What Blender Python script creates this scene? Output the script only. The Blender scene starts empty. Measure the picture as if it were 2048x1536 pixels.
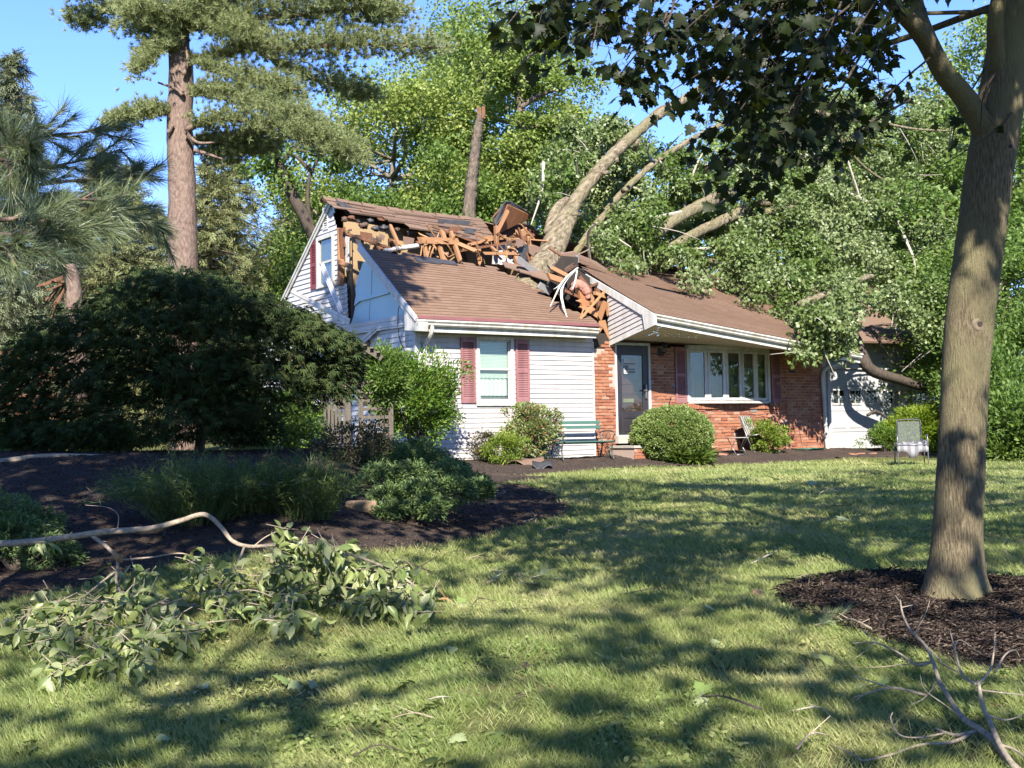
import bpy, math
import numpy as np
from mathutils import Vector, Matrix
SHADE_TREES = [(-8.4, 5.0, 4.0, 1.1, 'shade tree at the far left of the front bed'), (9.4, 5.0, 5.0, 1.05, 'shade tree at the far right of the front lawn')]
OLD = [(-2.6, -5.0, 1.0, 1.05, 'tall shade tree standing behind the viewer'), (-3.6, 2.2, 2.2, .86, 'shade tree standing just left of the viewer'), (-8.2, 5.5, 4.0, .95, 'shade tree at the far left of the front bed'), (9.5, 3.0, 5.0, .9, 'shade tree at the far right of the front lawn'), (-9.5, -3.0, .5, 1.0, 'shade tree far left behind the viewer')]
GRASS_N = 600000

# ------------------------------------------------------------------ camera, sky, sun, exposure
scn = bpy.context.scene
COL = scn.collection
FPX, ROLL = 2400.0, 0.018
CAM = np.array([0.0, 0.0, 0.53])
PIT = math.atan(102 / FPX)
cF = np.array([0, math.cos(PIT), math.sin(PIT)])
_U0 = np.array([0, -math.sin(PIT), math.cos(PIT)])
_R0 = np.array([1.0, 0, 0])
cU = math.cos(ROLL) * _U0 + math.sin(ROLL) * _R0
cR = math.cos(ROLL) * _R0 - math.sin(ROLL) * _U0
cam = bpy.data.objects.new('camera', bpy.data.cameras.new('camera'))
COL.objects.link(cam)
cam.data.sensor_width = 36.0
cam.data.lens = FPX / 2048 * 36.0
cam.data.clip_start = 0.05
cam.data.clip_end = 2000
cam.matrix_world = Matrix(((cR[0], cU[0], -cF[0], CAM[0]), (cR[1], cU[1], -cF[1], CAM[1]), (cR[2], cU[2], -cF[2], CAM[2]), (0, 0, 0, 1)))
scn.camera = cam

SUN_EL = math.radians(37.5)
SUN_AZ = math.atan2(0.06, -1.0)            # clockwise from +Y
to_sun = Vector((math.sin(SUN_AZ) * math.cos(SUN_EL), math.cos(SUN_AZ) * math.cos(SUN_EL), math.sin(SUN_EL)))
world = bpy.data.worlds.new('World')
scn.world = world
world.use_nodes = True
wn = world.node_tree
wn.nodes.clear()
sky = wn.nodes.new('ShaderNodeTexSky')
sky.sky_type = 'NISHITA'
sky.sun_disc = False
sky.sun_elevation = SUN_EL
sky.sun_rotation = SUN_AZ
sky.air_density = 1.0
sky.dust_density = 0.0
sky.ozone_density = 2.5
bg = wn.nodes.new('ShaderNodeBackground')
bg.inputs['Strength'].default_value = 0.092
wo = wn.nodes.new('ShaderNodeOutputWorld')
tint = wn.nodes.new('ShaderNodeMix'); tint.data_type = 'RGBA'; tint.blend_type = 'MULTIPLY'; tint.inputs[0].default_value = 1.0
tint.inputs[7].default_value = (.64, .79, 1.24, 1)          # white balance of the photograph
wn.links.new(sky.outputs[0], tint.inputs[6])
wn.links.new(tint.outputs[2], bg.inputs['Color'])
wn.links.new(bg.outputs[0], wo.inputs['Surface'])
sun = bpy.data.objects.new('sun', bpy.data.lights.new('sun', 'SUN'))
COL.objects.link(sun)
sun.data.energy = 5.0
sun.data.angle = math.radians(0.53)
sun.data.color = (1.0, 0.94, 0.84)
sun.rotation_euler = (-to_sun).to_track_quat('-Z', 'Y').to_euler()
scn.view_settings.view_transform = 'Standard'
scn.view_settings.look = 'None'
scn.view_settings.gamma = 1.0
scn.view_settings.exposure = 1.66
scn.cycles.max_bounces = 6
scn.cycles.transparent_max_bounces = 8
scn.cycles.caustics_reflective = False
scn.cycles.caustics_refractive = False

# ------------------------------------------------------------------ measuring helpers
HA = np.array([-1.887, 23.95, 0.0])           # front left corner of the house on the ground
PHI = math.radians(33.7)
hu = np.array([math.cos(PHI), math.sin(PHI), 0.0])
hv = np.array([-math.sin(PHI), math.cos(PHI), 0.0])


def ray(px, py):
    return cF + (px - 1024) / FPX * cR - (py - 768) / FPX * cU


def PD(px, py, d):
    return CAM + ray(px, py) * d


def to_loc(w):
    w = np.asarray(w) - HA
    return np.array([w @ hu, w @ hv, w[2]])


def to_world(l):
    return HA + l[0] * hu + l[1] * hv + np.array([0, 0, l[2]])


_CL = to_loc(CAM)


def LP(px, py, ax, val):
    d = ray(px, py)
    dl = np.array([d @ hu, d @ hv, d[2]])
    return _CL + dl * ((val - _CL[ax]) / dl[ax])


def LX(px, py, x=0.0): return LP(px, py, 0, x)
def LY(px, py, y=0.0): return LP(px, py, 1, y)


def smooth(t):
    t = np.clip(t, 0, 1)
    return t * t * (3 - 2 * t)


def vnoise(x, y, seed=0):
    x = np.asarray(x, float); y = np.asarray(y, float)
    xi = np.floor(x); yi = np.floor(y)
    fx = smooth(x - xi); fy = smooth(y - yi)

    def h(a, b):
        v = np.sin(a * 127.1 + b * 311.7 + seed * 74.7) * 43758.5453
        return v - np.floor(v)
    return (h(xi, yi) * (1 - fx) + h(xi + 1, yi) * fx) * (1 - fy) + (h(xi, yi + 1) * (1 - fx) + h(xi + 1, yi + 1) * fx) * fy


def ground(X, Y):
    X = np.asarray(X, float); Y = np.asarray(Y, float)
    b = np.interp(Y, [-40, -5, 0, 5, 8, 13, 18, 23, 26, 40, 80, 400], [-1.7, -1.25, -1.1, -.82, -.62, -.47, -.36, -.25, -.22, -.05, .5, 3.0])
    sx = smooth((-X - 0.2) / 2.3)
    b = b + sx * np.interp(Y, [8, 10, 14, 18, 24, 40], [0, .17, .80, .70, .27, .35])
    xl = (X - HA[0]) * hu[0] + (Y - HA[1]) * hu[1]
    yl = (X - HA[0]) * hv[0] + (Y - HA[1]) * hv[1]
    b = b + np.interp(xl, [-3, 0, 10, 13, 20], [0, .22, .2, .12, .08]) * smooth((yl + 2.2) / 2.0) * (1 - sx * .6)
    b = b + .07 * np.exp(-((X - 3.1) ** 2 + (Y - 8.0) ** 2) / .8)
    b = b + (vnoise(X * .9, Y * .9, 3) - .5) * .05 + (vnoise(X * .3, Y * .3, 9) - .5) * .08 * np.clip((Y - 2) / 6, 0, 1) * (1 - smooth((Y - 20) / 4))
    return b


def GP(px, py, h=0.0, dmin=2.0):
    r = ray(px, py)
    d = np.arange(dmin, 90, .01)
    pts = CAM[None] + r[None] * d[:, None]
    below = pts[:, 2] < ground(pts[:, 0], pts[:, 1]) + h
    k = int(np.argmax(below)) if below.any() else len(d) - 1
    return pts[k]


# ------------------------------------------------------------------ objects and meshes
def tag(o, label=None, cat=None, group=None, kind=None):
    if label: o['label'] = label
    if cat: o['category'] = cat
    if group: o['group'] = group
    if kind: o['kind'] = kind
    return o


def empty(name, loc, rz=0.0, label=None, cat=None, group=None):
    o = bpy.data.objects.new(name, None)
    COL.objects.link(o)
    o.location = tuple(float(v) for v in loc)
    o.rotation_euler = (0, 0, rz)
    o.empty_display_size = .2
    return tag(o, label, cat, group)


def mesh_obj(name, V, F, mat, parent=None, smooth_shade=False, loc=None):
    """V (n,3) array; F list of index tuples, or a (m,3) array of triangles."""
    me = bpy.data.meshes.new(name)
    V = np.asarray(V, dtype=np.float32).reshape(-1, 3)
    if isinstance(F, np.ndarray):
        me.vertices.add(len(V)); me.vertices.foreach_set('co', V.ravel())
        k = F.shape[1]
        me.loops.add(F.size); me.loops.foreach_set('vertex_index', F.astype(np.int32).ravel())
        me.polygons.add(len(F))
        me.polygons.foreach_set('loop_start', np.arange(0, F.size, k, dtype=np.int32))
        me.update(calc_edges=True)
    else:
        me.from_pydata(V.tolist(), [], [tuple(f) for f in F])
        me.update()
    if smooth_shade:
        me.polygons.foreach_set('use_smooth', np.ones(len(me.polygons), dtype=bool))
    if mat: me.materials.append(mat)
    o = bpy.data.objects.new(name, me)
    COL.objects.link(o)
    if parent: o.parent = parent
    if loc is not None: o.location = tuple(float(v) for v in loc)
    return o


def copy_tree(o, parent=None):
    c = o.copy()
    COL.objects.link(c)
    if parent: c.parent = parent
    for ch in list(o.children):
        copy_tree(ch, c)
    return c


def nrm(v):
    v = np.asarray(v, float)
    n = np.linalg.norm(v, axis=-1, keepdims=True)
    return v / np.maximum(n, 1e-9)


class MB:
    def __init__(s): s.v = []; s.f = []

    def add(s, vs, fs):
        b = len(s.v)
        s.v.extend([tuple(map(float, p)) for p in vs])
        s.f.extend([tuple(b + i for i in f) for f in fs])
        return s

    def box(s, a, b):
        (x0, y0, z0), (x1, y1, z1) = a, b
        return s.add([(x0, y0, z0), (x1, y0, z0), (x1, y1, z0), (x0, y1, z0), (x0, y0, z1), (x1, y0, z1), (x1, y1, z1), (x0, y1, z1)],
                     [(0, 3, 2, 1), (4, 5, 6, 7), (0, 1, 5, 4), (1, 2, 6, 5), (2, 3, 7, 6), (3, 0, 4, 7)])

    def beam(s, p0, p1, w, h, up=(0, 0, 1), jag=0.0, rng=None):
        p0 = np.array(p0, float); p1 = np.array(p1, float)
        d = nrm(p1 - p0); u = np.array(up, float)
        if abs(d @ u) > .95: u = np.array([0, 1.0, 0])
        sd = nrm(np.cross(d, u)); u = np.cross(sd, d)
        c = [(-w / 2, -h / 2), (w / 2, -h / 2), (w / 2, h / 2), (-w / 2, h / 2)]
        vs = []
        for P, sg in ((p0, -1), (p1, 1)):
            for a, b in c:
                j = d * sg * (rng.random() * jag if rng is not None else 0)
                vs.append(P + sd * a + u * b + j)
        return s.add(vs, [(0, 3, 2, 1), (4, 5, 6, 7), (0, 1, 5, 4), (1, 2, 6, 5), (2, 3, 7, 6), (3, 0, 4, 7)])

    def tube(s, pts, rad, n=7, cap=True):
        V, F = tube_arr(pts, rad, n, cap)
        return s.add(V, F)

    def prism(s, poly, off):
        """solid between polygon and polygon + off"""
        k = len(poly); off = np.array(off, float)
        P = [np.array(p, float) for p in poly]
        fs = [tuple(range(k)), tuple(range(2 * k - 1, k - 1, -1))]
        for i in range(k):
            j = (i + 1) % k
            fs.append((i, k + i, k + j, j))
        return s.add(P + [p + off for p in P], fs)

    def build(s, name, mat, parent=None, sm=False, bevel=0, loc=None):
        o = mesh_obj(name, s.v, s.f, mat, parent, sm, loc)
        if bevel:
            m = o.modifiers.new('edge', 'BEVEL'); m.width = bevel; m.segments = 1; m.limit_method = 'ANGLE'
        return o


def tube_arr(pts, rad, n=7, cap=True, wob=0.0, rng=None):
    pts = np.asarray(pts, float); m = len(pts)
    rad = np.broadcast_to(np.asarray(rad, float), (m,))
    T = nrm(np.gradient(pts, axis=0))
    ref = np.array([0, 0, 1.0]) if abs(T[0][2]) < .9 else np.array([1.0, 0, 0])
    X = nrm(np.cross(T[0], ref))
    a = np.linspace(0, 2 * np.pi, n, endpoint=False)
    V = np.zeros((m, n, 3)); ridge = wob * .8 * (rng.random(n) - .5) if rng is not None else np.zeros(n)
    for i in range(m):
        X = nrm(X - T[i] * (X @ T[i])); Y = np.cross(T[i], X)
        r = rad[i] * (1 + ridge + (wob * (rng.random(n) - .5) if rng is not None else np.zeros(n)))
        V[i] = pts[i] + (np.cos(a) * r)[:, None] * X + (np.sin(a) * r)[:, None] * Y
    F = []
    for i in range(m - 1):
        for j in range(n):
            k = (j + 1) % n
            F.append((i * n + j, i * n + k, (i + 1) * n + k, (i + 1) * n + j))
    if cap:
        F.append(tuple(range(n - 1, -1, -1))); F.append(tuple((m - 1) * n + j for j in range(n)))
    return V.reshape(-1, 3), F


def curve(pts, k=6):
    """Catmull-Rom through pts"""
    P = [np.array(p, float) for p in pts]
    if len(P) < 3: return np.array([P[0] + (P[-1] - P[0]) * t for t in np.linspace(0, 1, k + 1)])
    P = [2 * P[0] - P[1]] + P + [2 * P[-1] - P[-2]]
    out = []
    for i in range(1, len(P) - 2):
        p0, p1, p2, p3 = P[i - 1:i + 3]
        for t in np.linspace(0, 1, k, endpoint=False):
            out.append(.5 * ((2 * p1) + (-p0 + p2) * t + (2 * p0 - 5 * p1 + 4 * p2 - p3) * t * t + (-p0 + 3 * p1 - 3 * p2 + p3) * t ** 3))
    out.append(P[-2])
    return np.array(out)


# leaf templates: (along, side, up) vertices and triangles
T_DIAMOND = (np.array([(0, 0, 0), (.45, .5, .10), (1, 0, -.06), (.45, -.5, .10)]), np.array([(0, 1, 2), (0, 2, 3)]))
T_OVATE = (np.array([(0, 0, 0), (.25, .40, .05), (.58, .46, .06), (.84, .22, 0), (1, 0, -.12), (.84, -.22, 0), (.58, -.46, .06), (.25, -.40, .05), (.5, 0, -.03)]),
           np.array([(0, 8, 1), (1, 8, 2), (2, 8, 3), (3, 8, 4), (4, 8, 5), (5, 8, 6), (6, 8, 7), (7, 8, 0)]))
T_CURL = (np.array([(0, 0, 0), (.22, .42, .16), (.5, .46, .20), (.74, .26, .06), (.92, 0, -.30), (.74, -.26, .06), (.5, -.46, .20), (.22, -.42, .16), (.45, 0, .02)]), T_OVATE[1])
_mh = [(0, 0), (.02, .16), (-.05, .36), (.14, .34), (.22, .58), (.34, .44), (.44, .52), (.50, .24), (.66, .30), (.74, .17), (1.0, 0)]
_mo = _mh + [(a, -b) for a, b in _mh[-2:0:-1]]
T_MAPLE = (np.array([(.32, 0, .04)] + [(a, b, -.10 * abs(b) - .10 * a * a) for a, b in _mo]),
           np.array([(0, i + 1, (i + 1) % len(_mo) + 1) for i in range(len(_mo))]))
T_NEEDLE = (np.array([(0, .5, 0), (0, -.5, 0), (1, 0, 0)]), np.array([(0, 1, 2)]))
_bl = [(0, .5, 0), (0, -.5, 0), (.55, -.4, .0), (.55, .4, .0), (1, 0, -.16)]
T_BLADE = (np.array(_bl), np.array([(0, 1, 2), (0, 2, 3), (3, 2, 4)]))


def _dis():
    V = []; F = []
    for a, l in ((0, 1), (.5, .85), (-.5, .85), (1.05, .6), (-1.05, .6)):
        c, s_ = math.cos(a), math.sin(a); b = len(V)
        V += [(0, 0, 0), (.5 * l * c - .07 * s_, .5 * l * s_ + .07 * c, .02), (l * c, l * s_, -.12 * l), (.5 * l * c + .07 * s_, .5 * l * s_ - .07 * c, .02)]
        F += [(b, b + 1, b + 2), (b, b + 2, b + 3)]
    return np.array(V), np.array(F)


T_DISSECT = _dis()


def _spray(k=6, seed=1, lw=.5, ll=.45):
    r = np.random.default_rng(seed); V = []; F = []
    for i in range(k):
        a = (i / (k - 1)) * .75; sgn = 1 if i % 2 else -1
        ang = sgn * (.7 + .4 * r.random()) * (1 if i < k - 1 else .1)
        c, s_ = math.cos(ang), math.sin(ang); l = ll * (.8 + .4 * r.random()); w = l * lw * .5; b = len(V)
        up = (r.random() - .5) * .3
        for (u, w_, h) in ((0, 0, 0), (.45 * l, w, .03), (l, 0, -.05), (.45 * l, -w, .03)):
            V.append((a + u * c - w_ * s_, u * s_ + w_ * c, h + up * u))
        F += [(b, b + 1, b + 2), (b, b + 2, b + 3)]
    return np.array(V), np.array(F)


T_SPRAY = _spray()
T_SPRAYW = _spray(7, 4, .62, .5)


def leaf_arrays(P, D, N, L, W, tm):
    T, TF = tm
    P = np.asarray(P, float); n = len(P)
    D = nrm(D); S = nrm(np.cross(D, np.asarray(N, float))); Nn = np.cross(S, D)
    L = np.broadcast_to(L, (n,)); W = np.broadcast_to(W, (n,))
    V = P[:, None] + (L[:, None] * T[None, :, 0])[..., None] * D[:, None] + (W[:, None] * T[None, :, 1])[..., None] * S[:, None] + (L[:, None] * T[None, :, 2])[..., None] * Nn[:, None]
    F = (np.arange(n) * len(T))[:, None, None] + TF[None]
    return V.reshape(-1, 3), F.reshape(-1, 3)


def leaves(name, P, D, N, L, W, tm, mat, parent=None):
    V, F = leaf_arrays(P, D, N, L, W, tm)
    return mesh_obj(name, V, F, mat, parent)


def merge(parts):
    Vs = []; Fs = []; b = 0
    for V, F in parts:
        Vs.append(V); Fs.append(F + b); b += len(V)
    return np.concatenate(Vs), np.concatenate(Fs)


def rdir(rng, n, up=0.0):
    v = rng.normal(size=(n, 3)); v = nrm(v); v[:, 2] += up
    return nrm(v)


# ------------------------------------------------------------------ materials
def mk(name):
    m = bpy.data.materials.new(name); m.use_nodes = True
    nt = m.node_tree; nt.nodes.clear()
    out = nt.nodes.new('ShaderNodeOutputMaterial')
    b = nt.nodes.new('ShaderNodeBsdfPrincipled')
    nt.links.new(b.outputs[0], out.inputs[0])
    return m, nt, b, out


def c4(c): return (c[0], c[1], c[2], 1.0)


def mixc(nt, fac, a, b, mode='MIX'):
    n = nt.nodes.new('ShaderNodeMix'); n.data_type = 'RGBA'; n.blend_type = mode
    if isinstance(fac, (int, float)): n.inputs[0].default_value = fac
    else: nt.links.new(fac, n.inputs[0])
    for s, v in ((6, a), (7, b)):
        if isinstance(v, tuple): n.inputs[s].default_value = c4(v)
        else: nt.links.new(v, n.inputs[s])
    return n.outputs[2]


def noise(nt, scale, detail=4, rough=.6, vec=None, stretch=None):
    tc = nt.nodes.new('ShaderNodeTexCoord'); src = tc.outputs['Object']
    if stretch:
        mp = nt.nodes.new('ShaderNodeMapping'); mp.inputs['Scale'].default_value = stretch
        nt.links.new(src, mp.inputs[0]); src = mp.outputs[0]
    n = nt.nodes.new('ShaderNodeTexNoise'); n.inputs['Scale'].default_value = scale
    n.inputs['Detail'].default_value = detail; n.inputs['Roughness'].default_value = rough
    nt.links.new(src, n.inputs['Vector'])
    return n.outputs[0]


def ramp(nt, fac, stops):
    r = nt.nodes.new('ShaderNodeValToRGB'); e = r.color_ramp.elements
    while len(e) < len(stops): e.new(.5)
    for i, (p, c) in enumerate(stops):
        e[i].position = p; e[i].color = c4(c)
    nt.links.new(fac, r.inputs[0])
    return r.outputs[0]


def island(nt):
    g = nt.nodes.new('ShaderNodeNewGeometry')
    return g.outputs['Random Per Island']


def bump(nt, b, h, strength=.4, dist=.01):
    n = nt.nodes.new('ShaderNodeBump'); n.inputs['Strength'].default_value = strength; n.inputs['Distance'].default_value = dist
    nt.links.new(h, n.inputs['Height']); nt.links.new(n.outputs[0], b.inputs['Normal'])


def M(name, c1, c2=None, scale=8, rough=.7, bmp=0.0, bd=.01, stretch=None, spec=.4, isl=None, detail=5, metal=0, grime=0.0):
    """surface whose colour wanders between c1 and c2 with noise; isl = list of colours picked per loose piece"""
    m, nt, b, out = mk(name)
    b.inputs['Roughness'].default_value = rough
    b.inputs['Specular IOR Level'].default_value = spec
    b.inputs['Metallic'].default_value = metal
    nz = noise(nt, scale, detail, .6, stretch=stretch)
    if c2 is None: c2 = tuple(v * .8 for v in c1)
    col = ramp(nt, nz, [(.3, c1), (.7, c2)])
    if isl:
        k = len(isl)
        ic = ramp(nt, island(nt), [((i + .5) / k, c) for i, c in enumerate(isl)])
        col = mixc(nt, .25, ic, col)
    if grime:        # rain streaks and dust on painted surfaces
        g1 = ramp(nt, noise(nt, 3.0, 6, .7, stretch=(2.2, 2.2, .22)), [(.42, (1, 1, 1)), (.66, (1 - grime, 1 - grime * 1.1, 1 - grime * 1.35))])
        col = mixc(nt, 1.0, col, g1, 'MULTIPLY')
    nt.links.new(col, b.inputs['Base Color'])
    if bmp: bump(nt, b, nz, bmp, bd)
    return m


def LEAF(name, cols, trans=.35, rough=.5, spec=.35, patch=0.0, pscale=.5, tcol=None):
    m, nt, b, out = mk(name)
    k = len(cols)
    col = ramp(nt, island(nt), [((i + .5) / k, c) for i, c in enumerate(cols)])
    if patch:
        col = mixc(nt, patch, col, ramp(nt, noise(nt, pscale, 3), [(.35, cols[0]), (.65, cols[-1])]))
    nt.links.new(col, b.inputs['Base Color'])
    b.inputs['Roughness'].default_value = rough
    b.inputs['Specular IOR Level'].default_value = spec
    t = nt.nodes.new('ShaderNodeBsdfTranslucent')
    tc = mixc(nt, .5, col, tcol or (.22, .34, .03))
    nt.links.new(tc, t.inputs['Color'])
    mx = nt.nodes.new('ShaderNodeMixShader'); mx.inputs[0].default_value = trans
    nt.links.new(b.outputs[0], mx.inputs[1]); nt.links.new(t.outputs[0], mx.inputs[2]); nt.links.new(mx.outputs[0], out.inputs[0])
    return m


def BARK(name, c1, c2, c3=None, scale=6, st=(4, 4, .7), bmp=.9, bd=.03):
    m, nt, b, out = mk(name)
    n1 = noise(nt, scale, 8, .65, stretch=st)
    col = ramp(nt, n1, [(.32, c1), (.68, c2)])
    if c3: col = mixc(nt, ramp(nt, noise(nt, 1.6, 4), [(.45, (0, 0, 0)), (.62, (1, 1, 1))]), col, c3)
    nt.links.new(col, b.inputs['Base Color'])
    b.inputs['Roughness'].default_value = .9; b.inputs['Specular IOR Level'].default_value = .15
    bump(nt, b, n1, bmp, bd)
    return m


def PANE(name, tint=(.03, .035, .03), refl=.5):
    m, nt, b, out = mk(name)
    tr = nt.nodes.new('ShaderNodeBsdfTransparent'); tr.inputs[0].default_value = (.82, .86, .83, 1)
    gl = nt.nodes.new('ShaderNodeBsdfGlossy'); gl.inputs['Roughness'].default_value = .03; gl.inputs[0].default_value = (.9, .92, .9, 1)
    mx = nt.nodes.new('ShaderNodeMixShader')
    lw_ = nt.nodes.new('ShaderNodeLayerWeight'); pw = nt.nodes.new('ShaderNodeMath'); pw.operation = 'POWER'; pw.inputs[1].default_value = 3.0; nt.links.new(lw_.outputs['Facing'], pw.inputs[0]); lw = nt.nodes.new('ShaderNodeMath'); lw.operation = 'MULTIPLY_ADD'; lw.inputs[1].default_value = .6; lw.inputs[2].default_value = .05 * (.5 + refl); nt.links.new(pw.outputs[0], lw.inputs[0])
    bump_n = nt.nodes.new('ShaderNodeBump'); bump_n.inputs['Strength'].default_value = .04; bump_n.inputs['Distance'].default_value = .02
    nt.links.new(noise(nt, 1.5, 2), bump_n.inputs['Height']); nt.links.new(bump_n.outputs[0], gl.inputs['Normal'])
    nt.links.new(lw.outputs[0], mx.inputs[0]); nt.links.new(tr.outputs[0], mx.inputs[1]); nt.links.new(gl.outputs[0], mx.inputs[2])
    nt.links.new(mx.outputs[0], out.inputs[0])
    return m


m_white = M('white_trim', (.47, .46, .44), (.40, .39, .37), 3, .5, .0, grime=.28)
m_siding = M('vinyl_siding', (.40, .375, .36), (.345, .32, .305), 2.2, .5, .08, .002, stretch=(1, 1, 6), grime=.14)
m_sidingL = M('vinyl_siding_left', (.46, .455, .46), (.40, .395, .40), 2.2, .5, .08, .002, stretch=(1, 1, 6), grime=.16)  # cooler, lighter copy of the siding for the left wall
m_gutter = M('gutter_metal', (.50, .48, .43), (.42, .40, .355), 1.5, .45, .0, grime=.35)
m_soffit = M('soffit_panel', (.56, .52, .44), (.50, .46, .385), 2, .6)
m_shingle = M('roof_shingle', (.12, .078, .056), (.16, .106, .078), 60, .95, .6, .006, isl=[(.135, .083, .055), (.15, .094, .063), (.165, .106, .072), (.142, .089, .06)], spec=.1)
m_shingle_old = M('roof_shingle_torn', (.11, .07, .052), (.16, .108, .08), 14, .95, .5, .006, isl=[(.115, .075, .055), (.15, .10, .073), (.13, .088, .064)], spec=.1)
m_edge = M('drip_edge_maroon', (.15, .06, .055), (.11, .045, .04), 4, .5)
m_felt = M('roofing_felt', (.02, .02, .022), (.05, .05, .055), 5, .6, .5, .02)
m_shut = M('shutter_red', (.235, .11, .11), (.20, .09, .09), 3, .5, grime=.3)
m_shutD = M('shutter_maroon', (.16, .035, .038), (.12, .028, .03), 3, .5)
m_foam = M('foam_board_blue', (.36, .50, .55), (.42, .55, .58), 1.2, .6, .1, .004)
m_wood = M('fresh_lumber', (.24, .10, .04), (.14, .055, .022), 5, .8, .4, .004, stretch=(1, 6, 6), isl=[(.22, .085, .032), (.16, .06, .022), (.08, .03, .013), (.25, .13, .06), (.12, .075, .055), (.05, .03, .022)])
m_woodD = M('aged_lumber', (.13, .055, .025), (.075, .032, .016), 5, .85, .4, .004, stretch=(6, 6, 1))
m_pale = M('splintered_pine', (.30, .18, .08), (.22, .115, .045), 9, .8, .4, .004)
m_ply = M('roof_plywood', (.27, .11, .04), (.18, .07, .027), 2.5, .8, .3, .004, stretch=(1, 5, 1))
m_tan = M('attic_wallboard', (.27, .185, .095), (.225, .155, .08), 1.2, .85)
m_dark = M('dark_cavity', (.018, .014, .012), (.03, .022, .016), 3, .95)  # near-black that stands in for shade inside openings; also backings, seams, a cable
m_pink = M('pink_insulation', (.34, .18, .13), (.24, .10, .075), 12, 1.0, 1.0, .05)
m_brown_ins = M('attic_insulation', (.13, .08, .055), (.04, .026, .02), 9, 1.0, 1.0, .06)
m_mortar = M('mortar', (.34, .255, .21), (.26, .19, .155), 20, .95, .5, .005)
m_brick = M('red_brick', (.27, .095, .055), (.20, .065, .035), 18, .9, .6, .006, isl=[(.27, .115, .062), (.22, .088, .048), (.30, .14, .078), (.25, .105, .055), (.14, .058, .036), (.27, .125, .068), (.34, .21, .14), (.19, .07, .042)], spec=.2)
m_black = M('storm_door_charcoal', (.028, .026, .03), (.02, .018, .02), 4, .4)
m_inner = M('wood_inner_door', (.10, .03, .015), (.06, .018, .01), 2, .35, .1, .003, stretch=(6, 6, 1))
m_curtain = M('curtain_grey', (.20, .20, .18), (.13, .13, .115), 3, .9)
m_blind = M('window_blind', (.74, .78, .70), (.66, .70, .62), 2, .8)
m_pane = PANE('window_glass', refl=.55)
m_paneD = PANE('dark_glass', refl=.45)
m_brass = M('brass', (.55, .45, .22), (.45, .36, .16), 8, .4, metal=.6)
m_metal = M('aluminium', (.20, .20, .20), (.15, .15, .155), 8, .35, metal=.7)
m_iron = M('bench_iron', (.045, .06, .05), (.03, .04, .035), 12, .5, .3)
m_green = M('bench_green', (.06, .13, .10), (.045, .10, .08), 6, .55, .2, stretch=(1, 9, 9))
m_concrete = M('door_sill_stone', (.36, .33, .28), (.27, .25, .21), 9, .9, .3)
m_garage = M('garage_panel', (.36, .36, .36), (.32, .32, .32), 2, .5)
m_grey = M('grey_plastic', (.16, .15, .15), (.12, .115, .11), 6, .6)
# ------------------------------------------------------------------ ground and mulch beds
def soil_mat():
    m, nt, b, out = mk('lawn_soil')
    c = ramp(nt, noise(nt, 2.2, 6, .7), [(.3, (.07, .08, .025)), (.5, (.11, .12, .04)), (.68, (.20, .17, .085))])
    c2 = ramp(nt, noise(nt, 45, 5, .7), [(.35, (.03, .035, .012)), (.65, (.12, .12, .05))])
    nt.links.new(mixc(nt, .5, c, c2), b.inputs['Base Color'])
    b.inputs['Roughness'].default_value = 1; b.inputs['Specular IOR Level'].default_value = .05
    bump(nt, b, noise(nt, 40, 5), .8, .03)
    return m


def mulch_mat():
    m, nt, b, out = mk('mulch')
    c = ramp(nt, noise(nt, 38, 7, .75), [(.3, (.022, .017, .014)), (.52, (.065, .05, .042)), (.72, (.15, .115, .09))])
    c = mixc(nt, ramp(nt, noise(nt, 1.1, 3), [(.5, (0, 0, 0)), (.75, (.55, .55, .55))]), c, (.13, .09, .066))
    nt.links.new(c, b.inputs['Base Color'])
    b.inputs['Roughness'].default_value = 1; b.inputs['Specular IOR Level'].default_value = .05
    bump(nt, b, noise(nt, 30, 7, .75), 1.0, .05)
    return m


m_soil, m_mulch = soil_mat(), mulch_mat()


def axis(lo, hi, f0, f1, fine, coarse):
    return np.concatenate([np.arange(lo, f0, coarse), np.arange(f0, f1, fine), np.linspace(f1, hi, max(2, int((hi - f1) / coarse)))])


gx = np.concatenate([np.linspace(-400, -20, 20), np.arange(-19, -7, 1.0), np.arange(-7, 16, .2), np.arange(16, 30, 1.0), np.linspace(31, 400, 20)])
gy = np.concatenate([np.linspace(-60, -6, 14), np.arange(-5, 3, 1.0), np.arange(3, 26, .2), np.arange(26, 45, 1.0), np.linspace(46, 800, 30)])
GX, GY = np.meshgrid(gx, gy)
GV = np.stack([GX, GY, ground(GX, GY)], -1).reshape(-1, 3)
nx_, ny_ = len(gx), len(gy)
ii = (np.arange(ny_ - 1)[:, None] * nx_ + np.arange(nx_ - 1)[None]).ravel()
tag(mesh_obj('ground', GV, np.stack([ii, ii + 1, ii + nx_ + 1, ii + nx_], 1), m_soil, smooth_shade=True), kind='structure')


def inside(poly, X, Y):
    poly = np.asarray(poly)[:, :2]; r = np.zeros(np.shape(X), bool)
    j = len(poly) - 1
    for i in range(len(poly)):
        xi, yi = poly[i]; xj, yj = poly[j]
        c = ((yi > Y) != (yj > Y)) & (X < (xj - xi) * (Y - yi) / (yj - yi + 1e-12) + xi)
        r ^= c; j = i
    return r


def edge_dist(poly, X, Y):
    poly = np.asarray(poly)[:, :2]; best = np.full(np.shape(X), 1e9)
    for i in range(len(poly)):
        a = poly[i - 1]; b = poly[i]; d = b - a; L = d @ d + 1e-12
        t = np.clip(((X - a[0]) * d[0] + (Y - a[1]) * d[1]) / L, 0, 1)
        best = np.minimum(best, np.hypot(X - a[0] - t * d[0], Y - a[1] - t * d[1]))
    return best


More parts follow.
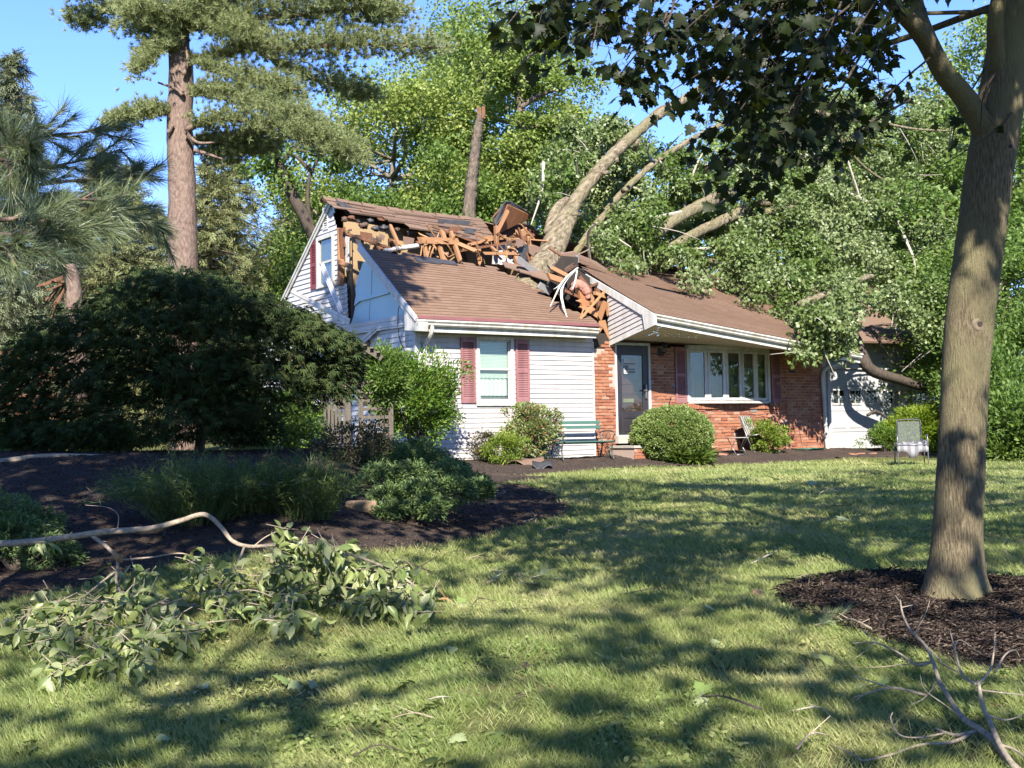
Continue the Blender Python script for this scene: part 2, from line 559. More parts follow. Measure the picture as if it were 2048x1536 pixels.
def close_curve(pts, k=5):
    P = [np.array(p[:2], float) for p in pts]; out = []
    n = len(P)
    for i in range(n):
        p0, p1, p2, p3 = P[i - 1], P[i], P[(i + 1) % n], P[(i + 2) % n]
        for t in np.linspace(0, 1, k, endpoint=False):
            out.append(.5 * ((2 * p1) + (-p0 + p2) * t + (2 * p0 - 5 * p1 + 4 * p2 - p3) * t * t + (-p0 + 3 * p1 - 3 * p2 + p3) * t ** 3))
    return np.array(out)


bed_main = close_curve([GP(*p)[:2] for p in [(1142, 1016), (1105, 1040), (1040, 1058), (960, 1080), (860, 1098), (740, 1108), (600, 1106), (440, 1118), (280, 1150), (140, 1178), (10, 1205)]] +
                       [np.array(p) for p in [(-5.2, 7.6), (-8, 11), (-8.2, 16), (-5.0, 16.4), (-3.4, 16.6), (-2.6, 19), (-2.0, 22.6), (-1.4, 22.9), (-1.0, 20.4)]] +
                       [GP(*p)[:2] for p in [(985, 966), (1085, 982)]])
bed_house = close_curve([to_world(p)[:2] for p in [(-.6, -.9, 0), (.6, -2.2, 0), (2.5, -2.0, 0), (4.6, -1.7, 0), (6.5, -2.1, 0), (8.8, -1.9, 0), (11, -1.7, 0), (13.6, -2.3, 0), (16.5, -2.0, 0), (17, -.4, 0), (14, .6, 0), (8, .3, 0), (2, .3, 0), (-.5, .3, 0)]])
bed_tree = close_curve([GP(*p)[:2] for p in [(1556, 1200), (1600, 1168), (1720, 1153), (1860, 1152), (2050, 1168), (2250, 1190), (2330, 1260), (2200, 1330), (2040, 1345), (1900, 1322), (1760, 1290), (1640, 1245)]])
bed_neck = close_curve([to_world(p)[:2] for p in [(-.6, -1.0, 0), (.9, -1.9, 0), (.6, -3.6, 0), (-1.2, -4.4, 0), (-1.9, -2.5, 0)]])
BEDS = [bed_main, bed_house, bed_tree, bed_neck]


def mulch_bed(name, poly, step, lift=.035):
    lo = poly.min(0) - step; hi = poly.max(0) + step
    x = np.arange(lo[0], hi[0], step); y = np.arange(lo[1], hi[1], step)
    X, Y = np.meshgrid(x, y)
    wob = (vnoise(X * 5, Y * 5, 4) - .5) * .14 + (vnoise(X * 14, Y * 14, 8) - .5) * .07
    sd = edge_dist(poly, X, Y) * np.where(inside(poly, X, Y), 1, -1) + wob
    Z = ground(X, Y) + np.clip(sd * .6, -.05, 1) * 1.0
    Z = np.minimum(Z, ground(X, Y) + lift) + (vnoise(X * 22, Y * 22, 5) - .5) * .03 * (sd > 0) + (vnoise(X * 4, Y * 4, 6) - .5) * .03
    keep = sd > -.06
    nx, ny = len(x), len(y)
    q = (np.arange(ny - 1)[:, None] * nx + np.arange(nx - 1)[None]).ravel()
    Fq = np.stack([q, q + 1, q + nx + 1, q + nx], 1)
    Fq = Fq[keep.ravel()[Fq].all(1)]
    used = np.unique(Fq); mp = np.full(nx * ny, -1); mp[used] = np.arange(len(used))
    V = np.stack([X, Y, Z], -1).reshape(-1, 3)[used]
    tag(mesh_obj(name, V, mp[Fq], m_mulch, smooth_shade=False), kind='structure')


mulch_bed('mulch_bed', bed_main, .06)
mulch_bed('mulch_bed', bed_house, .08, .04)
mulch_bed('mulch_bed', bed_tree, .035, .03)
mulch_bed('mulch_bed', bed_neck, .08, .03)

# bark chips on the beds
rng = np.random.default_rng(5)
Pc = []
for poly, n in ((bed_main, 30000), (bed_tree, 22000), (bed_house, 9000)):
    lo = poly.min(0); hi = poly.max(0)
    q = lo + rng.random((n * 3, 2)) * (hi - lo)
    q = q[inside(poly, q[:, 0], q[:, 1]) & (q[:, 1] < 26)][:n]
    Pc.append(np.c_[q, ground(q[:, 0], q[:, 1]) + .045])
Pc = np.concatenate(Pc); n = len(Pc)
D = rdir(rng, n); D[:, 2] *= .3
m_chip = M('bark_chips', (.05, .032, .025), (.03, .02, .016), 20, 1, isl=[(.02, .016, .014), (.05, .038, .032), (.10, .075, .06), (.17, .13, .10), (.04, .031, .027)], spec=.05)
tag(leaves('bark_chips', Pc, D, rdir(rng, n, 1.5), rng.uniform(.012, .045, n) * np.where(rng.random(n) < .15, 2.2, 1), rng.uniform(.004, .011, n), T_DIAMOND, m_chip), kind='stuff')

# ------------------------------------------------------------------ house
house = empty('house', HA, PHI, 'white sided house with brick front and brown roof smashed open by the fallen tree', 'house')
rng = np.random.default_rng(11)


def clip(poly, ax, val, keep_above):
    out = []; n = len(poly)
    for i in range(n):
        a, b = poly[i], poly[(i + 1) % n]
        da, db = (a[ax] - val), (b[ax] - val)
        if not keep_above: da, db = -da, -db
        if da >= 0: out.append(a)
        if (da >= 0) != (db >= 0):
            t = da / (da - db); out.append(tuple(a[k] + (b[k] - a[k]) * t for k in range(2)))
    return out


def siding(name, poly, fn, mat, course=.102, lap=.020, holes=(), z0=None, parent=house, skew=None):
    """lap siding over a convex polygon in (a,z); fn(a, z, out) -> local point"""
    mb = MB(); zs = [p[1] for p in poly]
    z = min(zs) if z0 is None else z0
    while z < max(zs):
        band = clip(clip(poly, 1, z, True), 1, z + course, False) if True else poly
        pieces = [band] if len(band) > 2 else []
        for (a0, b0, a1, b1) in holes:
            nxt = []
            for p in pieces:
                for q in (clip(p, 0, a0, False), clip(p, 0, a1, True)):
                    if len(q) > 2: nxt.append(q)
                mid = clip(clip(p, 0, a0, True), 0, a1, False)
                if len(mid) > 2:
                    for q in (clip(mid, 1, b0, False), clip(mid, 1, b1, True)):
                        if len(q) > 2: nxt.append(q)
            pieces = nxt
        for p in pieces:
            if max(q[1] for q in p) - min(q[1] for q in p) < 1e-4: continue
            vs = [fn(a, zz, lap * (1 - (zz - z) / course) + .002) for a, zz in p]
            mb.add(vs, [tuple(range(len(vs)))])
            lowp = [q for q in p if q[1] < z + 1e-6]
            if len(lowp) >= 2:
                a0, a1 = min(q[0] for q in lowp), max(q[0] for q in lowp)
                mb.add([fn(a0, z, lap + .002), fn(a1, z, lap + .002), fn(a1, z + .002, -.004), fn(a0, z + .002, -.004)], [(0, 1, 2, 3)])
        z += course
    return mb.build(name, mat, parent)


def fnF(a, z, o): return (a, -o, z)
def fnL(a, z, o): return (-o, a, z)


# front siding wall of the left wing
WIN = (1.44, 1.24, 2.24, 2.52)
siding('front_siding', [(.06, .06), (4.42, -.02), (4.42, 2.76), (.06, 2.76)], fnF, m_siding, holes=[WIN], z0=-.02)
mb = MB(); mb.box((-.05, -.03, -.15), (.07, .02, 2.74)); mb.box((-.03, -.02, -.15), (.0, .10, 2.90)); mb.build('corner_post', m_white, house)
MB().box((4.40, -.022, -.1), (4.44, .0, 2.55)).build('corner_post', m_white, house)
# foundation strip and wall backing (keeps daylight out)
MB().box((.13, .22, -.6), (11.72, .30, 2.62)).build('wall_backing', m_dark, house)
MB().box((.03, .17, -.6), (.12, 8.2, 2.9)).build('wall_backing', m_dark, house)
MB().box((.0, .0, -.5), (4.4, .029, .0)).build('foundation', m_concrete, house)


def window_unit(x0, z0, x1, z1, curtain=True):
    fr = MB(); t = .075
    fr.box((x0, -.045, z0), (x0 + t, .06, z1)); fr.box((x1 - t, -.045, z0), (x1, .06, z1))
    fr.box((x0 + t, -.045, z1 - t), (x1 - t, .06, z1)); fr.box((x0 - .02, -.06, z0 - .06), (x1 + .02, .06, z0 + .05))
    w = fr.build('window', m_white, house, bevel=.006)
    zm = (z0 + z1) / 2 + .01; s = MB(); q = .035
    for (a, b, y) in ((z0 + .05, zm + .02, .02), (zm - .02, z1 - t, .0)):
        s.box((x0 + t, y, a), (x0 + t + q, y + .03, b)); s.box((x1 - t - q, y, a), (x1 - t, y + .03, b))
        s.box((x0 + t + q, y, a), (x1 - t - q, y + .03, a + q)); s.box((x0 + t + q, y, b - q), (x1 - t - q, y + .03, b))
    s.build('sash', m_white, w, bevel=.004)
    MB().box((x0 + t, .026, z0 + .05), (x1 - t, .030, z1 - t)).build('pane', m_pane, w)
    b = MB(); n = 26
    for i in range(n):
        zz = z1 - t - .02 - i * (z1 - zm) * 1.12 / n
        b.add([(x0 + t, .075, zz), (x1 - t, .075, zz), (x1 - t, .079, zz - .024), (x0 + t, .079, zz - .024)], [(0, 1, 2, 3)])
    b.build('blind', m_blind, w)
    c = MB()
    for i in range(24):
        xa = x0 + t + (x1 - x0 - 2 * t) * i / 24; xb = x0 + t + (x1 - x0 - 2 * t) * (i + 1) / 24
        ya = .115 + .012 * math.sin(i * 1.9); yb = .115 + .012 * math.sin((i + 1) * 1.9)
        c.add([(xa, ya, z0 + .16), (xb, yb, z0 + .16), (xb, yb, zm - .12), (xa, ya, zm - .12)], [(0, 1, 2, 3)])
    c.build('curtain', m_blind, w)
    MB().box((x0 + t, .14, z0), (x1 - t, .15, z1)).build('room_behind', m_curtain, w)
    return w


def shutter(a0, z0, a1, z1, fn, mat):
    mb = MB(); st = .05; n = 30
    zm = z0 + (z1 - z0) * .5

    def bx(a, b, c, d, o0, o1):
        P = [fn(a, c, o0), fn(b, c, o0), fn(b, d, o0), fn(a, d, o0), fn(a, c, o1), fn(b, c, o1), fn(b, d, o1), fn(a, d, o1)]
        mb.add(P, [(0, 1, 2, 3), (7, 6, 5, 4), (0, 4, 5, 1), (1, 5, 6, 2), (2, 6, 7, 3), (3, 7, 4, 0)])
    bx(a0, a0 + st, z0, z1, .012, .045); bx(a1 - st, a1, z0, z1, .012, .045)
    for c, d in ((z0, z0 + .10), (zm - .04, zm + .04), (z1 - .10, z1)): bx(a0 + st, a1 - st, c, d, .012, .043)
    for c, d in ((z0 + .10, zm - .04), (zm + .04, z1 - .10)):
        k = int((d - c) / .036)
        for i in range(k):
            za = c + (d - c) * i / k; zb = c + (d - c) * (i + 1) / k
            P = [fn(a0 + st, za, .040), fn(a1 - st, za, .040), fn(a1 - st, zb, .018), fn(a0 + st, zb, .018)]
            mb.add(P, [(0, 1, 2, 3)])
            mb.add([fn(a0 + st, za, .040), fn(a1 - st, za, .040), fn(a1 - st, za, .018), fn(a0 + st, za, .018)], [(3, 2, 1, 0)])
    return mb.build('shutter', mat, house)


window_unit(1.38, 1.20, 2.30, 2.59)
shutter(1.0, 1.2, 1.35, 2.55, fnF, m_shut)
shutter(2.35, 1.2, 2.70, 2.55, fnF, m_shut)

# brick front: every brick is modelled, some clinkers stand proud
def bricks(name, x0, x1, z0, z1, holes=(), ragged_top=None, y=.0, bl=.205, bh=.072, keep=None):
    mb = MB(); r = 0; z = z0
    while z < z1:
        off = (r % 2) * bl / 2; x = x0 - off
        while x < x1:
            a, b = max(x, x0), min(x + bl * rng.uniform(.97, 1.03), x1)
            c, d = z, z + bh - .014
            x += bl
            if b - a < .03: continue
            pcs = [(a, b - .012)]
            for (ha, hc, hb, hd) in holes:
                if d > hc and c < hd:
                    nx = []
                    for (p, q) in pcs:
                        if q <= ha or p >= hb: nx.append((p, q)); continue
                        if p < ha: nx.append((p, ha))
                        if q > hb: nx.append((hb, q))
                    pcs = nx
            for (p, q) in pcs:
                if q - p < .025: continue
                if keep and not keep((p + q) / 2, (c + d) / 2): continue
                o = rng.normal() * .004 + (.014 if rng.random() < .06 else 0)
                j = rng.normal(size=8) * .0025
                yy = y - .012 - o
                mb.add([(p + j[0], yy, c + j[1]), (q + j[2], yy, c + j[3]), (q + j[4], yy, d + j[5]), (p + j[6], yy, d + j[7]), (p, y + .012, c), (q, y + .012, c), (q, y + .012, d), (p, y + .012, d)],
                       [(0, 1, 2, 3), (0, 4, 5, 1), (1, 5, 6, 2), (2, 6, 7, 3), (3, 7, 4, 0)])
        z += bh; r += 1
    return mb.build(name, m_brick, house)


DOOR = (5.03, .40, 6.05, 2.56)
BAY = (7.16, 1.22, 9.82, 2.50)


def keep_pillar(x, z):
    if z > 2.22 and x < 4.62 + (z - 2.22) * .3: return False
    if z > 2.40 and x > 4.95: return False
    return not (1.6 < z < 2.05 and x > 4.93)


bricks('brick_pillar', 4.45, 5.03, -.15, 2.58, keep=keep_pillar, y=-.004)
bricks('brick_wall', 6.06, 11.74, -.15, 2.50, holes=[BAY], keep=lambda x, z: not (z > 2.44 and 6.5 < x < 10 and rng.random() < .5))
MB().box((4.44, .004, -.3), (5.03, .028, 2.40)).build('mortar_bed', m_mortar, house)
mb = MB(); mb.box((6.05, .002, -.3), (BAY[0], .028, 2.46)); mb.box((BAY[2], .002, -.3), (11.75, .028, 2.50)); mb.box((BAY[0], .002, -.3), (BAY[2], .028, BAY[1])); mb.build('mortar_bed', m_mortar, house)
mb = MB()   # soldier course sill under the bay window
x = 6.6
while x < 10.4:
    mb.box((x, -.05 - rng.random() * .01, 1.06), (x + .062, .0, 1.19)); x += .074
mb.build('brick_sill', m_brick, house)
MB().box((11.73, .03, -.3), (11.90, 1.0, 2.5)).build('wall_return', m_siding, house)
# odd pale and grey bricks
for (x, z, mt) in ((9.16, .98, m_grey), (6.72, 1.55, m_grey), (10.55, 1.95, m_black), (8.6, .42, m_mortar), (6.95, .66, m_mortar), (10.2, .72, m_mortar)):
    MB().box((x, -.026, z), (x + .21, .0, z + .062)).build('clinker_brick', mt, house)

# front door: white casing, charcoal storm door, wooden door behind
mb = MB(); mb.box((DOOR[0], -.03, DOOR[1]), (DOOR[0] + .05, .10, DOOR[3])); mb.box((DOOR[2] - .06, -.035, DOOR[1]), (DOOR[2], .10, DOOR[3])); mb.box((DOOR[0] + .05, -.035, DOOR[3] - .06), (DOOR[2] - .06, .10, DOOR[3]))
mb.build('door_casing', m_white, house, bevel=.005)
sd = MB(); xa, xb, za, zb = DOOR[0] + .05, DOOR[2] - .06, .46, DOOR[3] - .06
g = (xa + .15, 1.02, xb - .15, zb - .22)
sd.box((xa, .0, za), (g[0], .04, zb)); sd.box((g[2], .0, za), (xb, .04, zb)); sd.box((g[0], .0, g[3]), (g[2], .04, zb)); sd.box((g[0], .0, za), (g[2], .04, g[1]))
sd.box((g[0] + .03, -.012, za + .1), (g[2] - .03, -.0005, za + .16)); sd.box((g[0] + .03, -.012, g[1] - .16), (g[2] - .03, -.0005, g[1] - .1))
door = sd.build('storm_door', m_black, house, bevel=.006)
MB().box((g[0], .018, g[1]), (g[2], .022, g[3])).build('door_glass', m_pane, door)
MB().box((xb - .11, -.05, 1.30), (xb - .07, -.0005, 1.62)).box((xb - .17, -.075, 1.47), (xb - .07, -.052, 1.50)).build('door_handle', m_metal, door, bevel=.006)
pan = MB(); pan.box((xa, .10, za), (xb, .14, zb))
for (a, b, c, d) in ((xa + .18, 1.08, xb - .18, 1.30), (xa + .18, 1.62, xb - .18, 1.68), (xa + .18, 1.40, xb - .18, 1.46)): pan.box((a, .085, b), (c, .0995, d))
inner = pan.build('inner_door', m_inner, house, bevel=.008)
mb = MB(); mb.box((5.32, .07, 1.22), (5.62, .084, 1.235)); mb.box((5.32, .07, 1.27), (5.62, .084, 1.30)); mb.box((5.32, .075, 1.235), (5.62, .080, 1.27)); mb.build('mail_slot', m_brass, inner)
sg = MB().box((5.30, .012, 1.86), (5.64, .0165, 2.20)).build('door_sign', m_white, door)
mb = MB(); mb.box((5.31, .008, 2.07), (5.63, .0115, 2.10))
for k in range(3): mb.box((5.44 if k < 2 else 5.31, .008, 1.895 + k * .055 if k < 2 else 1.88), (5.63, .0115, 1.92 + k * .055 if k < 2 else 1.892))
mb.box((5.31, .008, 1.94), (5.43, .0115, 2.05)); mb.build('flag_stripes', m_grey, sg)
MB().box((5.0, -.12, .30), (6.1, .03, .46)).build('door_threshold', m_concrete, house)
MB().box((5.02, -.10, .462), (6.06, .0, .485)).build('threshold_strip', m_white, house)
stp = MB(); stp.box((4.75, -.95, -.3), (6.35, -.13, .20)); stp.build('door_step', m_mortar, house)
bricks('step_bricks', 4.75, 6.35, -.10, .16, y=-.952)
MB().box((4.72, -.99, .205), (6.38, -.125, .255)).build('step_slab', m_concrete, house)
# wall lamp
lmp = MB(); lmp.box((6.30, -.04, 2.28), (6.40, .0, 2.46)); lmp.tube([(6.35, -.02, 2.32), (6.35, -.10, 2.28), (6.35, -.15, 2.34)], .012)
lmp.tube([(6.35, -.15, 2.33), (6.35, -.15, 2.36)], [.05, .07], 6); lmp.tube([(6.35, -.15, 2.52), (6.35, -.15, 2.60)], [.10, .015], 6)
for k in range(6):
    a = k * math.pi / 3; lmp.tube([(6.35 + .06 * math.cos(a), -.15 + .06 * math.sin(a), 2.36), (6.35 + .09 * math.cos(a), -.15 + .09 * math.sin(a), 2.52)], .006, 4)
lamp = lmp.build('wall_lamp', m_black, house)
MB().tube([(6.35, -.15, 2.36), (6.35, -.15, 2.52)], [.052, .082], 6).build('lamp_glass', m_pane, lamp)

# bay (bow) window of five lights
cxb, half, dep = (BAY[0] + BAY[2]) / 2, (BAY[2] - BAY[0]) / 2, .19
arc = []
for i in range(6):
    t = -1 + 2 * i / 5
    arc.append((cxb + half * t * .985, -dep * (1 - abs(t) ** 2.2) - .01))
fr = MB()
for (z0_, z1_, o) in ((BAY[1] - .03, BAY[1] + .02, .03), (BAY[3] - .05, BAY[3] + .05, .06)):
    P = [(BAY[0] - .02, .02, z0_)] + [(a, b - o, z0_) for a, b in arc] + [(BAY[2] + .02, .02, z0_)]
    fr.prism(P, (0, 0, z1_ - z0_))
fr.box((BAY[0] - .02, -.05, BAY[1]), (BAY[0] + .03, .02, BAY[3])); fr.box((BAY[2] - .05, -.05, BAY[1]), (BAY[2] + .02, .02, BAY[3]))
bay = fr.build('bay_window', m_white, house)
for i in range(5):
    (a0, b0), (a1, b1) = arc[i], arc[i + 1]
    p0, p1 = np.array([a0, b0, 0]), np.array([a1, b1, 0]); e = nrm(p1 - p0); L = np.linalg.norm(p1 - p0); nn = np.array([e[1], -e[0], 0])
    s = MB(); w = .085; z0_, z1_ = BAY[1] + .032, BAY[3] - .052

    def sb(u0, u1, c, d, th=.05):
        q = [p0 + e * u0, p0 + e * u1, p0 + e * u1 - nn * th, p0 + e * u0 - nn * th]
        s.prism([tuple(v + np.array([0, 0, c])) for v in q], (0, 0, d - c))
    sb(.004, w, z0_, z1_); sb(L - w, L - .004, z0_, z1_); sb(w, L - w, z0_, z0_ + .07); sb(w, L - w, z1_ - .07, z1_)
    so = s.build('sash', m_white, bay, bevel=.006)
    q = [p0 + e * w - nn * .025, p0 + e * (L - w) - nn * .025]
    MB().prism([tuple(q[0] + [0, 0, z0_ + .07]), tuple(q[1] + [0, 0, z0_ + .07]), tuple(q[1] + [0, 0, z1_ - .07]), tuple(q[0] + [0, 0, z1_ - .07])], tuple(-nn * .004)).build('pane', m_paneD, bay)
cu = MB(); n = 120
for i in range(n):
    xa = BAY[0] + (BAY[2] - BAY[0]) * i / n; xb = BAY[0] + (BAY[2] - BAY[0]) * (i + 1) / n

    def yc(x):
        t = (x - cxb) / half
        return -dep * (1 - min(1, abs(t)) ** 2.2) * .8 + .14 + .022 * math.sin(x * 38) + .012 * math.sin(x * 91)
    cu.add([(xa, yc(xa), BAY[1]), (xb, yc(xb), BAY[1]), (xb, yc(xb), BAY[3]), (xa, yc(xa), BAY[3])], [(0, 1, 2, 3)])
cu.build('curtain', m_curtain, bay)
shutter(6.79, 1.2, 7.12, 2.50, fnF, m_shut)
shutter(9.90, 1.2, 10.23, 2.50, fnF, m_shut)
MB().tube(curve([(6.60, -.03, 1.05), (6.60, -.06, 1.30), (6.55, -.14, 1.36), (6.48, -.18, 1.31)]), .012, 6).build('plant_hook', m_shut, house)
MB().box((9.72, -.20, 1.14), (9.86, -.05, 1.19)).build('sill_wrap_torn', m_black, house)

# ---- left gable wall (x = 0)
pk = LX(655, 396, -.02)
def lx(px, py): p = LX(px, py); return (p[1], p[2])
siding('gable_siding', [(3.55, 3.95), (7.4, 3.0), (7.6, 3.05), (3.93, 5.93), (3.72, 5.50), (3.55, 5.20)], fnL, m_sidingL, course=.115, holes=[(3.74, 4.06, 4.66, 5.20)], z0=2.95)
siding('gable_siding_lower', [(3.05, 2.95), (8.1, 2.95), (7.3, 3.3), (3.55, 4.0), (3.12, 3.95)], fnL, m_sidingL, course=.115, z0=2.95)
siding('side_siding', [(.06, -.1), (8.2, .2), (8.2, 2.95), (.06, 2.95)], fnL, m_sidingL, course=.112, holes=[(2.42, 1.25, 3.25, 2.62), (5.5, 1.25, 6.3, 2.6)], z0=-.1)
MB().prism([(.03, 3.6, 2.9), (.03, 8.1, 2.9), (.03, 3.95, 5.85)], (.04, 0, 0)).build('gable_backing', m_dark, house)
# blue foam board laid bare under the rake
fm = [lx(*p) for p in [(727, 523), (740, 524), (766, 560), (800, 612), (824, 642), (822, 648), (694, 664), (705, 640), (713, 604), (711, 578), (714, 560)]]
MB().prism([(-.004, a, z) for a, z in fm], (.03, 0, 0)).build('foam_board', m_foam, house)
fm2 = [lx(*p) for p in [(655, 407), (668, 412), (669, 425), (664, 432), (650, 412)]]
MB().prism([(-.006, a, z) for a, z in fm2], (.02, 0, 0)).build('foam_board', m_foam, house)
bent = [lx(*p) for p in [(716, 590), (745, 592), (782, 583), (781, 587), (745, 597), (722, 603), (712, 612)]]
MB().prism([(-.05, a, z) for a, z in bent], (.035, 0, 0)).build('bent_foam_sheet', m_foam, house)
for seam in (((745, 530), (743, 590)), ((741, 598), (738, 655))):
    a, b = lx(*seam[0]), lx(*seam[1]); MB().beam((-.006, a[0], a[1]), (-.006, b[0], b[1]), .006, .006).build('foam_seam', m_dark, house)
# loosened siding strips
def strip(name, p0, p1, w_px, mat, x0=-.05, x1=-.05, th=.012):
    a = LX(p0[0], p0[1], x0); b = LX(p1[0], p1[1], x1); k = w_px / FPX * 25.5
    d = nrm(b - a); up = nrm(np.cross(d, np.array([1.0, .15, 0]))) * k
    ln = MB()
    ln.prism([tuple(a), tuple(b), tuple(b + up), tuple(a + up)], (th, 0, 0))
    ln.prism([tuple(a + up * .45 + [-.012, 0, 0]), tuple(b + up * .45 + [-.012, 0, 0]), tuple(b + up * .55 + [-.012, 0, 0]), tuple(a + up * .55 + [-.012, 0, 0])], (.010, 0, 0))
    return ln.build(name, mat, house)


strip('loose_siding_strip', (690, 664), (826, 641), 14, m_sidingL, -.09, -.03)
strip('loose_siding_strip', (684, 671), (822, 652), 9, m_sidingL, -.16, -.04)
strip('fallen_corner_trim', (640, 534), (680, 632), 15, m_sidingL, -.22, -.30)
strip('fallen_fascia_strip', (582, 590), (698, 650), 13, m_white, -.25, -.35)
strip('bent_gutter_strip', (724, 690), (752, 664), 13, m_white, -.12, -.10)
# gable window, shutter and vent
gw = MB(); a0, z0_, a1, z1_ = 3.74, 4.06, 4.66, 5.20
for (a, b, c, d) in ((a0, a0 + .09, z0_, z1_), (a1 - .09, a1, z0_, z1_), (a0 + .09, a1 - .09, z1_ - .09, z1_), (a0 - .02, a1 + .02, z0_ - .06, z0_)): gw.box((-.05, a, c), (.03, b, d))
gwin = gw.build('window', m_white, house, bevel=.005)
s = MB(); zm = 4.58
for (a, b, c, d) in ((a0 + .09, a1 - .09, zm - .025, zm + .025), (a0 + .09, a0 + .13, z0_, z1_ - .09), (a1 - .13, a1 - .09, z0_, z1_ - .09), (a0 + .13, a1 - .13, z0_, z0_ + .05)): s.box((-.02, a, c), (.02, b, d))
s.build('sash', m_white, gwin)
MB().box((.005, a0 + .09, z0_), (.009, a1 - .09, z1_ - .09)).build('pane', m_paneD, gwin)
MB().box((.022, a0 + .09, z0_), (.028, a1 - .09, z1_ - .09)).build('blind', m_curtain, gwin)
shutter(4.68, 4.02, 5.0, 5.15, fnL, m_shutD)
vt = MB(); v0, v1, w0, w1 = 4.05, 4.32, 5.32, 5.84
vt.box((-.03, v0, w0), (.0, v0 + .04, w1)); vt.box((-.03, v1 - .04, w0), (.0, v1, w1)); vt.box((-.03, v0 + .04, w0), (.0, v1 - .04, w0 + .04)); vt.box((-.03, v0 + .04, w1 - .04), (.0, v1 - .04, w1))
for k in range(8):
    zz = w0 + .06 + k * .053; vt.add([(-.028, v0 + .04, zz), (-.028, v1 - .04, zz), (-.004, v1 - .04, zz + .03), (-.004, v0 + .04, zz + .03)], [(0, 1, 2, 3)])
vent = vt.build('gable_vent', m_white, house)
MB().box((-.0025, v0 + .04, w0 + .04), (-.001, v1 - .04, w1 - .04)).build('vent_gap', m_dark, vent)
# lower side windows with maroon shutters
for (a0, z0_, a1, z1_) in ((2.42, 1.25, 3.25, 2.62), (5.5, 1.25, 6.3, 2.6)):
    q = MB()
    for (a, b, c, d) in ((a0, a0 + .08, z0_, z1_), (a1 - .08, a1, z0_, z1_), (a0 + .08, a1 - .08, z1_ - .08, z1_), (a0 + .08, a1 - .08, z0_, z0_ + .06), (a0 + .08, a1 - .08, 1.93, 1.98)): q.box((-.03, a, c), (.03, b, d))
    w = q.build('window', m_white, house)
    MB().box((.005, a0 + .08, z0_ + .06), (.009, a1 - .08, z1_ - .08)).build('pane', m_paneD, w)
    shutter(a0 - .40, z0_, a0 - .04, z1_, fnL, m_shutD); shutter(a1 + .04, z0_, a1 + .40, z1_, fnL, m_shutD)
# rake boards
def rake(name, a, b, w=.15, th=.03, mat=m_white):
    a, b = np.array(a, float), np.array(b, float); d = nrm(b - a); dn = nrm(np.cross(d, [1, 0, 0])); dn = dn if dn[2] < 0 else -dn
    mb = MB(); mb.prism([tuple(a), tuple(b), tuple(b + dn * w), tuple(a + dn * w)], (-th, 0, 0))
    mb.prism([tuple(a + [-th - .001, 0, 0]), tuple(b + [-th - .001, 0, 0]), tuple(b + dn * w * .45 + [-th - .001, 0, 0]), tuple(a + dn * w * .45 + [-th - .001, 0, 0])], (-.022, 0, 0))
    return mb.build(name, mat, house)


rake('rake_board', (-.19, -.42, 2.86), (-.19, 2.08, 4.70), .17)
MB().prism([(-.22, -.46, 2.60), (-.22, .10, 2.66), (-.22, .10, 3.0), (-.22, -.40, 2.84), (-.22, -.5, 2.74)], (.21, 0, 0)).build('eave_return', m_white, house)
rake('rake_board', (-.03, 3.86, 5.97), (-.03, 8.6, 2.6), .13)

# ---- roof surfaces
def shingles(name, S, W, H, mat, course=.118, tab=.27, keep=None, parent=house, lift=.014, wild=0.0, seed=3):
    """S(u, v) -> local point, u metres along, v metres up the slope (0..H)"""
    r = np.random.default_rng(seed); mb = MB(); k = 0; v = 0.0
    while v < H:
        u = -r.random() * tab
        while u < W:
            un = u + tab * r.uniform(.75, 1.25); a, b = max(0, u), min(W, un); u = un
            if b - a < .03: continue
            if keep and not keep((a + b) / 2, v + course / 2): continue
            v1 = min(v + course * 1.15, H); o = lift * (1 if wild == 0 else r.uniform(.8, 1.5)); dv = r.normal() * .003 + (-abs(r.normal()) * wild * course)
            w1 = wild * .03 * r.random(); w2 = wild * .03 * r.random()
            p = [np.array(S(*q)) for q in ((a, v + dv), (b - .001, v + dv), (b - .001, v1), (a, v1))]
            nn = nrm(np.cross(p[1] - p[0], p[3] - p[0]))
            mb.add([p[0] + nn * (o + w1), p[1] + nn * (o + w2), p[2] + nn * .002, p[3] + nn * .002, p[0] - nn * .002, p[1] - nn * .002], [(0, 1, 2, 3), (0, 4, 5, 1)])
        v += course; k += 1
    return mb.build(name, mat, parent)


SL = .72; HYP = math.sqrt(1 + SL * SL)
def S_low(u, v):
    y = -.43 + v / HYP
    sag = -.12 * math.exp(-((u - 4.3) ** 2) / 2.0) * smooth(y + .4) - .05 * smooth((y - .5) / 1.4) * smooth((u - .3) / 2)
    return (-.20 + u, y, 2.83 + (y + .43) * SL + sag)


def keep_low(u, v):
    x = u - .2; y = -.43 + v / HYP
    lim = np.interp(x, [-.3, 0, 1.6, 3.0, 3.35, 3.65, 3.95, 4.3, 4.6], [2.05, 1.95, 1.82, 1.78, 1.66, 1.10, .62, .0, -.3])
    return y < lim + .06 * math.sin(x * 9)


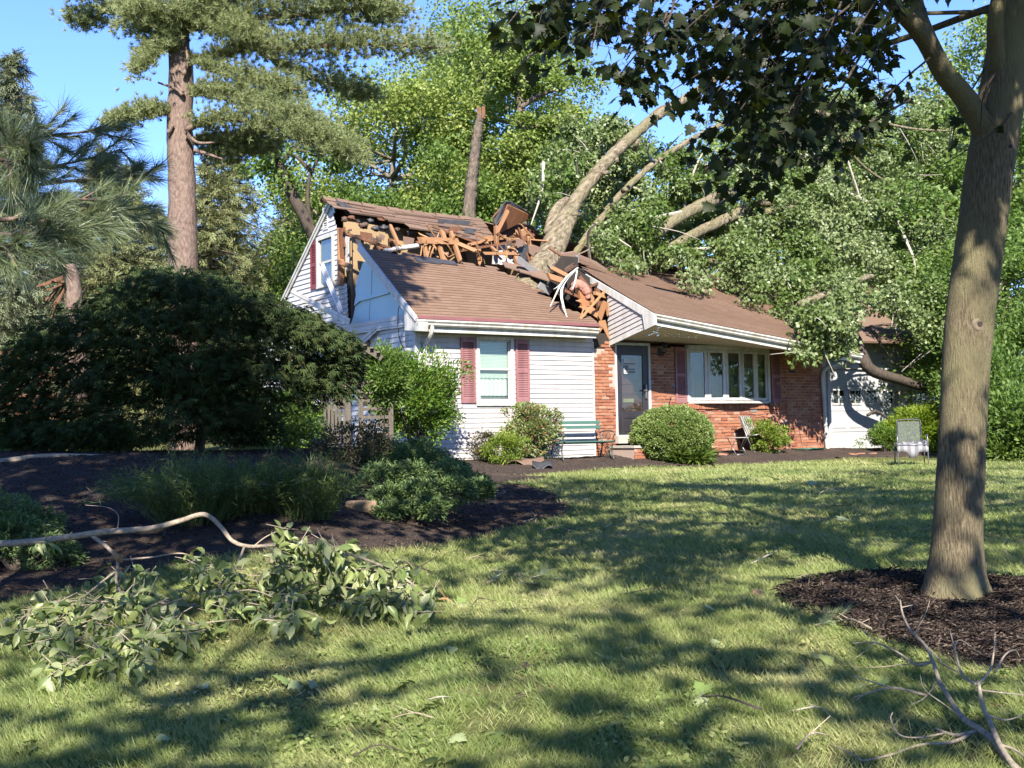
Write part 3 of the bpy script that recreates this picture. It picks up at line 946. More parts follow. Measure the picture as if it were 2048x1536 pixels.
shingles('lower_roof', S_low, 4.58, 3.05, m_shingle, keep=keep_low)
mb = MB()   # decking under the shingles, with a torn edge
for i in range(46):
    for j in range(26):
        u0, u1, v0_, v1_ = i * .1, i * .1 + .1, j * .12, j * .12 + .12
        if u1 > 4.58 or not keep_low((u0 + u1) / 2, (v0_ + v1_) / 2 + .03): continue
        P = [np.array(S_low(*q)) for q in ((u0, v0_), (u1, v0_), (u1, v1_), (u0, v1_))]
        mb.add([p - [0, 0, .03] for p in P] + [p - [0, 0, .055] for p in P], [(0, 1, 2, 3), (7, 6, 5, 4), (0, 4, 5, 1), (1, 5, 6, 2), (2, 6, 7, 3), (3, 7, 4, 0)])
mb.build('roof_deck', m_felt, house)
mb = MB(); P0, P1 = S_low(0, 0), S_low(4.5, 0)
mb.prism([(P0[0], P0[1] - .012, P0[2] + .0), (P1[0], P1[1] - .012, P1[2] + .0), (P1[0], P1[1] + .055, P1[2] + .070), (P0[0], P0[1] + .055, P0[2] + .070)], (0, -.012, .016)); mb.build('drip_edge', m_edge, house)
# black underlayment bared at the top of the lower roof
mb = MB()
for (a, b, c, d) in ((.95, 1.62, 1.55, 1.86), (1.55, 1.66, 2.0, 1.84)):
    f = lambda x, y: np.array(S_low(x + .2, (y + .43) * HYP)) + np.array([0, 0, .03])
    mb.add([f(a, b), f(c, b), f(c, d), f(a, d)], [(0, 1, 2, 3)])
mb.build('bare_underlayment', m_felt, house)
# lifted corner flaps of shingles near the trunk
for k, (px, py, y, ln) in enumerate([(1010, 535, 1.75, .5), (1040, 545, 1.5, .55), (1062, 552, 1.35, .4)]):
    p = LY(px, py, y); mb = MB()
    mb.prism([p, p + [ln, -.25, -.16], p + [ln + .1, .05, .06], p + [.1, .28, .16]], (0, -.01, .02)); mb.build('lifted_shingle', m_shingle_old, house)
# gutter on the left wing
def gutter(name, pts, mat=m_gutter, w=.12, h=.125):
    pts = [np.array(p, float) for p in pts]; mb = MB()
    prof = [(0, 0), (0, -h), (-.055, -h), (-.085, -h * .75), (-.085, -h * .55), (-w, -.03), (-w, 0), (-w + .012, 0), (-w + .012, -.02), (-.012, -.02)]
    ring = []
    for p in pts:
        for (a, b) in prof: ring.append(p + [0, a, b])
    k = len(prof); fs = []
    for i in range(len(pts) - 1):
        for j in range(k):
            q = (j + 1) % k; fs.append((i * k + j, (i + 1) * k + j, (i + 1) * k + q, i * k + q))
    fs.append(tuple(range(k))); fs.append(tuple(range(len(pts) * k - 1, (len(pts) - 1) * k - 1, -1)))
    mb.add(ring, fs); return mb.build(name, mat, house)


gt = gutter('gutter', [(-.22, -.36, 2.83), (1.7, -.36, 2.83), (3.2, -.36, 2.82), (4.26, -.36, 2.80)])
MB().box((-.20, -.355, 2.60), (4.25, -.335, 2.81)).build('fascia', m_gutter, house)
MB().box((-.20, -.334, 2.625), (4.25, -.003, 2.645)).build('soffit', m_soffit, house)
MB().tube(curve([(.12, -.40, 2.72), (.12, -.40, 2.60), (.12, -.30, 2.50), (.14, -.10, 2.38), (.14, -.075, 2.20), (.16, -.075, .3), (.16, -.09, .16), (.18, -.20, .08)], 3), .042, 6).build('downspout', m_white, house)
# cable looping down the corner of the side wall
MB().tube(curve([LX(804, 604, -.24), LX(797, 618, -.10), LX(796, 650, -.06), LX(800, 680, -.05), LX(812, 705, -.05), LX(826, 724, -.05)]), .008, 5).build('loose_cable', m_dark, house)
MB().tube(curve([LX(806, 605, -.24), LX(811, 622, -.08), LX(810, 660, -.05), LX(811, 730, -.05)]), .006, 5).build('loose_cable', m_grey, house)

# ---- upper roof strip and ridge
def S_up(u, v):
    t = u / 4.1
    ridge = np.array([-.22 + 4.25 * t, 3.90 - .02 * t, 6.0 - .14 * t - .05 * math.sin(t * 3.1)])
    low = np.array([-.14 + 3.98 * t, 2.98 - .10 * t - .10 * math.sin(t * 4), 5.34 - .16 * t])
    return tuple(low + (ridge - low) * (v / 1.15))


def keep_up(u, v):
    lim = np.interp(u, [0, .25, .5, .95, 1.0, 1.6, 1.65, 2.4, 2.45, 4.1], [1.0, .78, .62, .55, .36, .30, .18, .12, .0, .0])
    return v > lim + .02 * math.sin(u * 7)


shingles('upper_roof', S_up, 4.1, 1.15, m_shingle_old, course=.165, tab=.75, keep=keep_up, wild=.8, lift=.02, seed=8)
mb = MB()
for i in range(40):
    for j in range(9):
        u0, u1, v0_, v1_ = i * .1025, i * .1025 + .1025, j * .1278, j * .1278 + .1278
        if not keep_up((u0 + u1) / 2, (v0_ + v1_) / 2 - .05): continue
        P = [np.array(S_up(*q)) for q in ((u0, v0_), (u1, v0_), (u1, v1_), (u0, v1_))]
        mb.add([p - [0, 0, .012] for p in P] + [p - [0, 0, .045] for p in P], [(0, 1, 2, 3), (7, 6, 5, 4), (0, 4, 5, 1), (1, 5, 6, 2), (2, 6, 7, 3), (3, 7, 4, 0)])
mb.build('roof_deck', m_woodD, house)
mb = MB()   # rear slope
mb.prism([(-.02, 3.93, 5.96), (4.1, 3.90, 5.80), (11.8, 3.90, 4.9), (11.8, 8.6, 2.6), (-.02, 8.6, 2.6)], (0, .03, .03)); mb.build('rear_roof', m_shingle_old, house)
mb = MB()
for i in range(13):
    a, b = np.array(S_up(i * .315, 1.15)), np.array(S_up(i * .315 + .30, 1.15)); z = .012 * (i % 2)
    mb.add([a + [0, -.14, -.07 + z], b + [0, -.14, -.07 + z], b + [0, 0, .035 + z], a + [0, 0, .035 + z], b + [0, .14, -.07 + z], a + [0, .14, -.07 + z]], [(0, 1, 2, 3), (3, 2, 4, 5)])
mb.build('ridge_cap', m_shingle_old, house)

# ---- opened attic
MB().box((.10, .3, 2.70), (11.5, 8.0, 2.76)).build('attic_floor', m_woodD, house)
mb = MB(); mb.prism([(.10, 3.45, 2.77), (4.45, 3.45, 2.77), (4.45, 3.45, 5.30), (.10, 3.45, 5.42)], (0, .05, 0)); mb.build('attic_wallboard', m_tan, house)
mb = MB(); mb.prism([(.13, 3.20, 2.78), (.13, 3.44, 2.78), (.13, 3.44, 5.2), (.13, 3.20, 5.2)], (.03, 0, 0)); mb.build('attic_wallboard', m_tan, house)
MB().prism([(4.46, 2.2, 2.77), (4.46, 5.0, 2.77), (4.46, 5.0, 5.5), (4.46, 3.4, 5.5)], (.05, 0, 0)).build('attic_partition', m_tan, house)
MB().prism([(1.15, 3.445, 2.77), (1.5, 3.445, 2.77), (1.45, 3.445, 5.0), (1.2, 3.445, 5.1)], (0, -.02, 0)).build('attic_doorway', m_dark, house)
pb = [LY(*p, 3.0) for p in [(1000, 486), (1044, 492), (1050, 506), (1032, 508), (1020, 530), (985, 528), (988, 492)]]
MB().prism(pb, (0, .03, 0)).build('torn_drywall', m_white, house)
pb = [LY(*p, 2.3) for p in [(995, 527), (1013, 514), (1030, 528), (1024, 530), (1012, 521), (1002, 530)]]
MB().prism(pb, (0, .05, 0)).build('broken_window_frame', m_white, house)
pb = [LX(*p, .05) for p in [(690, 472), (697, 474), (697, 540), (692, 545)]]
MB().prism(pb, (.02, 0, 0)).build('torn_housewrap', m_white, house)


def lum(name, p0, p1, wpx, mat, y0, y1=None, depth=.09, jag=.05):
    y1 = y0 if y1 is None else y1
    a, b = LY(p0[0], p0[1], y0), LY(p1[0], p1[1], y1); w = wpx / FPX * 26.8
    return MB().beam(a, b, depth, w, up=(0, 1, 0) if False else nrm(np.cross(nrm(b - a), [0, 1, 0])), jag=jag * (3.0 if 'stud' in name or 'splint' in name else 1), rng=rng).build(name, mat, house)


def zz(x, y): return (540 + x / 3.413, 340 + y / 3.413)


for (p0, p1, w, y0, y1) in [((1040, 480), (1265, 488), 13, 2.3, 2.3), ((1055, 505), (1068, 605), 6, 2.35, 2.0), ((1155, 510), (1180, 600), 8, 2.4, 2.0), ((1240, 445), (1295, 610), 7, 2.5, 2.0),
                            ((830, 400), (880, 512), 6, 2.9, 2.5), ((1310, 515), (1388, 548), 8, 2.2, 2.0), ((1375, 505), (1505, 475), 6, 2.6, 2.4), ((1480, 570), (1690, 572), 6, 2.3, 2.3),
                            ((940, 575), (1010, 590), 6, 2.2, 2.1), ((1480, 500), (1540, 552), 5, 2.6, 2.3), ((1180, 435), (1190, 470), 9, 2.6, 2.5), ((1760, 445), (1790, 600), 6, 2.4, 2.2),
                            ((1680, 440), (1840, 545), 6, 2.6, 2.4), ((1700, 470), (1890, 485), 2.5, 2.5, 2.2), ((1640, 505), (1760, 470), 5, 2.7, 2.6), ((1660, 560), (1700, 640), 12, 2.4, 2.2),
                            ((1420, 530), (1430, 620), 7, 2.9, 2.6), ((1460, 470), (1600, 460), 9, 2.8, 2.8), ((1600, 560), (1690, 500), 4, 2.5, 2.4), ((1690, 430), (1750, 520), 5, 2.5, 2.4)]:
    lum('broken_stud', zz(*p0), zz(*p1), w, m_wood, y0, y1, depth=rng.uniform(.05, .1))
for k in range(34):     # small splinters
    a = np.array(zz(rng.uniform(1020, 1800), rng.uniform(430, 600))); v = rng.normal(size=2) * 17
    lum('splinter', a, a + v, rng.uniform(1.2, 3.5), m_pale if k % 2 else m_wood, 2.35, 2.25, depth=.02)
for (p0, p1, w, y0, y1) in [((690, 440), (790, 590), 10, 3.6, 3.0), ((800, 450), (880, 545), 9, 3.6, 3.0), ((930, 430), (1020, 500), 9, 3.4, 3.0), ((1100, 470), (1110, 590), 9, 3.4, 3.2), ((1290, 430), (1330, 620), 10, 3.6, 3.4),
                            ((480, 405), (485, 780), 13, 3.45, 3.3), ((505, 400), (510, 520), 5, 3.4, 3.3), ((470, 630), (555, 660), 9, 3.2, 3.0)]:
    lum('rafter', zz(*p0), zz(*p1), w, m_woodD if p0[0] > 500 else m_wood, y0, y1, depth=.05)
sp = MB().beam(LX(*zz(485, 400), -.01), LX(*zz(483, 788), -.01), .10, .14, up=(0, 1, 0)).build('corner_stud', m_woodD, house)
MB().tube([LY(*zz(780, 553), 2.55), LY(*zz(930, 528), 2.5), LY(*zz(1045, 512), 2.45)], .055, 12).build('vent_pipe', m_white, house)
MB().tube([LY(*zz(855, 541), 2.5), LY(*zz(875, 537), 2.5)], .060, 12).build('pipe_collar', m_grey, house)
# lumps of insulation and dark sheets painted as cavity shade along the torn edge of the upper roof
def lump(name, c, r, mat, seed, flat=.6):
    q = np.random.default_rng(seed); n = 12; m = 8; V = []; F = []
    for i in range(m + 1):
        th = math.pi * i / m
        for j in range(n):
            ph = 2 * math.pi * j / n; k = r * (1 + .95 * (q.random() - .5))
            V.append((c[0] + k * math.sin(th) * math.cos(ph), c[1] + k * .6 * math.sin(th) * math.sin(ph), c[2] + k * flat * math.cos(th)))
    for i in range(m):
        for j in range(n): F.append((i * n + j, i * n + (j + 1) % n, (i + 1) * n + (j + 1) % n, (i + 1) * n + j))
    return mesh_obj(name, V, F, mat, house, True)


for k, (x, y, r, mt) in enumerate([(510, 335, .17, m_brown_ins), (640, 380, .22, m_brown_ins), (560, 330, .14, m_woodD), (720, 400, .14, m_felt), (780, 395, .15, m_felt), (545, 405, .06, m_pink), (870, 405, .13, m_brown_ins), (960, 430, .15, m_felt), (690, 345, .12, m_felt), (600, 350, .12, m_brown_ins), (1210, 575, .10, m_pink), (1760, 560, .14, m_brown_ins), (1720, 520, .12, m_felt)]):
    lump('insulation_wad', LY(*zz(x, y), 3.0 if x < 1000 else 2.4), r * .8 * (.6 if mt is m_brown_ins else .8), mt, k)
for (pts, mt, y) in [([(450, 210), (560, 350), (900, 420), (1500, 500), (1500, 430), (700, 310), (480, 215)], m_felt, 3.55), ([(1060, 430), (1170, 440), (1160, 490), (1120, 470)], m_felt, 2.75), ([(1150, 335), (1370, 350), (1360, 375), (1150, 360)], m_felt, 2.98)]:
    MB().prism([LY(*zz(*p), y) for p in pts], (0, .02, .01)).build('felt_and_shade_sheet', mt, house)  # dark felt sheets put in as the shade under the torn roof
# folded-up slab of roof by the trunk: plywood underside showing
def foldp(pts, y0, mat, name, off=(0, .03, .03)):
    MB().prism([LY(p[0], p[1], y0 + (p[2] if len(p) > 2 else 0)) for p in pts], off).build(name, mat, house)


foldp([(1016, 410, 0), (1066, 433, .9), (1042, 447, 1.0), (1018, 440, .9), (998, 462, .6), (992, 470, .1)], 2.75, m_ply, 'folded_roof_deck')
foldp([(1012, 404, 0), (1024, 404, .2), (1068, 432, .95), (1060, 436, .9), (1018, 414, .1), (992, 452, .0), (985, 436, .2)], 2.72, m_felt, 'folded_roof_edge')
foldp([(986, 436, 0), (1012, 405, .0), (1010, 425, .3), (992, 470, .1)], 2.8, m_woodD, 'folded_roof_deck')
foldp([(990, 470, .2), (1018, 442, 1.0), (1060, 452, 1.0), (1082, 466, .9), (1050, 480, .6), (1000, 485, .3)], 2.9, m_woodD, 'folded_roof_deck')
foldp([(1028, 470, 0), (1054, 456, .1), (1055, 470, .1), (1030, 474, 0)], 2.7, m_wood, 'broken_board')
lum('rafter', (1014, 424), (992, 468), 6, m_wood, 2.7, 2.6); lum('rafter', (992, 455), (993, 486), 7, m_wood, 2.6, 2.6)
foldp([(1034, 500), (1050, 488), (1066, 497), (1060, 520), (1045, 519)], 2.25, m_felt, 'torn_shingle_sheet')
foldp([(1037, 514), (1044, 516), (1092, 556), (1088, 562), (1078, 556), (1034, 524)], 1.55, m_grey, 'torn_flashing')
foldp([(1076, 575), (1082, 566), (1106, 580), (1098, 590)], .75, m_grey, 'torn_flashing')

rs = np.random.default_rng(77)
for k in range(16):      # ragged felt and shingle tatters along the break
    if k < 9: px, py, y0 = rs.uniform(700, 985), rs.uniform(452, 482), 2.85
    else: px, py, y0 = rs.uniform(1000, 1075), rs.uniform(478, 530), 2.2
    w_, h_ = rs.uniform(10, 26), rs.uniform(8, 22); sl = rs.normal() * 6
    foldp([(px, py - 3), (px + w_ * .5, py - 2 + rs.normal()), (px + w_, py + 1), (px + w_ * .9 + sl, py + h_ * .8), (px + w_ * .55 + sl, py + h_ * rs.uniform(.5, .8)), (px + w_ * .3 + sl, py + h_), (px + sl * .5, py + h_ * .6)], y0 + rs.uniform(-.1, .1), (m_felt, m_shingle_old, m_woodD, m_brown_ins)[k % 4], ('felt_and_shade_sheet', 'torn_shingle_sheet', 'broken_board', 'hanging_insulation')[k % 4], off=(0, .012, .006))
for (p0, p1, w, y0, y1) in [((700, 470), (790, 500), 5, 2.7, 2.5), ((870, 455), (990, 500), 4, 2.75, 2.5), ((930, 500), (1060, 478), 5, 2.5, 2.4), ((1000, 470), (1075, 520), 4, 2.5, 2.3), ((1040, 465), (1060, 530), 3.5, 2.4, 2.2)]:
    lum('broken_rafter_stud', p0, p1, w, m_woodD, y0, y1, depth=.05)

# ---- crushed porch roof on the right
PL_ = [np.array((4.86, -1.58, 3.06)), np.array((4.90, -.2, 3.72)), np.array((4.98, 1.1, 4.36)), np.array((5.25, 2.4, 4.95)), np.array((5.6, 4.2, 5.4))]
PR_ = [np.array((11.45, -1.55, 2.36)), np.array((11.5, -.2, 3.0)), np.array((11.6, 1.3, 3.75)), np.array((11.7, 2.6, 4.3)), np.array((11.8, 4.2, 5.0))]
VL = [0, 1.53, 2.98, 4.4, 6.3]


def S_por(u, v):
    t = u / 6.6
    L = np.array([np.interp(v, VL, [p[k] for p in PL_]) for k in range(3)]); R = np.array([np.interp(v, VL, [p[k] for p in PR_]) for k in range(3)])
    p = L + (R - L) * t
    p[2] += -.10 * math.sin(t * math.pi) * smooth((v - .5) / 2)
    return tuple(p)


shingles('porch_roof', S_por, 6.6, 6.2, m_shingle, keep=lambda u, v: not (u < .35 and v > 2.9 + u) and not (2.0 < u < 3.2 and 2.7 < v < 3.0), seed=5)
mb = MB(); nu, nv = 24, 20
for i in range(nu):
    for j in range(nv):
        u0, u1, v0_, v1_ = 6.6 * i / nu, 6.6 * (i + 1) / nu, 6.2 * j / nv, 6.2 * (j + 1) / nv
        if u0 < .3 and v0_ > 3.0: continue
        P = [np.array(S_por(*q)) for q in ((u0, v0_), (u1, v0_), (u1, v1_), (u0, v1_))]
        mb.add([p - [0, 0, .035] for p in P] + [p - [0, 0, .06] for p in P], [(0, 1, 2, 3), (7, 6, 5, 4), (0, 4, 5, 1), (1, 5, 6, 2), (2, 6, 7, 3), (3, 7, 4, 0)])
mb.build('roof_deck', m_felt, house)
gutter('gutter', [S_por(u, 0) + np.array([0, .07, -.02]) for u in (.0, 1.5, 3, 4.5, 5.6, 6.58)])
E0 = [np.array(S_por(u, 0)) for u in np.linspace(0, 6.6, 9)]
mb = MB()
for a, b in zip(E0[:-1], E0[1:]): mb.prism([a + [0, .075, -.02], b + [0, .075, -.02], b + [0, .075, -.24], a + [0, .075, -.24]], (0, .02, 0))
mb.build('fascia', m_gutter, house)
mb = MB(); n = 60; inner0, inner1 = np.array((4.9, -.30, 2.63)), np.array((11.7, -.02, 2.47))
for i in range(n):
    t0, t1 = i / n, (i + 1) / n
    a, b = np.array(S_por(6.6 * t0, 0)) + [0, .10, -.23], np.array(S_por(6.6 * t1, 0)) + [0, .10, -.23]
    c, d = inner0 + (inner1 - inner0) * t1, inner0 + (inner1 - inner0) * t0
    g = .012
    mb.add([a, b - (b - a) * .12, c - (c - d) * .12, d], [(0, 1, 2, 3)])
    mb.add([b - (b - a) * .12 + [0, 0, .0], b + [0, 0, g], c + [0, 0, g], c - (c - d) * .12], [(0, 1, 2, 3)])
mb.build('porch_soffit', m_soffit, house)
MB().beam((4.9, -.06, 2.66), (11.7, -.06, 2.58), .08, .16).build('header_beam', m_woodD, house)
MB().prism([(4.9, -.30, 2.60), (8.2, -.2, 2.55), (8.2, -.18, 2.585), (4.9, -.28, 2.64)], (0, .02, 0)).build('soffit_trim_loose', m_gutter, house)
# gable end of the porch: tilted siding, white rake trim, torn left edge
sk = lambda y: -.23 * y
def fnG(a, z, o): return (4.90 - o, a, z + sk(a))
gb = [(-1.50, 2.51), (.0, 2.53), (.02, 2.80), (-.12, 2.90), (.06, 3.00), (.05, 3.20), (.0, 3.62), (-1.50, 2.70)]
siding('porch_gable_siding', [(-1.50, 2.50), (.02, 2.53), (.04, 3.50), (.0, 3.64), (-1.50, 2.72)], fnG, m_siding, course=.105, z0=2.5)
MB().prism([(4.91, -1.45, 2.86), (4.91, .0, 2.56), (4.91, 0, 3.62), (4.91, -1.45, 3.02)], (.03, 0, 0)).build('gable_sheathing', m_ply, house)
MB().prism([(4.88, -1.52, 2.80), (4.88, .02, 2.47), (4.88, .02, 2.53), (4.88, -1.52, 2.88)], (.05, 0, 0)).build('gable_bottom_trim', m_white, house)
rk = MB()
a, b = np.array((4.84, -1.62, 3.03)), np.array((4.87, .80, 4.18)); dn = np.array((0, .43, -.90)) * .17
rk.prism([a, b, b + dn * .8, a + dn], (.035, 0, 0)); rk.build('rake_board', m_white, house)
MB().prism([(4.83, -1.64, 2.80), (4.83, -1.30, 2.72), (4.83, -1.22, 3.10), (4.83, -1.62, 3.02)], (.06, 0, 0)).build('eave_return', m_white, house)
def z8(x, y): return (1040 + x / 7.314, 480 + y / 7.314)


lum('rake_fragment', z8(430, 120), z8(830, 375), 4, m_woodD, 1.3, .9, depth=.04); lum('rake_fragment', z8(660, 300), z8(760, 370), 4, m_pale, 1.0, .9, depth=.04)
foldp([z8(600, 210), z8(800, 175), z8(850, 215), z8(1130, 330), z8(1280, 440), z8(1270, 455), z8(1090, 355), z8(860, 260), z8(620, 240)], 1.15, m_shingle_old, 'lifted_shingle')
foldp([z8(820, 235), z8(860, 240), z8(870, 330), z8(820, 340)], .95, m_grey, 'torn_flashing')
# dark sheet painted as the ripped gable hole's shade, and the lumber in it
foldp([z8(450, 470), z8(620, 230), z8(850, 250), z8(850, 430), z8(1290, 740), z8(1310, 1440), z8(1180, 1440), z8(1140, 1140), z8(830, 1010), z8(560, 800), z8(440, 680)], .62, m_dark, 'cavity_shade_sheet', off=(0, .04, 0))
for (p0, p1, w, y0, mt) in [((450, 540), (600, 590), 11, .45, m_wood), ((525, 440), (640, 500), 8, .5, m_wood), ((890, 900), (1140, 1080), 8, .25, m_wood), ((930, 990), (1120, 1110), 9, .2, m_wood), ((1165, 1130), (1225, 955), 10, .12, m_wood), ((1050, 840), (1040, 900), 9, .3, m_wood), ((1130, 790), (1290, 850), 7, .2, m_wood), ((1000, 690), (1120, 640), 4, .4, m_woodD), ((880, 560), (1010, 720), 9, .45, m_woodD), ((690, 760), (890, 850), 6, .4, m_woodD), ((920, 800), (940, 900), 20, .3, m_ply), ((1170, 790), (1200, 1060), 22, .3, m_woodD), ((1280, 960), (1285, 1040), 3, .0, m_wood), ((690, 430), (740, 400), 9, .6, m_brown_ins)]:
    lum('broken_stud', z8(*p0), z8(*p1), w, mt, y0, y0 - .05, depth=.07)
lum('split_stick', z8(880, 1155), z8(1235, 755), 4.5, m_pale, -.15, -.05, depth=.03)
lum('split_stick', z8(890, 1120), z8(925, 1020), 2.5, m_pale, -.1, -.05, depth=.02)
MB().tube(curve([LY(*z8(740, 740), .35), LY(*z8(850, 640), .30), LY(*z8(960, 740), .25), LY(*z8(1000, 860), .22)]), [.05] * 3 + [.10] * 6 + [.11] * 6 + [.07] * 4, 9).build('pink_insulation', m_pink, house, True)
foldp([z8(880, 860), z8(1070, 820), z8(1080, 900), z8(1010, 940), z8(980, 1010), z8(900, 1020)], .3, m_ply, 'torn_sheathing')
for pts, w in (([(845, 400), (700, 520), (600, 640), (520, 800), (442, 970)], .02), ([(845, 405), (690, 560), (615, 680), (600, 820), (620, 930), (660, 1060), (700, 1160)], .032), ([(840, 410), (640, 600), (540, 690), (490, 720)], .014), ([(835, 440), (800, 620), (770, 720)], .016)):
    P = curve([LY(*z8(*p), .35 - .5 * i / len(pts)) for i, p in enumerate(pts)], 4); mb = MB(); k = len(P)
    wd = .75 * w * np.sin(np.linspace(.5, math.pi - .1, k)) + .006
    mb.add(list(P + np.c_[wd, -wd * .8, wd * 0]) + list(P - np.c_[wd, wd * .3, -wd * .3]) + list(P + np.c_[wd * 0, wd * 0 + .02, wd * 0]), [(i, i + 1, k + i + 1, k + i) for i in range(k - 1)] + [(2 * k + i, k + i, k + i + 1, 2 * k + i + 1) for i in range(k - 1)])
    mb.build('torn_trim_metal', m_gutter, house)
# sheathing between the wing and the porch gable
foldp([z8(1160, 1180), z8(1250, 1170), z8(1290, 1330), z8(1320, 1440), z8(1290, 1440), z8(1215, 1285), z8(1170, 1355), z8(1145, 1260)], -.02, m_wood, 'torn_sheathing', off=(0, .02, 0))
MB().box((4.25, .005, 2.40), (4.9, .028, 2.75)).build('wall_cavity_shade', m_dark, house)  # dark panel painted as the shade inside the open wall

# ---- garage on the right
siding('garage_siding', [(11.9, -.1), (19.5, -.1), (19.5, 2.9), (11.9, 2.9)], lambda a, z, o: (a, .86 - o, z), m_siding, course=.112, holes=[(12.92, -.2, 15.72, 2.15), (16.35, -.2, 19.1, 2.15)], z0=-.1)
MB().box((11.9, .93, -.3), (19.5, 1.0, 2.9)).build('wall_backing', m_dark, house)
for x0 in (12.95, 16.38):
    x1 = x0 + 2.74; t = MB(); t.box((x0 - .10, .80, -.2), (x0 - .0, .92, 2.14)); t.box((x1, .80, -.2), (x1 + .10, .92, 2.14)); t.box((x0 - .10, .80, 2.14), (x1 + .10, .92, 2.26)); t.build('garage_casing', m_white, house)
    d = MB(); hrow = .56
    for r in range(4):
        z0_ = -.10 + r * hrow; d.box((x0, .88, z0_), (x1, .92, z0_ + hrow - .012))
        for c in range(4):
            a = x0 + .10 + c * .66
            if r != 2: d.prism([(a, .8795, z0_ + .08), (a + .56, .8795, z0_ + .08), (a + .53, .865, z0_ + .11), (a + .03, .865, z0_ + .11)], (0, .0, .002)); d.box((a + .03, .868, z0_ + .11), (a + .53, .8798, z0_ + hrow - .11))
    gd = d.build('garage_door', m_garage, house)
    for c in range(4):
        a = x0 + .16 + c * .66; z0_ = 1.12; q = MB()
        for (u0, u1, b0, b1) in ((a - .03, a + .47, z0_ + .06, z0_ + .10), (a - .03, a + .47, z0_ + .44, z0_ + .48), (a - .03, a + .01, z0_ + .10, z0_ + .44), (a + .43, a + .47, z0_ + .10, z0_ + .44), (a + .205, a + .235, z0_ + .10, z0_ + .44), (a + .01, a + .205, z0_ + .255, z0_ + .285), (a + .235, a + .43, z0_ + .255, z0_ + .285)): q.box((u0, .855, b0), (u1, .879, b1))
        gwf = q.build('garage_window', m_white, gd)
        MB().box((a + .01, .872, z0_ + .10), (a + .43, .8785, z0_ + .44)).build('pane', m_paneD, gwf)
        MB().box((a + .011, .8790, z0_ + .101), (a + .429, .8796, z0_ + .439)).build('pane_backing', m_dark, gwf)
mb = MB(); mb.prism([(11.7, .1, 2.75), (19.8, .1, 2.9), (19.8, 4.4, 5.0), (11.9, 4.4, 4.9)], (0, -.02, .05)); mb.build('garage_roof', m_shingle_old, house)
mb = MB(); mb.prism([(11.5, -1.3, 2.34), (11.95, -1.0, 2.36), (13.0, .84, 2.55), (11.76, .84, 2.46)], (0, 0, .02)); mb.build('garage_soffit', m_soffit, house)
MB().box((19.4, 1.0, -.3), (19.5, 8, 2.9)).build('end_wall', m_siding, house)
MB().box((.1, 8.1, -.3), (19.4, 8.2, 2.7)).build('back_wall', m_siding, house)
MB().tube(curve([LY(1728, 712, .6), LY(1690, 726, .3), LY(1655, 736, -.02), LY(1645, 752, -.07), LY(1648, 800, -.08), LY(1653, 880, -.08), LY(1656, 898, -.12), LY(1664, 905, -.35)], 5), .05, 8).build('downspout', m_white, house)
# ------------------------------------------------------------------ vegetation helpers
b_grey = BARK('bark_grey', (.10, .085, .065), (.24, .205, .155))
b_maple = BARK('bark_maple', (.04, .03, .018), (.23, .185, .115), (.17, .15, .08), scale=17, st=(6, 6, .8), bmp=1.0, bd=.03)
b_pine = BARK('bark_pine', (.085, .055, .045), (.22, .16, .125), scale=7, st=(3, 3, 1.2))
b_dark = BARK('bark_dark', (.035, .028, .022), (.09, .07, .055))
b_silver = BARK('bark_silver', (.10, .08, .055), (.33, .28, .20), (.22, .20, .12), scale=3.2, st=(3, 3, 3), bmp=1.0, bd=.06)
def streak_bark():
    m, nt, b, out = mk('bark_silver_streaked')
    tc = nt.nodes.new('ShaderNodeTexCoord'); m1 = nt.nodes.new('ShaderNodeMapping'); m1.inputs['Rotation'].default_value = (0, math.radians(-42), math.radians(-20)); m2 = nt.nodes.new('ShaderNodeMapping'); m2.inputs['Scale'].default_value = (1, 1, .14)
    nt.links.new(tc.outputs['Object'], m1.inputs[0]); nt.links.new(m1.outputs[0], m2.inputs[0])
    n = nt.nodes.new('ShaderNodeTexNoise'); n.inputs['Scale'].default_value = 13; n.inputs['Detail'].default_value = 9; n.inputs['Roughness'].default_value = .68; nt.links.new(m2.outputs[0], n.inputs[0])
    c = ramp(nt, n.outputs[0], [(.34, (.045, .036, .024)), (.47, (.15, .12, .08)), (.62, (.27, .225, .155))])
    c = mixc(nt, ramp(nt, noise(nt, .9, 4), [(.42, (0, 0, 0)), (.62, (.7, .7, .7))]), c, (.16, .145, .075))
    nt.links.new(c, b.inputs['Base Color']); b.inputs['Roughness'].default_value = .95; b.inputs['Specular IOR Level'].default_value = .1
    bump(nt, b, n.outputs[0], 1.0, .09); return m


b_silver = streak_bark()
b_red = BARK('splintered_heartwood', (.10, .048, .03), (.19, .10, .06), scale=9, st=(7, 7, .8))
b_twig = BARK('bark_twig', (.16, .125, .09), (.34, .28, .21), scale=14, st=(3, 3, 3), bmp=.4, bd=.004)
b_driftgrey = BARK('bark_weathered', (.24, .21, .17), (.42, .38, .31), scale=12, st=(3, 3, 3), bmp=.4, bd=.004)
b_snag = BARK('bark_snag', (.05, .04, .03), (.17, .135, .105))
l_dec = LEAF('leaf_deciduous', [(.11, .175, .035), (.17, .24, .048), (.22, .29, .062), (.28, .33, .10)], .45, patch=.6, pscale=.5)
l_dec2 = LEAF('leaf_deciduous_dark', [(.075, .135, .03), (.11, .18, .036), (.15, .22, .048)], .42, patch=.55, pscale=.5)
l_lime = LEAF('leaf_deciduous_light', [(.19, .25, .045), (.26, .315, .065), (.32, .36, .11)], .46, patch=.55)
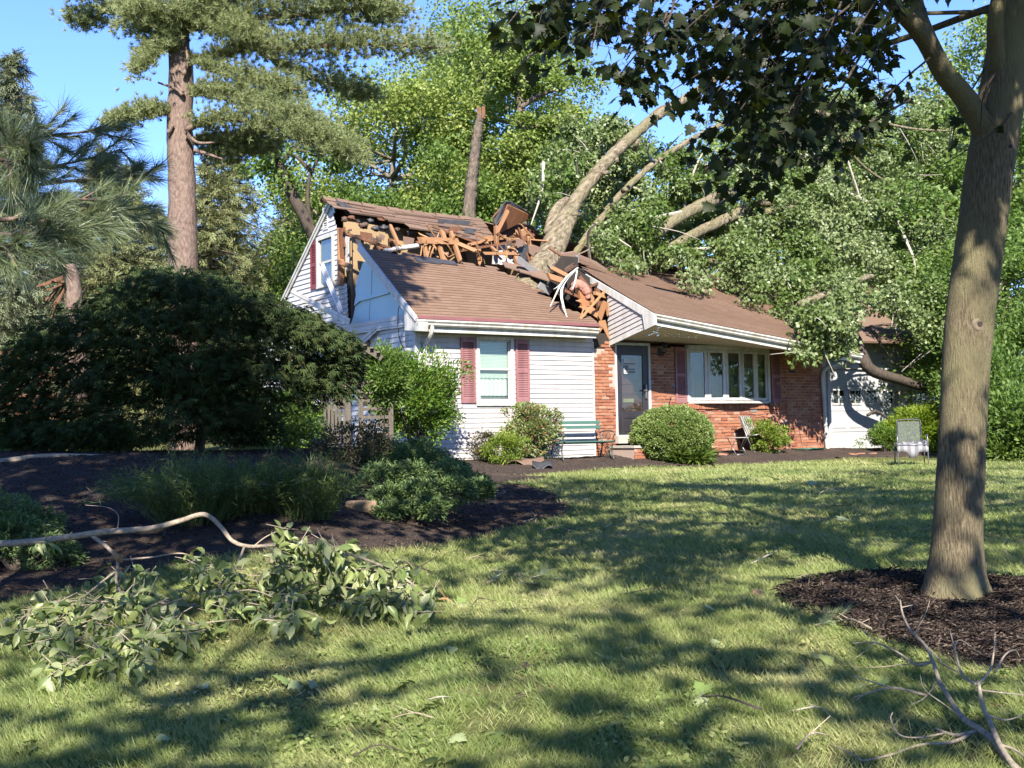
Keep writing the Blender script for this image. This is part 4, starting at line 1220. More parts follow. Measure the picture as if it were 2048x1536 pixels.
l_silver = LEAF('leaf_silver_maple', [(.055, .10, .018), (.085, .14, .024), (.115, .17, .03), (.14, .195, .038), (.10, .15, .026), (.155, .20, .05), (.26, .29, .16)], .32, patch=.5, pscale=.4, rough=.42)
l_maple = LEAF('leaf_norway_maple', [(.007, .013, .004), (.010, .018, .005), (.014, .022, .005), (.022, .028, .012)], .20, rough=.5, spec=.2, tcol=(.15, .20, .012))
l_shade = LEAF('leaf_street_tree', [(.06, .11, .02), (.09, .14, .025)], .40)
l_pine = LEAF('needle_white_pine', [(.21, .25, .10), (.27, .30, .13), (.32, .34, .16)], .36, patch=.3, pscale=.6, tcol=(.2, .26, .08))
l_pineN = LEAF('needle_near_pine', [(.08, .11, .055), (.12, .155, .08), (.17, .205, .115), (.13, .16, .055)], .2, rough=.38, spec=.5, tcol=(.2, .25, .10))
l_spruce = LEAF('needle_spruce', [(.11, .14, .07), (.16, .19, .10), (.20, .21, .12)], .2, patch=.4, tcol=(.25, .27, .12))
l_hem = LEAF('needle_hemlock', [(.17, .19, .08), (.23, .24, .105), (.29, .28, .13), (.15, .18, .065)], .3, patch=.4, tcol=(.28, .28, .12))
l_jm = LEAF('leaf_dissected_maple', [(.028, .055, .020), (.04, .075, .024), (.055, .09, .028), (.07, .075, .026)], .25, rough=.7, spec=.12, patch=.3, tcol=(.05, .06, .012))
l_box = LEAF('leaf_boxwood', [(.10, .15, .035), (.15, .21, .05), (.20, .26, .075), (.25, .30, .11)], .3, rough=.4)
l_shrub = LEAF('leaf_viburnum', [(.04, .10, .015), (.07, .14, .018), (.11, .18, .022), (.14, .19, .03)], .3, rough=.42)
l_var = LEAF('leaf_variegated', [(.13, .20, .05), (.20, .25, .07), (.33, .36, .20), (.10, .17, .04), (.26, .12, .06)], .3)
l_azal = LEAF('leaf_azalea', [(.09, .15, .02), (.14, .20, .025), (.20, .24, .035)], .3)
l_gold = LEAF('leaf_gold_cypress', [(.16, .24, .018), (.22, .30, .02), (.30, .34, .03), (.10, .18, .015)], .3, patch=.3, pscale=1.5)
l_barb = LEAF('leaf_barberry', [(.03, .025, .016), (.05, .035, .02), (.045, .05, .02), (.09, .055, .03)], .2)
l_jun = LEAF('needle_juniper', [(.085, .135, .045), (.12, .175, .06), (.16, .21, .075), (.065, .11, .035)], .2, patch=.35, pscale=3)
l_wisp = LEAF('leaf_broom', [(.045, .075, .022), (.065, .10, .028), (.10, .13, .035)], .25)
l_mag = LEAF('leaf_magnolia', [(.10, .14, .04), (.14, .18, .055), (.18, .21, .075), (.20, .235, .07), (.26, .28, .14)], .28, rough=.4, spec=.4, tcol=(.26, .34, .04))
l_hosta = LEAF('leaf_perennial', [(.10, .16, .025), (.15, .20, .04), (.06, .12, .02)], .3)
l_red = LEAF('needle_browned', [(.08, .042, .03), (.12, .062, .042), (.06, .04, .03)], .1, tcol=(.2, .08, .03))


def clumps(rng, c, r, n, per, cr, shell=.55, flat=.7, low=-1.0, jit=.108):
    """points of leafy clumps filling an ellipsoid; returns points, outward directions and clump centres"""
    c = np.array(c, float); r = np.array(r, float)
    u = rdir(rng, n * 3); u = u[u[:, 2] > low][:n]; n = len(u)
    rad = (shell + (1 - shell) * rng.random(n)) ** .8
    C = c + u * rad[:, None] * r * (1 + jit * rng.normal(size=(n, 1)))
    s = cr * rng.uniform(.55, 1.4, n)
    P = np.repeat(C, per, 0); q = rdir(rng, n * per, .25) * (rng.random((n * per, 1)) ** .45)
    q[:, 2] *= flat
    P = P + q * np.repeat(s, per)[:, None]
    return P, nrm((P - c) / r + q * .8), C


def limbs(mb, rng, trunk, C, r0, k, n=5, lo=.3):
    """curved limbs from the trunk polyline to k of the clump centres"""
    T = np.array(trunk); m = len(T)
    for i in rng.permutation(len(C))[:k]:
        e = C[i]; dz = (e[2] - T[:, 2]) ; hd = np.linalg.norm(e[:2] - T[:, :2], axis=1)
        ok = np.where((dz > hd * .25) & (np.arange(m) > m * lo))[0]
        s = T[ok[-1]] if len(ok) else T[int(m * lo)]
        L = np.linalg.norm(e - s); mid = (s + e) / 2 + rng.normal(size=3) * L * .08 + [0, 0, -.08 * L]
        rr = r0 * rng.uniform(.6, 1.2) * min(1, L / 4)
        mb.tube(curve([s, mid, e], 4), np.linspace(rr, rr * .25, 9), n)


def broadleaf(name, label, cat, base, H, R, seed, mleaf, mbark=b_grey, lo=.35, nc=70, per=260, ll=.17, tr=.2, tmpl=T_DIAMOND, cr=None, group=None, nl=26, lean=(0, 0), low=-.8):
    rng = np.random.default_rng(seed)
    root = empty(name, base, 0, label, cat, group)
    top = np.array([lean[0], lean[1], H * .86])
    tk = curve([(0, 0, -.3), (rng.normal() * .15, rng.normal() * .15, H * .3), top * [.6, .6, 1] * .7 + rng.normal(size=3) * [.2, .2, 0], top], 5)
    ch = H * (1 - lo) / 2
    c = np.array([lean[0] * .7, lean[1] * .7, H - ch])
    P, D, C = clumps(rng, c, (R, R, ch), nc, per, cr or R * .30, low=low)
    mb = MB(); mb.tube(tk, np.linspace(tr, tr * .2, len(tk)) * np.r_[1.35, np.ones(len(tk) - 1)], 9)
    limbs(mb, rng, tk, C, tr * .45, nl)
    mb.build('trunk', mbark, root, True)
    n = len(P)
    leaves('crown', P, D * .6 + rdir(rng, n) + [0, 0, -.2], rdir(rng, n, .9), ll * rng.uniform(.7, 1.25, n), ll * .72 * rng.uniform(.8, 1.2, n), tmpl, mleaf, root)
    return root


def place_copy(src, base, rz, sc, label, group=None):
    c = copy_tree(src); c.location = tuple(float(v) for v in base); c.rotation_euler = (0, 0, rz); c.scale = sc if isinstance(sc, tuple) else (sc, sc, sc)
    c['label'] = label
    if group: c['group'] = group
    return c


def at(px, d, z=None):
    p = PD(px, 768, d)
    return np.array([p[0], p[1], float(ground(p[0], p[1])) if z is None else z])


# ------------------------------------------------------------------ trees behind the house
GB = 'broadleaf trees behind the house'
t1 = broadleaf('broadleaf_tree', 'tallest broadleaf tree, rising against the sky behind the middle of the house', 'tree', at(985, 47), 17.2, 4.5, 21, l_dec, nc=105, per=520, lo=.46, ll=.145, tr=.34, nl=34, group=GB)
t2 = broadleaf('broadleaf_tree', 'yellow green broadleaf tree just right of the tall pine, above the broken ridge', 'tree', at(800, 44), 13.6, 4.2, 22, l_lime, nc=84, per=500, lo=.36, ll=.14, tr=.28, nl=30, group=GB)
t3 = broadleaf('broadleaf_tree', 'deep green broadleaf tree behind the leaning trunk on the roof', 'tree', at(1130, 50), 14.2, 4.6, 23, l_dec, nc=86, per=500, lo=.22, ll=.145, tr=.28, nl=30, group=GB)
t4 = broadleaf('broadleaf_tree', 'low dark broadleaf tree close behind the torn roof ridge', 'tree', at(860, 41), 9.6, 3.8, 24, l_dec2, nc=76, per=470, lo=.12, ll=.135, tr=.2, group=GB)
place_copy(t4, at(1075, 43), 2.0, (1.0, 1.0, 1.02), 'dark broadleaf tree filling the gap right of the broken snag', GB)
place_copy(t4, at(690, 45), 4.0, (.9, .9, 1.0), 'dark broadleaf tree standing behind the white gable peak', GB)
place_copy(t3, at(1330, 52), 1.2, (1.0, 1.0, .80), 'broadleaf tree beyond the two leaning limbs', GB)
place_copy(t1, at(1590, 55), 2.6, (1.1, 1.1, .90), 'broadleaf tree far behind the toppled crown, seen under the maple leaves', GB)
place_copy(t3, at(1800, 50), 3.4, (1.1, 1.1, 1.02), 'broadleaf tree behind the toppled crown beside the maple fork', GB)
place_copy(t4, at(2010, 40), 5.1, (1.3, 1.3, 1.15), 'shady broadleaf tree right of the maple trunk', GB)
place_copy(t4, at(1990, 33), .6, (.85, .85, .62), 'low shady bushy tree at the right edge beside the garage', GB)
place_copy(t3, at(2090, 46), 4.4, (1.2, 1.2, 1.25), 'tall shady broadleaf tree at the right edge', GB)
place_copy(t4, at(640, 53), 1.0, (1.1, 1.1, 1.0), 'broadleaf tree far off left of the gable, behind the bare dark trunk', GB)
place_copy(t2, at(250, 60), .7, (1.0, 1.0, .62), 'pale broadleaf tree far off behind the tall pine trunk', GB)
place_copy(t2, at(60, 56), 2.7, (1.2, 1.2, .55), 'pale broadleaf tree far off at the left edge', GB)

# far wood closing the view
rng = np.random.default_rng(77); C = []
for x in np.arange(-48, 62, 1.7): C.append((x, 66 + rng.normal() * 4, float(ground(x, 66)) + rng.uniform(1, 4.2) + (3.5 if x > 8 else 0)))
C = np.array(C); per = 480
P = np.repeat(C, per, 0) + rdir(rng, len(C) * per) * (rng.random((len(C) * per, 1)) ** .5) * [2.4, 2.0, 3.6]
n = len(P)
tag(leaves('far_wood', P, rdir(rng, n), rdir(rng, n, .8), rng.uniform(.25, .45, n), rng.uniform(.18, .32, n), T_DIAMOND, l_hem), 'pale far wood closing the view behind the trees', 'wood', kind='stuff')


C2 = np.array([(x, -46 + rng.normal() * 3, rng.uniform(1, 7)) for x in np.arange(-60, 60, 2.0)]); P = np.repeat(C2, 220, 0) + rdir(rng, len(C2) * 220) * (rng.random((len(C2) * 220, 1)) ** .5) * [2.6, 2, 4.2]; n = len(P)
tag(leaves('far_wood', P, rdir(rng, n), rdir(rng, n, .8), rng.uniform(.4, .7, n), rng.uniform(.3, .5, n), T_DIAMOND, l_shade), 'unseen wood behind the viewer, added for glass reflections and darker ambient light', 'wood', kind='stuff')  # unseen wood added to darken glass reflections and ambient light


def conifer(name, label, base, H, R, seed, mleaf, lo=.1, nb=90, ll=.30, per=26, droop=.35, tr=.16, group=None, mbark=b_dark, gap=.0):
    rng = np.random.default_rng(seed); root = empty(name, base, 0, label, 'tree', group)
    mb = MB(); mb.tube([(0, 0, -.3), (0, 0, H * .5), (0, 0, H)], [tr, tr * .6, .02], 8)
    Ps = []; Ds = []
    for i in range(nb):
        t = lo + (1 - lo) * (i + rng.random()) / nb
        if rng.random() < gap: continue
        z = H * t; L = R * (1 - t) ** .85 * rng.uniform(.65, 1.15) + .15; a = rng.random() * 6.283
        d = np.array([math.cos(a), math.sin(a), 0]); e = d * L + [0, 0, -L * droop * rng.uniform(.5, 1.2)]
        pts = curve([(0, 0, z), np.array([0, 0, z]) + e * .5 + [0, 0, L * .06], np.array([0, 0, z]) + e], 4)
        mb.tube(pts, np.linspace(.03 + tr * .12, .006, len(pts)), 4, cap=False)
        k = int(per * (.5 + L / R)); tt = rng.random(k) ** .7
        q = np.array([0, 0, z]) + e * tt[:, None]
        sp = L * .30 * (1 - .5 * tt)[:, None]
        q = q + rng.normal(size=(k, 3)) * sp * [1, 1, .45] + [0, 0, -.04]
        Ps.append(q); Ds.append(d + rng.normal(size=(k, 3)) * .7 + [0, 0, -.35])
    mb.build('trunk', mbark, root, True)
    P = np.concatenate(Ps); n = len(P)
    leaves('foliage', P, np.concatenate(Ds), rdir(rng, n, 1.2), ll * rng.uniform(.6, 1.3, n), ll * .75 * rng.uniform(.7, 1.2, n), T_SPRAYN, mleaf, root)
    return root


T_SPRAYN = _spray(9, 7, .22, .42)
GH = 'pale conifers beyond the left lawn'
conifer('spruce', 'pale pointed spruce against the sky at the left edge', at(28, 40), 13.4, 2.7, 31, l_spruce, nb=260, ll=.34, per=34, droop=.15)
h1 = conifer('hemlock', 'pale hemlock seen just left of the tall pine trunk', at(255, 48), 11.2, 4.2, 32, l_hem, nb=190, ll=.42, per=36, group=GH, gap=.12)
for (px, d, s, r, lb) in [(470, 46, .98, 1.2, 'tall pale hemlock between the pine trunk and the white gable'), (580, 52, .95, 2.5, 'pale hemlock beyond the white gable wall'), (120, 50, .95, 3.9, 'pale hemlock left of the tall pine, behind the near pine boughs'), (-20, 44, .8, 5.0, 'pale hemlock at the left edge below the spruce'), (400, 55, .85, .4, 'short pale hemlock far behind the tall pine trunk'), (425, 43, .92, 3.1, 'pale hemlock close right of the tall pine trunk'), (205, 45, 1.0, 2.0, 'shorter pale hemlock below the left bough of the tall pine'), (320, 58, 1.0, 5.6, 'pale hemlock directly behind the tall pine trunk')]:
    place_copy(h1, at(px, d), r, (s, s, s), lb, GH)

# bare dark trunk left of the gable and the snapped snag behind the roof
rt = empty('leaning_tree', at(640, 39), 0, 'thin leaning tree with dark curved trunk left of the gable peak', 'tree'); B0 = at(640, 39)
mb = MB(); T = curve([PD(660, 560, 39) - B0, PD(622, 460, 39) - B0, PD(585, 390, 39) - B0, PD(552, 315, 39) - B0, PD(540, 270, 39) - B0]); mb.tube(T, np.linspace(.24, .13, len(T)), 8)
for pts in ([(560, 330), (590, 300), (640, 315)], [(622, 460), (615, 390), (625, 340), (650, 300)], [(600, 410), (570, 380), (560, 340)], [(625, 345), (600, 320), (575, 300)]):
    q = curve([PD(x, y, 39.3) - B0 for x, y in pts]); mb.tube(q, np.linspace(.09, .03, len(q)), 6)
mb.build('trunk', b_dark, rt, True)
r_ = np.random.default_rng(3); P, D, C = clumps(r_, PD(600, 320, 39.5) - B0, (1.7, 1.2, 1.0), 16, 150, .5)
leaves('crown', P, D + rdir(r_, len(P)), rdir(r_, len(P), .9), .17, .11, T_DIAMOND, l_dec2, rt)
B0 = at(930, 37); rt = empty('dead_tree', B0, 0, 'dead broken-topped trunk standing behind the torn roof', 'tree trunk')
mb = MB(); T = curve([PD(925, 700, 37) - B0, PD(938, 430, 37) - B0, PD(946, 340, 37) - B0, PD(955, 265, 37) - B0, PD(962, 228, 37) - B0]); V, F = tube_arr(curve(T, 3), np.linspace(.24, .12, 3 * (len(T) - 1) + 1), 11, True, .35, np.random.default_rng(2)); mb.add(V, F)
mb.build('trunk', b_snag, rt, True)
mb = MB()
for k in range(7):
    a = k * .9; p = T[-1] + np.array([.10 * math.cos(a), .10 * math.sin(a), -.15]); mb.beam(p, p + [0, 0, .25 + .2 * r_.random()], .06, .04)
mb.build('splintered_top', b_red, rt)
B0 = at(1045, 42); rt = empty('slim_tree', B0, 0, 'slim broadleaf tree with bare trunk behind the folded slab of roof', 'tree')
mb = MB(); T = curve([PD(1046, 700, 42) - B0, PD(1044, 400, 42) - B0, PD(1042, 310, 42) - B0, PD(1040, 200, 42) - B0, PD(1015, 135, 42) - B0, PD(1010, 60, 42) - B0]); mb.tube(T, np.linspace(.24, .08, len(T)), 8)
for pts in ([(1042, 215), (1070, 195), (1105, 182), (1130, 180)], [(1040, 260), (1080, 250), (1118, 232)], [(1030, 160), (1050, 120), (1080, 100)]):
    q = curve([PD(x, y, 41.6) - B0 for x, y in pts]); mb.tube(q, np.linspace(.10, .03, len(q)), 6)
mb.build('trunk', b_snag, rt, True)
r_ = np.random.default_rng(8); Ps = []; Ds = []
for (px, py, s) in [(1040, 90, 1.2), (1000, 150, .9), (1085, 170, .9), (1060, 260, .7), (1120, 240, .7), (1015, 300, .6), (1075, 330, .7), (1040, 375, .6)]:
    P, D, C = clumps(r_, PD(px, py, 41.6) - B0, (s, s * .7, s * .6), 10, 150, .42); Ps.append(P); Ds.append(D)
P = np.concatenate(Ps); n = len(P); leaves('crown', P, np.concatenate(Ds) + rdir(r_, n), rdir(r_, n, .9), .14, .10, T_DIAMOND, l_dec, rt)

# ------------------------------------------------------------------ tall white pine
def tufts(rng, P, D, L, W, k, spread=.75, jitter=.15):
    n = len(P); Pn = np.repeat(P, k, 0); Dn = np.repeat(nrm(D), k, 0) + rng.normal(size=(n * k, 3)) * spread
    return Pn, nrm(Dn), rdir(rng, n * k), L * rng.uniform(.7, 1.2, n * k), W


def pine_bough(mb, rng, px_pts, d0, d1, base, rad, puff, n, out):
    n = int(n * 1.7); puff *= 1.15
    q = [PD(x, y, d0 + (d1 - d0) * i / (len(px_pts) - 1)) - base for i, (x, y) in enumerate(px_pts)]
    T = curve(q, 8); mb.tube(T, np.linspace(rad, rad * .25, len(T)), 6)
    t = .10 + .90 * rng.random(n) ** .8; idx = (t * (len(T) - 1)).astype(int); axis_ = nrm(T[-1] - T[0])
    # little side shoots that rise from the bough
    side = nrm(np.cross(axis_, [0, 0, 1])); w = puff * (1 - .45 * t) * (.02 + np.minimum(1, t * 1.7))
    off = rng.normal(size=(n, 3)) * .5
    P = T[idx] + side * (off[:, 0] * w)[:, None] * 1.5 + np.c_[np.zeros((n, 2)), off[:, 1] * w * .62 + w * .10] + axis_ * (off[:, 2] * w * .8)[:, None]
    out.append((P, axis_ * .7 + side * off[:, :1] * .8 + np.array([0, 0, .55])))


B0 = at(365, 31.0); pine = empty('tall_pine', B0, 0, 'tall white pine with thick bare trunk and spreading soft boughs', 'tree')
rng = np.random.default_rng(41); mb = MB()
T = curve([PD(368, 950, 31) - B0, PD(366, 520, 31) - B0, PD(364, 380, 31) - B0, PD(360, 260, 31) - B0, PD(362, 150, 31) - B0, PD(358, 60, 31) - B0, PD(362, -60, 31) - B0, PD(366, -300, 31) - B0, PD(366, -560, 31) - B0], 6)
V, F = tube_arr(T, np.interp(np.linspace(0, 1, len(T)), [0, .3, .5, 1], [.40, .345, .31, .05]), 16, True, .10, rng); mb.add(V, F)
mb.build('trunk', b_pine, pine, True)
mb = MB(); out = []
for (pts, d0, d1, r, pf, n) in [
    ([(370, 190), (430, 185), (520, 205), (600, 240), (690, 290)], 31.2, 29.2, .09, .85, 900),
    ([(372, 260), (430, 240), (540, 250), (640, 290), (715, 312)], 30.8, 29.2, .08, .75, 750),
    ([(380, 120), (480, 100), (600, 95), (720, 88), (890, 95)], 31, 29.5, .10, .72, 850),
    ([(375, 60), (470, 40), (600, 30), (720, 20), (800, 30)], 31, 30, .09, .95, 950),
    ([(365, 20), (450, -20), (560, -10), (680, -15), (760, 5)], 31, 29.5, .08, .9, 800),
    ([(372, 110), (430, 140), (520, 165), (600, 180)], 31.2, 30, .05, .7, 520), ([(372, 40), (450, 60), (520, 70)], 31.2, 30, .05, .8, 500), ([(520, 105), (600, 150), (680, 175), (750, 190)], 30.5, 31.5, .05, .60, 380),
    ([(360, 110), (330, 90), (300, 100), (280, 150)], 31, 30.2, .05, .62, 420),
    ([(360, 80), (310, 40), (280, 30)], 31, 30, .06, .9, 700),
    ([(358, 50), (270, 5), (200, 30), (140, 45)], 31, 31.5, .05, .60, 420),
    ([(350, 225), (310, 222), (260, 235), (215, 245)], 31, 30, .05, .55, 420),
    ([(380, 280), (420, 285), (470, 280), (530, 262)], 31, 32, .06, .60, 420),
    ([(385, 300), (440, 312), (500, 300), (560, 290)], 31, 32.5, .05, .6, 380),
    ([(375, 60), (410, 20), (450, -20)], 31.2, 30.2, .05, .9, 600),
    ([(366, -60), (300, -120), (200, -100), (120, -60)], 31, 30, .06, .9, 450), ([(366, -60), (450, -120), (600, -110), (740, -80)], 31, 30, .06, .9, 450)]:
    pine_bough(mb, rng, pts, d0, d1, B0, r, pf, n, out)
for pts in ([(366, 190), (352, 178), (316, 165)], [(372, 265), (395, 285), (430, 285)], [(388, 300), (420, 310), (445, 318)], [(345, 250), (338, 265), (335, 258)], [(368, 150), (375, 120), (372, 95)], [(366, 185), (350, 165), (346, 145)]):
    q = curve([PD(x, y, 30.6) - B0 for x, y in pts]); mb.tube(q, np.linspace(.06, .025, len(q)), 6)
mb.build('branches', b_pine, pine, True)
P = np.concatenate([o[0] for o in out]); D = np.concatenate([o[1] + np.zeros_like(o[0]) for o in out])
Pn, Dn, Nn, L, W = tufts(rng, P, D, .15, .016, 26, .62)
leaves('needles', Pn, Dn, Nn, L, W, T_NEEDLE, l_pine, pine)

# near white pine reaching in from the left
B0 = np.array([-3.6, 5.9, float(ground(-3.6, 5.9))]); npine = empty('young_pine', B0, 0, 'near long-needled pine boughs reaching in from the left edge', 'tree')
rng = np.random.default_rng(43); mb = MB()
mb.tube([(0, 0, -.2), (0, 0, 2), (0, .1, 4.2)], [.09, .06, .02], 8); P = []; D = []
for (pts, d0, d1, k, dens) in [([(-400, 380), (-120, 330), (20, 290), (72, 290)], 5.8, 5.0, 3, 15), ([(-300, 420), (-100, 340), (0, 320), (60, 330)], 5.6, 5.0, 3, 14), ([(-300, 300), (-60, 290), (80, 272), (200, 262)], 6.2, 6.6, 2, 12),
                            ([(-300, 420), (0, 380), (160, 360), (300, 350)], 6.4, 7.0, 3, 16), ([(-300, 440), (-40, 420), (100, 400), (225, 400)], 6.0, 6.4, 3, 16), ([(-300, 480), (0, 440), (110, 445), (190, 440)], 5.8, 6.0, 3, 15), ([(-300, 500), (0, 470), (80, 470), (140, 478)], 5.6, 5.6, 3, 14), ([(-300, 520), (-60, 500), (40, 490)], 5.4, 5.2, 2, 12), ([(100, 400), (220, 420), (330, 450)], 6.6, 7.2, 1, 10), ([(-300, 350), (0, 340), (120, 330), (240, 300)], 6.8, 7.4, 3, 16)]:
    q = curve([PD(x, y, d0 + (d1 - d0) * i / (len(pts) - 1)) - B0 for i, (x, y) in enumerate(pts)], 8); mb.tube(q, np.linspace(.018, .004, len(q)), 5)
    ax_ = nrm(q[-1] - q[-4])
    tips = [(q[-1], ax_)]
    for j in range(dens):
        i = int(len(q) * (.35 + .62 * rng.random())); dd = nrm(nrm(q[min(i + 1, len(q) - 1)] - q[i - 1]) + rng.normal(size=3) * .55 + [0, 0, -.05]); l = rng.uniform(.08, .24)
        tp = q[i] + dd * l; mb.tube([q[i], tp], [.006, .003], 4, cap=False); tips.append((tp, dd)); tips.append((q[i] + dd * l * .6, dd))
    for tp, dd in tips: P.append(tp); D.append(dd)
mb.build('branches', b_pine, npine, True)
Pn, Dn, Nn, L, W = tufts(rng, np.array(P), np.array(D), .135, .0036, 58, .42)
Pn = Pn + np.repeat(nrm(np.array(D)), 58, 0) * rng.uniform(-.06, .01, (len(Pn), 1)); Dn[:, 2] -= .10
leaves('needles', Pn, Dn, Nn, L, W, T_NEEDLE, l_pineN, npine)

# snapped red trunk and fallen pine debris far left
B0 = GP(128, 905) ; B0 = at(128, 24); st = empty('snapped_pine', B0, 0, 'snapped pine stem with torn reddish wood behind the dark maple', 'tree trunk')
mb = MB(); T = curve([PD(160, 800, 24) - B0, PD(150, 640, 24) - B0, PD(146, 575, 24) - B0, PD(138, 530, 24) - B0]); mb.tube(T, np.linspace(.20, .14, len(T)), 9); mb.build('trunk', b_pine, st, True)
mb = MB()
for k in range(14):
    a = PD(140 + rng.normal() * 8, 560 + rng.normal() * 12, 24) - B0; e = PD(rng.uniform(70, 135), rng.uniform(545, 640), 23.6 + rng.random() * .5) - B0; mb.beam(a, e, .05, .03)
mb.build('splinters', b_red, st)
B0 = at(30, 25); st = empty('fallen_pine_top', B0, 0, 'heap of browned fallen pine branches at the far left', 'fallen branch')
mb = MB()
for k in range(9):
    q = curve([PD(-60 + rng.normal() * 20, 700 + k * 18, 25) - B0, PD(20 + rng.normal() * 15, 730 + k * 14 + rng.normal() * 12, 25) - B0, PD(rng.uniform(60, 200), 760 + k * 12 + rng.normal() * 15, 24.6) - B0]); mb.tube(q, np.linspace(.11, .02, len(q)), 6)
mb.build('branches', b_red, st, True)
r_ = np.random.default_rng(5); P, D, C = clumps(r_, PD(70, 790, 25.2) - B0, (2.3, .9, .9), 30, 60, .45)
Pn, Dn, Nn, L, W = tufts(r_, P, D, .14, .014, 8, .8); leaves('needles', Pn, Dn, Nn, L, W, T_NEEDLE, l_red, st)

# ------------------------------------------------------------------ the fallen tree on the roof
B0 = to_world((4.9, 2.2, 3.4)); ft = empty('fallen_tree', B0, 0, 'huge uprooted silver maple lying across the house, trunk sunk into the roof', 'tree')
rng = np.random.default_rng(51)
def W_(px, py, y): return to_world(LY(px, py, y)) - B0
mb = MB()
tk = curve([W_(1040, 600, 1.6), W_(1068, 560, 1.9), W_(1096, 520, 2.2), W_(1118, 470, 2.4), W_(1140, 425, 2.6)], 6)
V, F = tube_arr(tk, np.interp(np.linspace(0, 1, len(tk)), [0, .5, .8, 1], [.39, .33, .275, .23]), 18, True, .10, rng); mb.add(V, F)
for (pts, r0, r1, n) in [([(1112, 480), (1150, 405), (1190, 350), (1250, 285), (1310, 235), (1372, 196), (1440, 150), (1520, 90)], .25, .11, 12), ([(1098, 470), (1108, 430), (1122, 408), (1135, 400)], .20, .11, 10),
                         ([(1130, 540), (1165, 485), (1200, 440), (1240, 390), (1310, 325), (1385, 278), (1460, 240)], .125, .085, 10), ([(1310, 470), (1350, 440), (1400, 412), (1460, 385)], .17, .23, 12), ([(1330, 500), (1400, 462), (1490, 420)], .16, .20, 12),
                         ([(1530, 425), (1580, 415), (1640, 432)], .13, .12, 10), ([(1520, 405), (1570, 408), (1630, 400)], .11, .10, 9), ([(1190, 520), (1260, 530), (1340, 520), (1430, 525)], .17, .13, 9),
                         ([(1560, 205), (1610, 220), (1680, 236), (1760, 245)], .14, .07, 8), ([(1660, 240), (1690, 290), (1730, 335), (1790, 375)], .07, .04, 6), ([(1760, 245), (1830, 258), (1900, 262)], .06, .03, 6), ([(1600, 610), (1660, 585), (1720, 560), (1745, 552)], .12, .08, 7)]:
    y = 2.6 if r0 > .16 else 3.0
    if pts[0][0] > 1500 and pts[0][1] > 600: y = -1.0
    q = curve([W_(x, yy, y + .12 * i) for i, (x, yy) in enumerate(pts)], 9); q[1:-1] += rng.normal(size=(len(q) - 2, 3)) * (np.linspace(r0, r1, len(q)) * .04)[1:-1, None]; V, F = tube_arr(q, np.linspace(r0, r1, len(q)) * .80, n + 6, True, .09, rng); mb.add(V, F)
for (px, py) in [(1232, 316), (1268, 300), (1215, 345), (1320, 235), (1160, 430), (1150, 445), (1246, 382)]:
    c = W_(px, py, 2.45); mb.tube([c, c + rng.normal(size=3) * .15 + [0, -.18, .0]], [.07, .045], 7)
mb.build('trunk', b_silver, ft, True)
MB().tube(curve([W_(1352, 206, 3.28), W_(1310, 226, 3.2), W_(1272, 262, 3.05)]), [.02, .06, .07, .08, .085, .08, .07, .06, .05, .04, .03, .02, .01], 8).build('torn_bark', b_red, ft, True)
# hanging limb over the garage
mb = MB(); q = curve([W_(1655, 580, .2), W_(1700, 660, .0), W_(1725, 715, -.3), W_(1745, 742, -.4), W_(1800, 760, -.5), W_(1850, 774, -.5), W_(1890, 766, -.4), W_(1950, 772, -.3), W_(2040, 780, -.3)], 6)
V, F = tube_arr(q, np.linspace(.19, .07, len(q)), 10, True, .1, rng); mb.add(V, F)
for pts in ([(1700, 665), (1760, 650), (1830, 655)], [(1745, 660), (1770, 700), (1790, 730), (1830, 735)], [(1735, 830), (1755, 824), (1790, 850), (1810, 880)], [(1790, 700), (1795, 718), (1800, 728)]):
    e = curve([W_(x, y, -.5) for x, y in pts]); mb.tube(e, np.linspace(.045, .012, len(e)), 5)
mb.build('hanging_limb', b_dark, ft, True)
outline = [(1070, 350), (1105, 290), (1150, 220), (1200, 215), (1235, 240), (1290, 290), (1350, 300), (1420, 310), (1500, 300), (1560, 250), (1640, 195), (1740, 185), (1850, 190), (1930, 220), (1960, 350), (1950, 640), (1900, 690), (1830, 660), (1760, 610), (1700, 600), (1650, 640), (1600, 655), (1530, 610), (1430, 585), (1330, 560), (1250, 545), (1170, 520), (1120, 480), (1075, 440)]
ol = np.array(outline, float)
q = ol.min(0) + rng.random((4000, 2)) * (ol.max(0) - ol.min(0)); q = q[inside(ol, q[:, 0], q[:, 1])]
lead = inside(np.array([(1040, 600), (1060, 440), (1110, 380), (1380, 180), (1400, 260), (1150, 480), (1110, 600)], float), q[:, 0], q[:, 1])
logs = inside(np.array([(1300, 440), (1400, 370), (1490, 370), (1500, 420), (1400, 500), (1310, 500)], float), q[:, 0], q[:, 1])
q = q[:640]; lead = lead[:640]; logs = logs[:640]
cl = []
for (x, y), ld, lg in zip(q, lead, logs):
    yl = np.interp(y, [180, 350, 520, 640, 760], [4.8, 3.6, 2.0, .1, -1.2]) + rng.uniform(-.7, 1.1)
    if x > 1620 and y > 560: yl = rng.uniform(-1.6, .2)
    if ld or lg: yl = max(yl, 3.2 if lg else 3.9) + rng.random() * 1.2
    w = W_(x, y, yl); lo_ = to_loc(w + B0)
    if -1.45 < lo_[1] < 4.3 and lo_[0] < 12.2:
        S = S_por(float(np.clip(lo_[0] - 4.9, 0, 7.2)), float(np.clip((lo_[1] + 1.58) * 1.14, 0, 6.2)))[2]
        if lo_[2] < S + .12: continue
    cl.append(w)
pz = np.array([(1640, 590), (1800, 560), (1930, 590), (1920, 700), (1840, 712), (1760, 690), (1690, 715), (1620, 690)], float)
